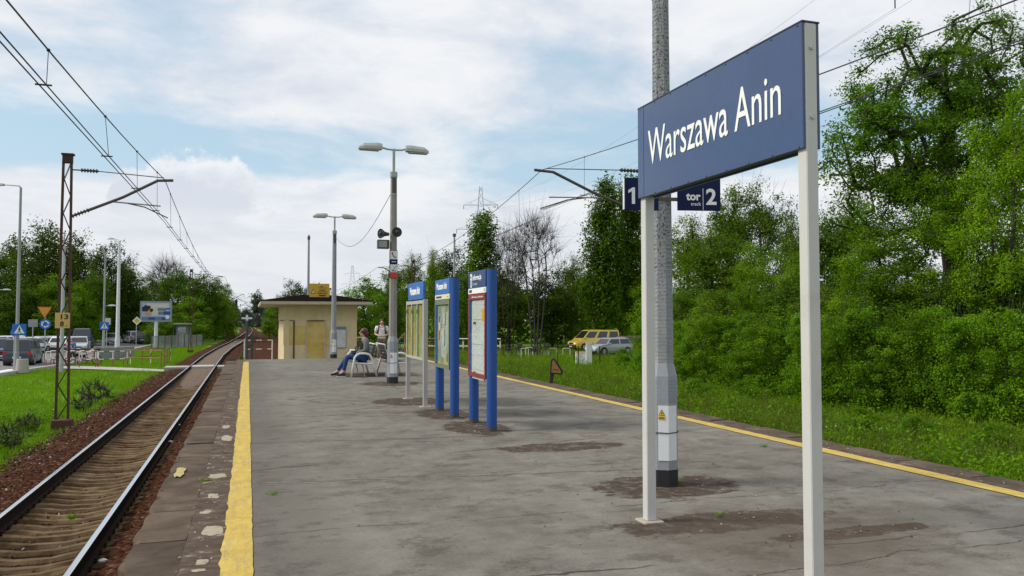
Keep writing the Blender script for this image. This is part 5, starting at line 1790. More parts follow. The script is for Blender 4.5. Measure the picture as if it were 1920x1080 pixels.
hbox('door_handle', 'steel_grey', 605, 643, 607.5, 646, .035, d2, .03)
for x0, x1, y0, y1 in ((574, 576, 600.5, 690), (608, 610, 600.5, 690), (576.0, 608, 600.5, 602.5)): hbox('door_frame', 'steel_dark' if x1 - x0 > 5 else 'fascia', x0, y0, x1, y1, .002, None, .05)
hbox('pipe', 'steel_dark', 549.8, 601, 551.8, 690, .002, None, .05)
hbox('groove_cover', 'steel_dark', 525, 600, 550, 601.4, .002, None, .02)
hbox('lamp_bracket', 'rust', 520.5, 601, 522.6, 617, .032, None, .04)
nb = hbox('notice_case', 'steel_grey', 629.5, 612, 649, 652.5, .002, None, .05)
hbox('notice_sheet', 'paper_notice', 631, 618.5, 647.7, 651, .0535, nb, .006)
hbox('notice_header', 'poster_slate', 631, 613, 647.7, 617.5, .0535, nb, .004)
rs = thing('roof_sign', 'yellow warning sign with black print standing on the hut roof', 'sign', (0, 0, 0))
RSY = 42.6
def RP(px, py): 
    v = CAM + ray(px, py) * (RSY / ray(px, py).y)
    return v.x, v.z
def rbox(name, mat, x0, y0, x1, y1, ya, yb, par=None):
    a, b = RP(x0, y0), RP(x1, y1)
    return MB().bx(a[0], b[0], ya, yb, b[1], a[1]).build(name, mat, par or rs, .002)
pl = rbox('panel', 'sign_yellow', 580.5, 531.5, 617.5, 558, RSY, RSY + .04)
for x0, y0, x1, y1 in [(601, 536.5, 606, 538), (596, 539.3, 613, 540.6), (599, 543, 610, 544.8), (596, 546.6, 613.5, 548.0), (595, 549.6, 613.5, 551.2), (598, 553, 611, 555.6)]:
    rbox('print_line', 'black', x0, y0, x1, y1, RSY - .004, RSY - .001, pl)
a, b = RP(583, 550), RP(592, 541)
MB().prism([(a[0], a[1]), (b[0], a[1]), ((a[0] + b[0]) / 2, b[1])], RSY - .004, RSY - .001, 'y').build('warning_triangle', 'black', pl)
MB().prism([(a[0] + .04, a[1] + .025), (b[0] - .04, a[1] + .025), ((a[0] + b[0]) / 2, b[1] - .06)], RSY - .007, RSY - .0045, 'y').build('warning_triangle', 'cream_strip', pl)
for x in (584, 612): rbox('leg', 'steel_dark', x, 558, x + 1.6, 566, RSY + .0, RSY + .04)
# ---------------------------------------------------------------- cross shaped railway marker and gate at the platform end
mk = thing('railway_marker', 'white cross on black plate on a dark green post at the platform end', 'railway sign', GD(463, 37.6, -.5))
z = lambda py: CAM_H + (600 - py) * 37.6 / 1500 + .5
MB().tube([(0, 0, -.6), (0, 0, z(600))], .055, 8).build('post', 'green_post', mk)
pl = MB().bx(-.27, .27, -.02, .0, z(603), z(589)).build('plate', 'black', mk, .004)
MB().bx(-.24, .24, -.04, -.021, z(598.3), z(595.0)).bx(-.05, .05, -.045, -.0405, z(602.5), z(590.5)).build('cross', 'tin_white', pl)
g2 = thing('marker_post', 'short dark green post right beside the cross marker', 'post', GD(473, 37.9, -.5))
MB().bx(-.05, .05, -.05, .05, -.6, z(629)).build('shaft', 'green_post', g2, .01)
MB().bx(-.055, .055, -.055, .055, z(629) + .001, z(627.6)).build('cap', 'green_post', g2)
# ---------------------------------------------------------------- catenary masts
def mast(label, loc, rz, group, H=7.62, km=False):
    t = thing('catenary_mast', label, 'catenary mast', loc, rz, group)
    for s in (-1, 1):
        lg = MB()
        w0, w1 = .155, .10
        lg.loft([[(s * w - .012 + u, v * .055, zz) for u, v in ((-.026, -1), (.026, -1), (.026, 1), (-.026, 1))] for w, zz in ((w0, .1), (w1, H))])
        lg.build('leg', 'rust', t)
    lc = MB()
    n = 15
    for i in range(n):
        za, zb = .2 + (H - .4) * i / n, .2 + (H - .4) * (i + 1) / n
        wa, wb = .155 - .055 * za / H - .02, .155 - .055 * zb / H - .02
        s = 1 if i % 2 else -1
        for yv in (-.046, .046): lc.tube([(s * wa, yv, za), (-s * wb, yv, zb)], .009, 4)
    lc.build('lacing', 'rust_dark', t)
    MB().bx(-.16, .16, -.10, .10, H, H + .05).bx(-.12, .12, -.08, .08, H - .22, H - .001).build('head_plate', 'rust_dark', t, .004)
    MB().loft([[(-.28, -.24, -.3), (.28, -.24, -.3), (.28, .24, -.3), (-.28, .24, -.3)], [(-.24, -.2, .22), (.24, -.2, .22), (.24, .2, .22), (-.24, .2, .22)]]).build('foundation', 'rust', t, .02)
    tip = Vector((2.55, 0, 7.06)); foot = Vector((.12, 0, 5.90))
    MB().tube([foot + Vector((.42, 0, .19)), foot + Vector((1.3, 0, .60)), tip + Vector((-.22, 0, -.03)), tip + Vector((.2, 0, .0))], .042, 8).build('bracket_tube', 'steel_dark', t)
    MB().tube([(.10, 0, 7.22), (.35, 0, 7.22)], .02, 6).tube([(.75, 0, 7.215), (2.5, 0, 7.12)], .014, 6).build('stay_rod', 'steel_dark', t)
    for p, q in ((Vector((.33, 0, 7.22)), Vector((.78, 0, 7.215))), (foot, foot + Vector((.45, 0, .205)))):
        prof = [(0, .03)]
        for k in range(6): prof += [(k / 6 + .02, .03), (k / 6 + .03, .06), (k / 6 + .09, .06), (k / 6 + .10, .03)]
        prof.append((1, .03))
        MB().tube([p.lerp(q, u) for u, _ in prof], [w_ for _, w_ in prof], 10).build('insulator', 'insulator', t)
    a = foot + Vector((1.0, 0, .46))
    MB().tube([a, (2.42, 0, a.z - .07)], .022, 6).build('steady_arm', 'steel_grey', t)
    MB().tube([(1.55, 0, a.z - .03), (2.0, 0, a.z - .12), (2.62, 0, 5.95)], .018, 6).build('registration_arm', 'steel_dark', t)
    return t


GMA = 'rusty lattice catenary masts'
LM = [(-4.87, 25.2), (-5.0, 79.5), (cx1(135) - 2.6, 135), (cx1(190) - 2.6, 190), (cx1(250) - 2.6, 250)]
lab = ['rusty lattice catenary mast with yellow kilometre plate left of the track', 'rusty catenary mast further along, in front of the left trees near the billboard', 'third catenary mast on the left at the start of the track bend', 'small distant catenary mast near the far end of the left tree line', 'tiny farthest catenary mast on the left of the bend']
m0 = mast(lab[0], (-4.87, 25.2, -1.33), 0, GMA)
for (x, y), lb in zip(LM[1:], lab[1:]): dup(m0, (x, y, -1.33), 0, None, lb, GMA)
RM = [(12.62, 23.5), (12.3, 62.0), (cx2(120) + 2.9, 120)]
lab = ['catenary mast hidden behind the station sign, its bracket reaching out left', 'catenary mast standing behind the bench right of the hut', 'far catenary mast beyond the hut on the right of the tracks']
for (x, y), lb in zip(RM, lab): dup(m0, (x, y, -1.33), math.pi, (1.5, 1, 1.09) if y < 30 else None, lb, GMA)
# kilometre plate on the near mast
kp_ = thing('kilometre_plate', 'yellow kilometre plate reading 13 over 8 on the rusty mast', 'number plate', (-4.90, 25.10, 0), R(8))
z = lambda py: CAM_H + (600 - py) * 22.2 / 1500
pl = MB().bx(-.18, .18, -.02, -.008, z(615.5), z(586.5)).build('plate', 'km_yellow', kp_, .003)
fit(letters('13', .2, 'black', pl, (-.085, -.0225, z(594.5)), TO_CAM, bold=.006), .185, .145)
fit(letters('8', .2, 'black', pl, (-.06, -.0225, z(607.8)), TO_CAM, bold=.006), None, .145)
MB().bx(.07, .13, -.0225, -.0205, z(611.8), z(610.6)).build('print_line', 'black', pl)
MB().bx(-.2, .2, -.006, .02, z(590), z(589)).bx(-.2, .2, -.006, .02, z(613), z(612)).build('bracket', 'rust_dark', kp_)
# grey steel pole directly behind the near mast
pw = GD(117, 47, -1.45)
st = thing('steel_pole', 'pale grey steel pole rising right behind the rusty mast', 'pole', pw)
MB().tube([(0, 0, 0), (0, 0, 7.4)], [.115, .085], 10).build('shaft', 'galvanised', st)
MB().tube([(0, 0, 7.38), (0, 0, 8.3)], .04, 8).build('tip', 'galvanised', st)
# signal and small far post beside the bend
sg = thing('rail_signal', 'dark distant railway signal beside the track bend', 'signal', (cx1(170) - 2.2, 170, -1.3))
MB().tube([(0, 0, 0), (0, 0, 5)], .09, 6).build('post', 'rail_tan', sg)
MB().bx(-.3, .3, -.1, .1, 5, 7).build('head', 'black', sg, .05)


# ---------------------------------------------------------------- overhead wires
def line(label, cx, y0, y1, zs, zmid, zc, group, nd=9, ze=None):
    t = thing('overhead_line', label, 'overhead wire', (cx(y0), y0, 0), 0, group)
    o_ = Vector((cx(y0), y0, 0))
    n = 22
    ys = [y0 + (y1 - y0) * i / n for i in range(n + 1)]
    u = lambda y: (y - (y0 + y1) / 2) / ((y1 - y0) / 2)
    zm = lambda y: zmid + (zs - zmid) * u(y) ** 2 + (0 if ze is None else (ze - zs) * (y - y0) / (y1 - y0))
    zk = lambda y: zc - .16 * (1 - u(y) ** 2)
    MB().tube([Vector((cx(y), y, zm(y))) - o_ for y in ys], .011, 5).build('messenger_wire', 'wire', t)
    for s in (-.04, .04): MB().tube([Vector((cx(y) + s, y, zk(y))) - o_ for y in ys], .009, 5).build('contact_wire', 'wire', t)
    for i in range(nd):
        y = y0 + (y1 - y0) * (i + .5) / nd
        e = .25 * math.sin(i * 2.2)
        d = MB().tube([Vector((cx(y), y, zm(y))) - o_, Vector((cx(y) + .03, y + e, zk(y))) - o_], .005, 4)
        d.ball(Vector((cx(y), y, zm(y))) - o_, .024, n=6, m=4)
        d.tube([Vector((cx(y) - .09, y + e, zk(y) + .01)) - o_, Vector((cx(y) + .09, y + e, zk(y) + .01)) - o_], .012, 5)
        d.build('dropper', 'wire', t)


cL = lambda y: cx1(y) + .15
GW = 'overhead wires of the left track'
for y0, y1, lb in [(-36, 25.2, 'overhead wires with droppers running over the camera to the rusty mast'), (25.2, 79.5, 'overhead wires from the rusty mast to the second mast'), (79.5, 135, 'overhead wires from the second mast towards the bend'), (135, 190, 'thin far overhead wires over the start of the bend'), (190, 250, 'thinnest overhead wires at the far end of the track')]:
    line(lb, cL, y0, y1, 5.74, 4.62, 4.56, GW, 15)
cRr = lambda y: (8.75 + max(0, y - 23.5) * .0195) if y < 62 else float(np.interp(y, [62, 120], [9.5, cx2(120) + .15]))
GW = 'overhead wires of the right track'
for y0, y1, lb in [(-30, 23.5, 'overhead wires passing behind the station sign towards the oak'), (23.5, 62, 'overhead wires from the hidden right mast back to the mast by the hut'), (62, 120, 'overhead wires beyond the mast right of the hut')]:
    line(lb, cRr, y0, y1, 5.74 if y0 > 50 else 6.38, 5.35 if y0 < 50 else 4.85, 4.56 if y0 > 30 else 5.12 if y0 < 0 else 4.9, GW, 8, 5.74 if y0 == 23.5 else None)
# slack cable between the two platform lamp posts
cb = MB()
a, b = Vector((L1[0] - .09, L1[1], 4.95)), Vector((L2[0], L2[1], 5.3))
cb.tube([a.lerp(b, i / 14) - a - Vector((0, 0, .85 * math.sin(math.pi * i / 14))) for i in range(15)], .008, 4)
tag(cb.build('cable', 'wire', None, loc=a), 'thin slack cable strung between the two platform lamp posts', 'cable')


# ---------------------------------------------------------------- power pylons
def pylon(label, loc, H, W, rz, thick):
    t = thing('power_pylon', label, 'power pylon', loc, rz, 'lattice power pylons')
    b = MB()
    w = lambda z: W / 2 * (1 - z / H) ** 1.0 * .85 + W * .05
    lv = [0, .18, .34, .48, .60, .70, .78, .85, .91, .96, 1.0]
    for sx in (-1, 1):
        for sy in (-1, 1):
            b.tube([(sx * w(l * H), sy * w(l * H), l * H) for l in lv], thick, 4)
    b.build('legs', 'galvanised', t)
    br = MB()
    for i in range(len(lv) - 1):
        za, zb = lv[i] * H, lv[i + 1] * H
        for s in (-1, 1):
            br.tube([(-w(za), s * w(za), za), (w(zb), s * w(zb), zb)], thick * .6, 4).tube([(w(za), s * w(za), za), (-w(zb), s * w(zb), zb)], thick * .6, 4)
            br.tube([(s * w(za), -w(za), za), (s * w(zb), w(zb), zb)], thick * .6, 4)
    br.build('bracing', 'galvanised', t)
    for zf, L in ((.70, .17), (.87, .12)):
        for s in (-1, 1):
            z = zf * H
            MB().tube([(s * w(z), 0, z + H * .045), (s * L * H, 0, z)], thick * .8, 4).tube([(s * w(z), w(z), z), (s * L * H, 0, z)], thick * .8, 4).tube([(s * w(z), -w(z), z), (s * L * H, 0, z)], thick * .8, 4).tube([(s * (w(z) + L * H) / 2, 0, z), (s * (w(z) + L * H) / 2, 0, z + H * .022)], thick * .6, 4).build('cross_arm', 'galvanised', t)
            MB().tube([(s * L * H, 0, z), (s * L * H, 0, z - H * .03)], thick * 1.2, 5).build('insulator_string', 'insulator', t)
    return t


pp1 = GD(901, 330, -2)
pylon('distant lattice power pylon behind the trees above the information towers', pp1, 59, 10, R(-20), .10)
pp2 = GD(1872, 92, -2)
pylon('near lattice power pylon above the oak, cut by the top edge', pp2, 61, 9, R(-30), .07)
pp3 = GD(660, 430, -2)
pylon('faint far power pylon behind the hut and the loudspeaker post', pp3, 33, 7, R(-20), .05)
for s, zf, L in ((-1, .70, .17), (1, .70, .17), (-1, .87, .12), (1, .87, .12)):
    a = Vector(pp2) + Vector((s * L * 61 * math.cos(R(-30)), s * L * 61 * math.sin(R(-30)), (zf - .03) * 61))
    b = Vector(pp1) + Vector((s * L * 59 * math.cos(R(-20)), s * L * 59 * math.sin(R(-20)), (zf - .03) * 59))
    m = MB().tube([a.lerp(b, i / 24) - a - Vector((0, 0, 7 * math.sin(math.pi * i / 24))) for i in range(25)], .018, 4)
    tag(m.build('power_cable', 'wire', None, loc=a), '%s %s high voltage cable strung between the two pylons' % ('upper' if zf > .8 else 'lower', 'left' if s < 0 else 'right'), 'cable', 'high voltage cables')


# ---------------------------------------------------------------- vehicles
def car(label, paint, loc, rz, L=4.2, W=1.74, H=1.48, belt=.90, hood=.80, cab=(-2.0, -1.55, .35, 1.05), nwin=2, group=None, cat='car', name='parked_car', wheel=.31, plate=True):
    """cab = x of the rear window foot, roof rear, roof front, windscreen foot; +x is the front"""
    t = thing(name, label, cat, loc, rz, group)
    h = W / 2
    x0, x1 = -L / 2, L / 2
    rb, rr_, rf_, wb = cab
    st = [(x0, .42, belt * .78, .86), (x0 + .06, .30, belt * .96, .95), (x0 + .35, .22, belt, 1.0), (rb + .3, .2, belt, 1.0), (wb - .1, .2, belt, 1.0), (wb + .05, .2, belt - .01, .995), (x1 - .55, .2, hood, .97), (x1 - .16, .24, hood - .12, .90), (x1, .34, hood - .32, .78)]
    rings = [[(x, -h * k * .93, zl), (x, -h * k, zl + .18), (x, -h * k, (zl + zt) / 2 + .1), (x, -h * k * .93, zt), (x, h * k * .93, zt), (x, h * k, (zl + zt) / 2 + .1), (x, h * k, zl + .18), (x, h * k * .93, zl)] for x, zl, zt, k in st]
    MB().loft(rings).build('body', paint, t, smooth=False)
    wlo, whi = h * .925, h * .76
    c = MB().loft([[(rb, -wlo, belt - .02), (wb, -wlo, belt - .02), (wb, wlo, belt - .02), (rb, wlo, belt - .02)], [(rr_ - .06, -whi - .02, H - .06), (rf_ + .1, -whi - .02, H - .06), (rf_ + .1, whi + .02, H - .06), (rr_ - .06, whi + .02, H - .06)], [(rr_ + .1, -whi * .9, H), (rf_ - .1, -whi * .9, H), (rf_ - .1, whi * .9, H), (rr_ + .1, whi * .9, H)]])
    cb_ = c.build('cabin', paint, t)
    zt = H - .06
    def plane(name, A, B, C_, Dd, off):
        A, B, C_, Dd = map(Vector, (A, B, C_, Dd))
        n = (B - A).cross(Dd - A).normalized() * off
        vs = [p + n for p in (A, B, C_, Dd)] + [p - n * .5 for p in (A, B, C_, Dd)]
        MB().add(vs, [(0, 1, 2, 3), (4, 7, 6, 5), (0, 4, 5, 1), (1, 5, 6, 2), (2, 6, 7, 3), (3, 7, 4, 0)]).build(name, 'car_glass', t)
    def S(s, x, v): # side point
        y = wlo + (whi + .02 - wlo) * v
        return (x, s * y, belt - .02 + (zt - belt + .02) * v)
    xr = lambda v: rb + (rr_ - .06 - rb) * v
    xf = lambda v: wb + (rf_ + .1 - wb) * v
    for s in (-1, 1):
        for i in range(nwin):
            u0, u1 = i / nwin + .035, (i + 1) / nwin - .03
            q = lambda u, v: S(s, xr(v) + (xf(v) - xr(v)) * u, v)
            pts = [q(u0, .10), q(u1, .10), q(u1, .86), q(u0, .86)]
            if s > 0: pts = pts[::-1]
            plane('side_window', *pts, .008)
    g = lambda x, y, v: (x(v), y * (wlo + (whi + .02 - wlo) * v), belt - .02 + (zt - belt + .02) * v)
    plane('windscreen', g(xf, -.90, .06), g(xf, .90, .06), g(xf, .88, .92), g(xf, -.88, .92), .010)
    plane('rear_window', g(xr, .86, .12), g(xr, -.86, .12), g(xr, -.84, .86), g(xr, .84, .86), .010)
    wx = L * .31
    for x in (-wx, wx):
        for s in (-1, 1):
            y = s * (h - .09)
            MB().tube([(x, s * h * .55, wheel + .02), (x, s * (h * 1.0 + .004), wheel + .02)], wheel + .06, 20).build('wheel_arch', 'bumper', t)
            wl = MB().tube([(x, y - s * .09, wheel), (x, y + s * .085, wheel), (x, y + s * .105, wheel)], [wheel, wheel, wheel * .86], 20).build('wheel', 'rubber', t)
            MB().tube([(x, y + s * .104, wheel), (x, y + s * .116, wheel)], [wheel * .64, wheel * .56], 14).build('rim', 'alloy', wl)
            for k in range(5):
                a = 2 * math.pi * k / 5
                MB().bx(x + .6 * wheel * .6 * math.cos(a) - .02, x + .6 * wheel * .6 * math.cos(a) + .02, y + s * .115, y + s * .119, wheel + .36 * wheel * math.sin(a) - .02, wheel + .36 * wheel * math.sin(a) + .02).build('rim_hole', 'black', wl)
    for s in (-1, 1):
        MB().bx(x0 - .015, x0 + .12, s * h * .70, s * h * .93, belt * .66, belt * .93).build('tail_light', 'lens_red', t, .01)
        MB().bx(x1 - .22, x1 - .03, s * h * .50, s * h * .82, hood - .32, hood - .16).build('headlight', 'lens_clear', t, .02)
        MB().bx(wb - .35, wb - .15, s * h * .99, s * (h * .99 + .16), belt - .0, belt + .12).build('mirror', paint, t, .02)
    MB().bx(x0 - .07, x0 + .2, -h * .93, h * .93, .28, .48).build('rear_bumper', 'bumper', t, .03)
    MB().bx(x1 - .2, x1 + .06, -h * .84, h * .84, .26, hood - .42).build('front_bumper', 'bumper', t, .03)
    MB().bx(x1 - .02, x1 + .045, -h * .36, h * .36, hood - .36, hood - .24).build('grille', 'black', t, .005)
    if plate:
        MB().bx(x0 - .085, x0 - .072, -.26, .26, .50, .61).build('number_plate', 'plate_white', t)
        MB().bx(x1 + .062, x1 + .075, -.26, .26, .32, .42).build('number_plate', 'plate_white', t)
    return t


VAN = dict(L=4.4, W=1.8, H=1.80, belt=1.06, hood=1.0, cab=(-2.15, -2.0, .75, 1.45), nwin=3)
SUV = dict(L=4.4, W=1.82, H=1.66, belt=.98, hood=.95, cab=(-2.1, -1.75, .45, 1.05), nwin=3, wheel=.35)
EST = dict(L=4.5, W=1.75, H=1.48, belt=.90, hood=.80, cab=(-2.15, -1.8, .3, .95), nwin=3)
GC = 'cars parked on the left'
zr = -1.42
def C(px, dep): return GD(px, dep, zr)
v = C(46, 55.8); car('dark slate grey people carrier seen from behind by the crossing sign', 'paint_slate', v, R(93), group=GC, **VAN)
car('dark blue car facing the camera at the left edge', 'paint_navy', C(4, 62), R(-78), group=GC, **SUV)
car('white hatchback behind the left street lamp, roof visible over the grey van', 'paint_white', C(58, 74), R(70), group=GC)
car('white car behind the crossing sign with dark side windows', 'paint_white', C(40, 82), R(10), group=GC, **EST)
car('silver car between the two white cars behind the grey van', 'paint_silver', C(83, 77), R(66), group=GC)
car('white estate car just left of the rusty mast', 'paint_white', C(101, 80), R(62), group=GC, **EST)
car('white car showing between the legs of the rusty mast', 'paint_white', C(124, 78), R(80), group=GC)
car('silver car facing the camera just right of the rusty mast', 'paint_silver', C(150, 78), R(-84), group=GC)
car('tall dark blue van behind the silver car right of the mast', 'paint_navy', C(156, 88), R(-84), group=GC, L=4.9, W=1.95, H=2.15, belt=1.25, hood=1.15, cab=(-2.4, -2.3, 1.3, 1.85), nwin=3, cat='van')
car('silver car facing the camera left of the white street lamp', 'paint_silver', C(211, 100), R(-86), group=GC)
car('pale silver hatchback left of the black car near the billboard', 'paint_silver', C(250, 106), R(110), group=GC, **SUV)
car('black off road car below the priority sign', 'paint_black', C(268, 104), R(96), group=GC, **SUV)
car('black car just left of the billboard pole', 'paint_black', C(290, 108), R(-70), group=GC, **SUV)
car('grey car right behind the bus shelter', 'paint_grey', C(318, 112), R(20), group=GC, **EST)
tk = thing('white_truck', 'white box truck parked behind the billboard pole', 'truck', C(296, 118), R(-80))
MB().bx(-3, .9, -1.1, 1.1, .8, 3.6).build('box_body', 'paint_white', tk, .05)
MB().loft([[(.95, -1.05, .5), (2.6, -1.05, .5), (2.6, 1.05, .5), (.95, 1.05, .5)], [(.95, -1.05, 1.5), (2.55, -1.05, 1.5), (2.55, 1.05, 1.5), (.95, 1.05, 1.5)], [(.95, -.98, 2.6), (2.1, -.98, 2.6), (2.1, .98, 2.6), (.95, .98, 2.6)]]).build('cab', 'paint_white', tk, .04)
MB().add([(2.57, -.9, 1.55), (2.57, .9, 1.55), (2.17, .86, 2.5), (2.17, -.86, 2.5)], [(0, 1, 2, 3)]).build('windscreen', 'car_glass', tk)
for x in (-2, 1.8):
    for s in (-1, 1): MB().tube([(x, s * .8, .45), (x, s * 1.1, .45)], .45, 16).build('wheel', 'rubber', tk)
# right side: yellow van and wrecked cars in the long grass
zr = -1.22
GV = 'vehicles standing beyond the right verge'
v = C(1113, 77); car('bright yellow van with black windows in the long grass on the right', 'paint_yellow', v, R(186), group=GV, cat='van', name='yellow_van', L=4.9, W=1.85, H=1.94, belt=1.12, hood=.96, cab=(-2.4, -2.28, .75, 1.65), nwin=3)
car('silver car with open bonnet in front of the yellow van', 'paint_silver', C(1142, 66), R(196), group=GV, L=4.1, W=1.7, H=1.42, belt=.9, hood=.82, cab=(-1.9, -1.4, .3, .95))
car('dark maroon car half hidden by bushes right of the yellow van', 'paint_maroon', C(1172, 70), R(186), group=GV, L=4.2, W=1.72, H=1.5, belt=.92, hood=.84, cab=(-2.0, -1.6, .3, .95))


# ---------------------------------------------------------------- street lamps and road signs on the left
def street_lamp(label, px, dep, ytop, arms, r0=.11, zb=-1.45, mat='steel_grey', group='street lamps on the left'):
    b = GD(px, dep, zb)
    H = CAM_H + (600 - ytop) * dep / 1500 - zb
    t = thing('street_lamp', label, 'street lamp', b, -YAW, group)
    MB().tube([(0, 0, 0), (0, 0, 1.2), (0, 0, 1.21), (0, 0, H)], [r0 * 1.25, r0 * 1.2, r0, r0 * .6], 10).build('pole', mat, t)
    for i, (z, L, up) in enumerate(arms):
        z = H if z is None else z
        s = 1 if L > 0 else -1
        a = MB().tube([(0, 0, z - .05), (s * .1, 0, z + up * .6), (L * .8, 0, z + up), (L, 0, z + up)], [.05, .04, .035, .03], 6).build('arm', mat, t)
        MB().loft([[(L, -.11, z + up - .04), (L, .11, z + up - .04), (L, .08, z + up + .07), (L, -.08, z + up + .07)], [(L + s * .35, -.15, z + up - .05), (L + s * .35, .15, z + up - .05), (L + s * .35, .10, z + up + .11), (L + s * .35, -.10, z + up + .11)], [(L + s * .75, -.09, z + up - .05), (L + s * .75, .09, z + up - .05), (L + s * .75, .05, z + up + .02), (L + s * .75, -.05, z + up + .02)]]).build('luminaire', 'lamp_grey', a)
    return t


street_lamp('tall grey street lamp carrying the pedestrian crossing sign at far left', 33, 47, 350, [(None, -1.0, .15), (7.4, .45, .12)])
street_lamp('white street lamp with short arm in front of the left trees', 221, 82, 452, [(None, -.55, .25)], .20, mat='tin_white')
street_lamp('grey street lamp with curved arm beside the second crossing sign', 195, 72, 478, [(None, -.75, .35), (4.3, .4, .1)], .11)
street_lamp('small distant street lamp with two arms left of the white lamp', 207, 110, 526, [(None, -.5, .05), (None, .5, .05)], .09)
street_lamp('thin distant street lamp at the left frame edge', -12, 80, 545, [(None, .9, .1)], .09)
fp = street_lamp('grey pole without arms rising behind the hut roof', 577.5, 62, 440, [], .12, -1.0, group='bare grey poles')
MB().tube([(0, 0, 8.9), (0, 0, 9.15)], .11, 8).build('head', 'steel_dark', fp)
fp = street_lamp('grey pole rising behind the middle information tower', 851.5, 66, 440, [], .12, -1.3, group='bare grey poles')
MB().tube([(0, 0, 9.85), (0, 0, 10.1)], .14, 8).build('head', 'steel_dark', fp)
wp = thing('wooden_pole', 'brown wooden utility pole behind the yellow van', 'pole', GD(1113, 90, -1.3))
MB().tube([(0, 0, 0), (0, 0, 11.0)], [.16, .11], 10).build('shaft', 'bark_pale', wp)
MB().bx(-.2, .2, -.03, .03, 10.5, 10.6).build('cross_bar', 'bark_dark', wp)


def sign(label, px, dep, ybase_z, plates, cat='road sign', pole=True, mat='galvanised', ytop=None):
    b = GD(px, dep, ybase_z)
    t = thing('road_sign', label, cat, b, -YAW - math.atan((px - 960) / 1500))
    z = lambda py: CAM_H + (600 - py) * dep / 1500 - ybase_z
    top = max(z(p[2]) for p in plates)
    if pole: MB().tube([(0, .04, 0), (0, .04, top - .05)], .035, 8).build('post', mat, t)
    k = dep / 1500
    for kind, x, y0, y1 in plates:
        cx, cz, h = (x - px) * k, z((y0 + y1) / 2), (y1 - y0) * k / 2
        def pr(name, mat, poly, a, b_, par): return MB().prism(poly, a, b_, 'y').build(name, mat, par)
        if kind == 'yield':
            T = lambda q: [(cx - 1.12 * h * q, cz + h - (1 - q) * h * .75), (cx + 1.12 * h * q, cz + h - (1 - q) * h * .75), (cx, cz + h - (1 - q) * h * .75 - 2 * h * q)]
            p = pr('plate', 'traffic_red', T(1), -.02, 0, t); pr('face', 'orange_sign', T(.84), -.024, -.0205, p)
        elif kind == 'round':
            p = pr('plate', 'traffic_blue', ngon((cx, cz), h, 24), -.02, 0, t)
            for j in range(3):
                a0 = 2 * math.pi * j / 3 + .5
                arc = [(cx + h * .68 * math.cos(a0 + u * 1.3 / 6), cz + h * .68 * math.sin(a0 + u * 1.3 / 6)) for u in range(7)] + [(cx + h * .46 * math.cos(a0 + u * 1.3 / 6), cz + h * .46 * math.sin(a0 + u * 1.3 / 6)) for u in range(6, -1, -1)]
                m = MB().prism(arc, -.024, -.0205, 'y')
                a1 = a0 - .02
                m.prism([(cx + h * .82 * math.cos(a1), cz + h * .82 * math.sin(a1)), (cx + h * .32 * math.cos(a1), cz + h * .32 * math.sin(a1)), (cx + h * .6 * math.cos(a1 - .5), cz + h * .6 * math.sin(a1 - .5))], -.0242, -.0206, 'y')
                m.build('arrow', 'traffic_white', p)
        elif kind == 'diamond':
            Q = lambda q: [(cx - h * q, cz), (cx, cz + h * q), (cx + h * q, cz), (cx, cz - h * q)]
            p = pr('plate', 'traffic_white', Q(1), -.02, 0, t); pr('face', 'traffic_yellow', Q(.62), -.024, -.0205, p)
        elif kind == 'back':
            w = h * 1.1
            p = MB().bx(cx - w, cx + w, -.02, 0, cz - h, cz + h).build('plate', 'steel_grey', t, .005)
            MB().bx(cx - w, cx + w, -.03, -.021, cz + h * .3, cz + h * .45).build('brace', 'galvanised', p)
        elif kind == 'white':
            MB().bx(cx - h, cx + h, -.02, 0, cz - h, cz + h).build('plate', 'paper_notice', t, .005)
        elif kind == 'cross':
            w = h * 1.06
            p = MB().bx(cx - w, cx + w, -.02, 0, cz - h, cz + h).build('plate', 'traffic_blue', t, .01)
            pr('triangle', 'traffic_white', [(cx - .80 * h, cz - .66 * h), (cx + .80 * h, cz - .66 * h), (cx, cz + .82 * h)], -.024, -.0205, p)
            f = MB()
            f.prism(ngon((cx + .0 * h, cz + .36 * h), .10 * h, 10), -.028, -.0245, 'y')
            def bar(x0, y0, x1, y1, w_):
                d = Vector((x1 - x0, y1 - y0)); n_ = Vector((-d.y, d.x)).normalized() * w_ * h / 2
                f.prism([(cx + x0 * h + n_.x, cz + y0 * h + n_.y), (cx + x1 * h + n_.x, cz + y1 * h + n_.y), (cx + x1 * h - n_.x, cz + y1 * h - n_.y), (cx + x0 * h - n_.x, cz + y0 * h - n_.y)], -.028, -.0245, 'y')
            bar(0, .26, 0, -.12, .20); bar(0, -.1, -.24, -.56, .11); bar(0, -.1, .22, -.56, .11); bar(0, .2, -.22, -.05, .08); bar(0, .2, .22, .0, .08)
            f.build('walking_figure', 'black', p)
            st_ = MB()
            for i in range(3): st_.bx(cx - .55 * h + i * .42 * h, cx - .33 * h + i * .42 * h, -.0265, -.0243, cz - .64 * h, cz - .58 * h)
            st_.build('stripe', 'traffic_blue', p)
    return t


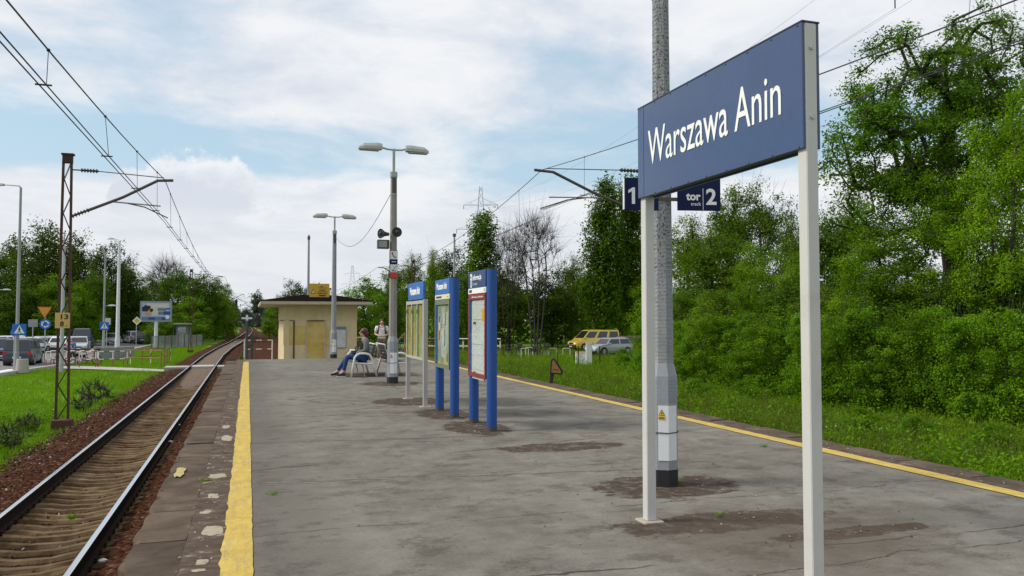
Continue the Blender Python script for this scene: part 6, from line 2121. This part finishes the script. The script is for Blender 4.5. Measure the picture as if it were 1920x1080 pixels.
sign('blue square pedestrian crossing sign on the leftmost street lamp', 35.8, 46.6, -1.45, [('cross', 36.5, 607.5, 629)], pole=False)
sign('round blue sign half hidden behind the left crossing sign', 28, 48.2, -1.45, [('round', 29, 615, 631)])
sign('yellow yield triangle above a blue roundabout sign', 85, 57, -1.45, [('yield', 83.5, 575, 597.5), ('round', 85, 598, 617)])
sign('grey back of a small square sign left of the roundabout sign', 62, 62, -1.45, [('back', 62, 599, 613)])
sign('blue square pedestrian crossing sign right of the rusty mast', 196, 70.5, -1.45, [('cross', 196, 604, 618.5)])
sign('white square plate behind the right crossing sign', 200.5, 74, -1.45, [('white', 200.5, 596.5, 609)])
sign('yellow and white priority diamond left of the billboard', 256, 86, -1.45, [('diamond', 256.7, 593.5, 609.5)])
sign('small blue bus stop plate at the shelter', 342.5, 93, -1.45, [('back', 342.5, 613, 624)], pole=True)
# concrete litter bin at the foot of the left lamp
bn = thing('litter_bin', 'round concrete litter bin at the foot of the leftmost lamp', 'litter bin', GD(44, 46.8, -1.42))
MB().tube([(0, 0, 0), (0, 0, .78), (0, 0, .80)], [.36, .30, .27], 20).build('tub', 'bin_concrete', bn)
MB().tube([(0, 0, .801), (0, 0, .806)], .22, 16).build('opening', 'black', bn)

# ---------------------------------------------------------------- billboard and bus shelter
bp = GD(293, 87, -1.45)
bb = thing('billboard', 'large grey framed billboard with a blue advert on one pole', 'billboard', bp, -YAW - math.atan((293 - 960) / 1500))
k = 87 / 1500
U = lambda px: (px - 293) * k
Z = lambda py: CAM_H + (600 - py) * k + 1.45
MB().tube([(0, .1, 0), (0, .1, Z(603))], .19, 12).build('pole', 'tin_white', bb)
MB().bx(U(265), U(320), 0, .22, Z(603.5), Z(564.5)).build('case', 'steel_grey', bb, .02)
f = MB().bx(U(265), U(320), -.03, -.001, Z(567), Z(564.5)).bx(U(265), U(320), -.03, -.001, Z(603.5), Z(601)).bx(U(265), U(267), -.03, -.001, Z(601), Z(567)).bx(U(318), U(320), -.03, -.001, Z(601), Z(567))
f.build('frame', 'fence_grey', bb)
ps = MB().bx(U(267.2), U(317.8), -.008, -.002, Z(600.8), Z(567.2)).build('poster', 'poster_sky', bb)
def pp_(name, mat, x0, y0, x1, y1, o=1): MB().bx(U(x0), U(x1), -.008 - .003 * o, -.0085 - .003 * (o - 1), Z(y1), Z(y0)).build(name, mat, ps)
pp_('poster_block', 'poster_grey', 276, 568.5, 314, 592); pp_('poster_block', 'poster_slate', 268, 594, 317, 600.5)
for i, (x0, y0, x1, y1, mt) in enumerate([(295, 577.5, 310, 583, 'poster_slate'), (310, 577.5, 317, 580.5, 'poster_blue'), (296, 584, 305, 590.5, 'poster_slate'), (305, 583.5, 317, 590.5, 'poster_blue'), (279, 595, 291, 599.5, 'poster_blue'), (302, 595, 309, 600, 'poster_blue'), (286, 572, 310, 575, 'cream_strip')]):
    pp_('print_block', mt, x0, y0, x1, y1, 2)
MB().prism(ngon((U(279), Z(587)), .36, 14), -.017, -.0145, 'y').build('pictured_face', 'skin', ps)
hm = MB(); q = random.Random(2)
for i in range(11): hm.prism(ngon((U(277.5 + q.uniform(-7, 7)), Z(578 + q.uniform(-4, 4))), q.uniform(.13, .24), 9, i), -.0205 - i * .0006, -.0175, 'y')
hm.build('pictured_hair', 'hair_dark', ps)
MB().prism(ngon((U(312), Z(594.5)), .22, 7), -.021, -.0146, 'y').build('poster_emblem', 'traffic_white', ps)
sp = GD(343, 95, -1.45)
sh = thing('bus_shelter', 'small grey bus shelter with blue sign near the second mast', 'bus shelter', sp, -YAW + .2)
MB().bx(-.95, .95, -.75, .75, 2.55, 2.72).build('roof', 'fence_grey', sh, .02)
MB().bx(-.9, .9, -.76, -.74, 2.40, 2.549).build('roof_edge', 'rust', sh)
for x in (-.88, .88):
    for y in (-.68, .68): MB().bx(x - .035, x + .035, y - .035, y + .035, 0, 2.549).build('post', 'steel_dark', sh)
MB().bx(-.84, .84, .66, .69, .15, 2.3).build('back_pane', 'fence_grey', sh)
MB().bx(-.8, .8, .25, .6, .42, .47).build('seat', 'bark_pale', sh)
pz_ = MB().bx(-.42, .10, -.80, -.775, 1.72, 2.28).build('stop_sign', 'traffic_blue', sh)
MB().bx(-.32, 0, -.806, -.801, 1.86, 2.12).bx(-.28, -.04, -.8065, -.8062, 1.92, 2.0).build('bus_symbol', 'traffic_white', pz_)

# ---------------------------------------------------------------- fences and barriers
def barrier(label, A, B, n, rails=(1.05, .55), rail_mat='barrier_rail', post_mat='barrier_post', group=None, r=.030, posts=True, hook=0):
    A, B = Vector(A), Vector(B)
    d = B - A; L = d.length
    t = thing('barrier', label, 'barrier', A, math.atan2(d.y, d.x), group)
    for i in range(n):
        x = L * i / (n - 1)
        MB().tube([(x, 0, -.2), (x, 0, rails[0] - .0)], r * 1.1, 8).build('post', post_mat, t)
    for z in rails:
        MB().tube([(-.03, 0, z), (L + .03, 0, z)], r, 8).build('rail', rail_mat, t)
    return t


GB = 'red and white tube barriers at the left path'
barrier('red and white barrier nearest the road, running from the lamp past the mast', GD(88, 51.6, -1.45), GD(181, 51.9, -1.45), 4, group=GB)
barrier('second red and white barrier close behind the first, past the mast', GD(97, 53.4, -1.45), GD(184, 53.6, -1.45), 4, group=GB)
barrier('red and white barrier along the near side of the path right of the mast', GD(186, 51.8, -1.44), GD(240, 52.6, -1.40), 3, group=GB)
barrier('rusty red and yellow barrier along the far side of the path', GD(246, 54.2, -1.40), GD(320, 57.2, -1.36), 3, rail_mat='barrier_rust', post_mat='barrier_post_low', group=GB)
barrier('rusty brown barrier at the track end of the path', GD(233, 53.5, -1.40), GD(303, 52.2, -1.36), 3, rail_mat='barrier_rust', post_mat='barrier_rust', group=GB)
barrier('short rusty barrier closing the path beside the track', GD(309, 53.2, -1.34), GD(319, 56.4, -1.34), 3, rail_mat='barrier_rust', post_mat='barrier_rust', group=GB)
barrier('red and white gate between the green posts and the hut', GD(459, 45.0, -.95), GD(511, 45.6, -.95), 2, rails=(1.45, .95), post_mat='tin_white', group='gates at the platform end')
barrier('long red and white barrier behind the information towers', GD(800, 68.5, -1.3), GD(938, 68, -1.3), 9, rails=(1.35, .72), rail_mat='tin_white', post_mat='barrier_post', group='barriers right of the platform', r=.045)


def railing(label, A, B, n, h, mat, barmat, tilt=0.0):
    A, B = Vector(A), Vector(B); d = B - A; L = d.length
    t = thing('railing', label, 'railing', A, math.atan2(d.y, d.x))
    for z in (h, .25): MB().tube([(0, 0, z), (L, 0, z + tilt)], .03, 8).build('rail', mat, t)
    for i in range(n):
        x = L * i / (n - 1)
        MB().tube([(x, 0, 0 if i in (0, n - 1) else .25), (x, 0, h + tilt * i / (n - 1))], .035 if i in (0, n - 1) else .022, 6).build('post' if i in (0, n - 1) else 'bar', barmat if 0 < i < n - 1 else mat, t)
    return t


railing('rusty red railing with upright bars behind the seated woman', GD(657, 45, -.85), GD(685, 46, -.85), 8, 1.5, 'tin_white', 'frame_red')
railing('red barred railing right of the notice board', GD(798, 60, -1.25), GD(822, 60, -1.25), 6, 1.5, 'rust', 'frame_red')
railing('blue posted ramp handrail left of the notice board', GD(742, 40, -.5), GD(759, 40, -.5), 3, .95, 'rail_tan', 'blue_rail', .55)
pf = thing('mesh_fence', 'low grey panel fence between the path and the road', 'fence', GD(178, 60, -1.45), 0)
q0, q1 = GD(178, 60, -1.45), GD(252, 64, -1.45)
dd = q1 - q0; pf.rotation_euler = (0, 0, math.atan2(dd.y, dd.x))
for i in range(5):
    MB().bx(dd.length * i / 5 + .03, dd.length * (i + 1) / 5 - .03, -.015, .015, .08, .98).build('panel', 'fence_grey', pf)
for i in range(6): MB().bx(dd.length * i / 5 - .025, dd.length * i / 5 + .025, -.03, .03, 0, 1.06).build('post', 'steel_grey', pf)
pf = thing('mesh_fence', 'taller grey panel fence around the bus shelter', 'fence', GD(284, 84, -1.45), 0)
q0, q1 = GD(284, 84, -1.45), GD(380, 92, -1.45)
dd = q1 - q0; pf.rotation_euler = (0, 0, math.atan2(dd.y, dd.x))
for i in range(8):
    for j in range(7):
        x = dd.length * (i + (j + .5) / 7) / 8
        MB().bx(x - .03, x + .03, -.012, .012, .05, 1.42).build('slat', 'fence_grey', pf)
    for z in (.15, 1.3): MB().bx(dd.length * i / 8, dd.length * (i + 1) / 8, .013, .035, z, z + .05).build('rail', 'steel_grey', pf)
for i in range(9): MB().bx(dd.length * i / 8 - .035, dd.length * i / 8 + .035, -.035, .012, 0, 1.5).build('post', 'steel_dark', pf)


# ---------------------------------------------------------------- bicycles, hoops, cabinets and the leaning sign on the right
def bicycle(label, loc, rz, mat='black', tiltx=0.06):
    t = thing('bicycle', label, 'bicycle', loc, rz, 'parked bicycles')
    t.rotation_euler = (tiltx, 0, rz)
    for x in (-.52, .52):
        c = [(x + .33 * math.cos(2 * math.pi * k / 20), 0, .35 + .33 * math.sin(2 * math.pi * k / 20)) for k in range(21)]
        w = MB().tube(c, .030, 6, cap=False).build('wheel', 'rubber', t)
        sp = MB()
        for k in range(10): sp.tube([(x, 0, .35), (x + .32 * math.cos(2 * math.pi * k / 10), 0, .35 + .32 * math.sin(2 * math.pi * k / 10))], .005, 3)
        sp.build('spokes', 'galvanised', w)
    f = MB()
    for a, b in (((-.52, 0, .35), (-.08, 0, .32)), ((-.08, 0, .32), (-.2, 0, .80)), ((-.52, 0, .35), (-.2, 0, .78)), ((-.08, 0, .32), (.36, 0, .78)), ((-.19, 0, .74), (.34, 0, .84)), ((.52, 0, .35), (.33, 0, .95)), ((-.2, 0, .8), (-.23, 0, .92))):
        f.tube([a, b], .022, 6)
    f.build('frame', mat, t)
    MB().tube([(.30, -.30, 1.02), (.36, -.1, 1.02), (.34, 0, .97), (.36, .1, 1.02), (.30, .30, 1.02)], .018, 6).build('handlebar', 'charcoal', t)
    MB().loft([[(-.62, -.16, .74), (-.62, .16, .74), (-.62, .16, .50), (-.62, -.16, .50)], [(-.34, -.16, .74), (-.34, .16, .74), (-.34, .16, .50), (-.34, -.16, .50)]]).build('pannier', 'vest_black', t, .02)
    MB().loft([[(.42, -.16, 1.12), (.42, .16, 1.12), (.46, .13, .86), (.46, -.13, .86)], [(.74, -.16, 1.12), (.74, .16, 1.12), (.68, .13, .86), (.68, -.13, .86)]]).build('basket', 'charcoal', t, .01)
    MB().loft([[(-.36, -.08, .92), (-.36, .08, .92), (-.36, .07, .97), (-.36, -.07, .97)], [(-.08, -.025, .92), (-.08, .025, .92), (-.08, .02, .955), (-.08, -.02, .955)]]).build('saddle', 'black', t, .01)
    return t


bk = bicycle('dark bicycle parked in the grass right of the red framed tower', GD(963, 63, -1.28), R(-40))
bicycle('second dark bicycle leaning at the hoops nearer the van', GD(1012, 62, -1.28), R(-35), 'charcoal', -.12)
bicycle('bicycle parked behind the barrier right of the rusty mast', GD(123, 54.6, -1.45), R(50), 'charcoal')
bicycle('dark bicycle leaning on the barrier right of the blue rider', GD(170, 55, -1.45), R(40), 'frame_red', -.1)
for i, px in enumerate((984, 1036, 1062, 940 + 52)):
    h = thing('bicycle_hoop', ['white bicycle hoop just right of the first bicycle', 'white bicycle hoop right of the second bicycle', 'white bicycle hoop nearest the white cabinet', 'white bicycle hoop left of the second bicycle'][i], 'bicycle stand', GD(px, 62 if i != 3 else 64, -1.28), R(-20), 'white bicycle hoops')
    MB().tube([(-.28, 0, 0), (-.28, 0, .70), (-.24, 0, .74), (.24, 0, .74), (.28, 0, .70), (.28, 0, 0)], .020, 8).build('hoop', 'tin_white', h)
    MB().bx(-.34, .34, -.06, .06, -.05, .015).build('foot', 'pad_concrete', h)
# rider in blue
rb_ = GD(138, 56.5, -1.45)
bicycle('bicycle ridden by the person in blue beside the barrier', rb_, R(-110), 'traffic_blue', 0)
rd = thing('person', 'person in blue jacket and blue helmet riding a bicycle by the barrier', 'person', rb_, R(-110))
P = {'hip': ((-.22, 0, 1.02), (.13, .11)), 'chest': ((-.02, 0, 1.36), (.14, .12)), 'sho': ((.05, 0, 1.46), (.10, .08)), 'neck': ((.08, 0, 1.53), .05),
     'kl': ((.14, .11, .80), .065), 'al': ((-.02, .12, .42), .045), 'tl': ((.10, .12, .36), .035), 'kr': ((.16, -.11, .66), .065), 'ar': ((-.06, -.12, .26), .045), 'tr': ((.07, -.12, .2), .035),
     'sl': ((.04, .17, 1.43), .06), 'el': ((.17, .24, 1.2), .046), 'wl': ((.30, .25, 1.06), .032), 'sr': ((.04, -.17, 1.43), .06), 'er': ((.17, -.24, 1.2), .046), 'wr': ((.30, -.25, 1.06), .032)}
E_ = [('hip', 'chest'), ('chest', 'sho'), ('sho', 'neck'), ('hip', 'kl'), ('kl', 'al'), ('al', 'tl'), ('hip', 'kr'), ('kr', 'ar'), ('ar', 'tr'), ('sho', 'sl'), ('sl', 'el'), ('el', 'wl'), ('sho', 'sr'), ('sr', 'er'), ('er', 'wr')]
head(P, E_, 'neck', (.12, 0, 1.66), (1, 0, 0))
hand(P, E_, 'wl', (.34, .25, 1.045), (1, 0, -.4), (0, -1, 0), 'l')
hand(P, E_, 'wr', (.34, -.25, 1.045), (1, 0, -.4), (0, 1, 0), 'r')
skin('body', P, E_, 'skin', rd, 0, 2, 'hip')
skin('jacket', P, [('hip', 'chest'), ('chest', 'sho'), ('sho', 'sl'), ('sl', 'el'), ('el', 'wl'), ('sho', 'sr'), ('sr', 'er'), ('er', 'wr')], 'cloth_blue', rd, .02, 2, 'hip')
skin('trousers', P, [('hip', 'kl'), ('kl', 'al'), ('hip', 'kr'), ('kr', 'ar')], 'charcoal', rd, .016, 2, 'hip')
hb = MB(); hb.ball((.10, 0, 1.74), .125, .10, .08, 14, 8); hb.build('helmet', 'cloth_blue', rd, smooth=True)
# utility cabinets
cp_ = GD(1091, 52.5, -1.3)
cbn = thing('utility_cabinet', 'low white ribbed utility cabinet in the right verge', 'utility cabinet', cp_, -YAW)
MB().bx(-.42, .28, -.2, .2, 0, .82).build('case', 'tin_white', cbn, .015)
MB().bx(-.45, .31, -.23, .23, .821, .86).build('lid', 'km_yellow', cbn, .01)
for i in range(5): MB().bx(-.38 + i * .135, -.30 + i * .135, -.215, -.201, .05, .78).build('rib', 'tin_white', cbn)
c2 = thing('utility_pillar', 'taller narrow white utility pillar right beside the low cabinet', 'utility cabinet', GD(1104, 52.2, -1.3), -YAW)
MB().bx(-.19, .19, -.15, .15, 0, 1.42).build('case', 'tin_white', c2, .015)
MB().bx(-.21, .21, -.17, .17, 1.421, 1.45).build('lid', 'tin_white', c2, .01)
for i, (px, dep, h) in enumerate([(1084, 51, 1.3), (1076, 51.5, .95), (1124, 49.5, 1.35), (1045, 50, .9)]):
    sk_ = thing('fence_stake', ['thin dark stake in front of the white cabinet', 'thin dark stake left of the white cabinet', 'thin dark stake right of the white pillar', 'short dark stake in the grass left of the cabinet'][i], 'stake', GD(px, dep, -1.3), 0, 'dark stakes in the verge')
    MB().bx(-.03, .03, -.03, .03, -.1, h).build('shaft', 'rust_dark', sk_, .005)
    MB().bx(-.034, .034, -.034, .034, h * .8, h * .8 + .03).build('wire_clip', 'steel_dark', sk_)
plain('shaded_orange', (.30, .15, .045), .6, var=.2, scale=8)  # sign orange darkened so the colour carries the shade on the plate
ls = thing('triangle_marker', 'small leaning black edged orange triangle marker beyond the right platform edge', 'railway sign', (7.83, 20.55, -1.2), -YAW)
ls.rotation_euler = (0, R(4), -YAW)
MB().bx(-.05, .05, -.03, .03, -.1, 1.70).build('post', 'rust_dark', ls, .004)
pl = MB().prism([(-.06, 1.38), (-.06, 1.74), (.0, 1.82), (.05, 1.80), (.30, 1.48), (.28, 1.38)], -.05, -.031, 'y').build('plate', 'black', ls)
MB().prism([(-.02, 1.42), (-.02, 1.72), (.02, 1.765), (.24, 1.47), (.235, 1.42)], -.0535, -.0505, 'y').build('face', 'shaded_orange', pl)
for i in range(3):
    MB().tube([(.03 + i * .055, -.056, 1.50), (.03 + i * .055, -.0537, 1.50)], .020, 8).build('mark', 'black', pl)
# scraps of litter and a tuft of grass between the sleepers
for i, (px, py, z0, sx, sy) in enumerate([(320, 828, -1.24, .06, .05), (336, 797, -1.24, .05, .045), (193, 1051, -1.25, .05, .03), (1575, 800, -1.25, .5, .3), (1640, 803, -1.25, .3, .2)]):
    p = G(px, py, z0)
    m = MB(); q = random.Random(i)
    n = 9
    m.add([(0, 0, .03)] + [(sx * q.uniform(.7, 1.1) * math.cos(6.283 * k / n), sy * q.uniform(.7, 1.1) * math.sin(6.283 * k / n), q.uniform(0, .02)) for k in range(n)] + [(sx * .8 * math.cos(6.283 * k / n), sy * .8 * math.sin(6.283 * k / n), -.03) for k in range(n)], [(0, 1 + k, 1 + (k + 1) % n) for k in range(n)] + [(1 + k, 10 + k, 10 + (k + 1) % n, 1 + (k + 1) % n) for k in range(n)])
    tag(m.build('litter', 'litter', None, loc=p), ['crumpled white paper scrap on the ballast, farther of two by the rail', 'white paper scrap on the ballast up the track', 'tiny white scrap on the ballast close to the camera', 'pale rubble heap in the grass just right of the sign leg', 'pale rubble scrap in the grass beyond the first heap'][i], 'litter', 'white scraps lying about')
p = G(135, 972, -1.26)
r_ = np.random.default_rng(3)
n = 60
a = r_.uniform(0, 6.28, n); rad = r_.uniform(0, .04, n); hh = r_.uniform(.04, .11, n)
P0 = np.stack([p.x + rad * np.cos(a), p.y + rad * np.sin(a), np.full(n, -1.27)], 1)
V = np.stack([P0 - [.006, 0, 0], P0 + [.006, 0, 0], P0 + np.stack([np.cos(a) * .05, np.sin(a) * .05, hh], 1)], 1).reshape(-1, 3)
tag(npmesh('grass_tuft', V, np.arange(3 * n).reshape(-1, 3), 'grass_left', None, 3), 'single tuft of grass growing between two sleepers', 'grass', kind='stuff')

# crumbs of stone and broken asphalt on the platform
r_ = np.random.default_rng(12)
C_ = []
for cx, cy, rx, ry, n in [(4.0, 7.1, 1.0, .6, 60), (3.75, 5.75, 1.1, .4, 35), (4.5, 5.15, .9, .2, 25), (3.9, 9.75, 1.0, .4, 40), (3.35, 11.9, .6, .9, 60), (3.2, 14.5, .7, 1.6, 80), (-.3, 9, .14, 8, 260), (7.3, 9, .2, 8, 160), (3.2, 10, 3, 9, 160)]:
    C_.append(np.stack([cx + rx * r_.normal(0, .55, n), cy + ry * r_.normal(0, .55, n)], 1))
C_ = np.concatenate(C_)
C_ = C_[(C_[:, 0] > -.7) & (C_[:, 0] < 7.5) & (C_[:, 1] < 34)]
n = len(C_)
base = np.array([(1, 0, 0), (-1, 0, 0), (0, 1, 0), (0, -1, 0), (0, 0, .8)])
fc = np.array([(0, 2, 4), (2, 1, 4), (1, 3, 4), (3, 0, 4)])
V = base[None] * r_.uniform(.004, .014, (n, 1, 1)) * r_.uniform(.6, 1.5, (n, 1, 3)) + np.concatenate([C_, np.full((n, 1), .005)], 1)[:, None]
m_, N_, b_, o__ = newmat('crumb_stone')
N_.put(b_.inputs['Base Color'], N_.ramp(N_.n('ShaderNodeNewGeometry').outputs['Random Per Island'], [(0, (.06, .045, .035)), (.5, (.12, .095, .07)), (.9, (.22, .19, .15)), (1, (.36, .33, .28))]))
b_.inputs['Roughness'].default_value = .9
tag(npmesh('stone_crumbs', V.reshape(-1, 3), (fc[None] + np.arange(n)[:, None, None] * 5).reshape(-1, 3), 'crumb_stone', None, 3), 'small crumbs of stone and broken asphalt scattered on the platform', 'grit', kind='stuff')
# weeds rooted in the joints of the platform
for i, (px, py, s_) in enumerate([(512, 928, .035), (1432, 838, .03), (1350, 968, .03), (1268, 905, .05), (386, 902, .035)]):
    p = G(px, py, 0)
    k = 40
    a = r_.uniform(0, 6.28, k); rad = r_.uniform(0, s_, k)
    P0 = np.stack([rad * np.cos(a) * 1.6, rad * np.sin(a) * .6, np.full(k, .004)], 1)
    V = np.stack([P0 - [.004, 0, 0], P0 + [.004, 0, 0], P0 + np.stack([np.cos(a) * .03, np.sin(a) * .03, r_.uniform(.01, .045, k)], 1)], 1).reshape(-1, 3)
    o_ = npmesh('grass_tuft', V, np.arange(3 * k).reshape(-1, 3), 'grass_left', None, 3)
    o_.location = (p.x, p.y, 0)
    tag(o_, ['tiny weed tuft in a platform joint right of the left safety line', 'tiny weed tuft at the edge of the middle soil patch', 'tiny weed tuft in the soil between the sign legs', 'tiny weed tuft at the foot of the concrete pole', 'tiny weed tuft on the left edge slabs'][i], 'weeds', kind='stuff')
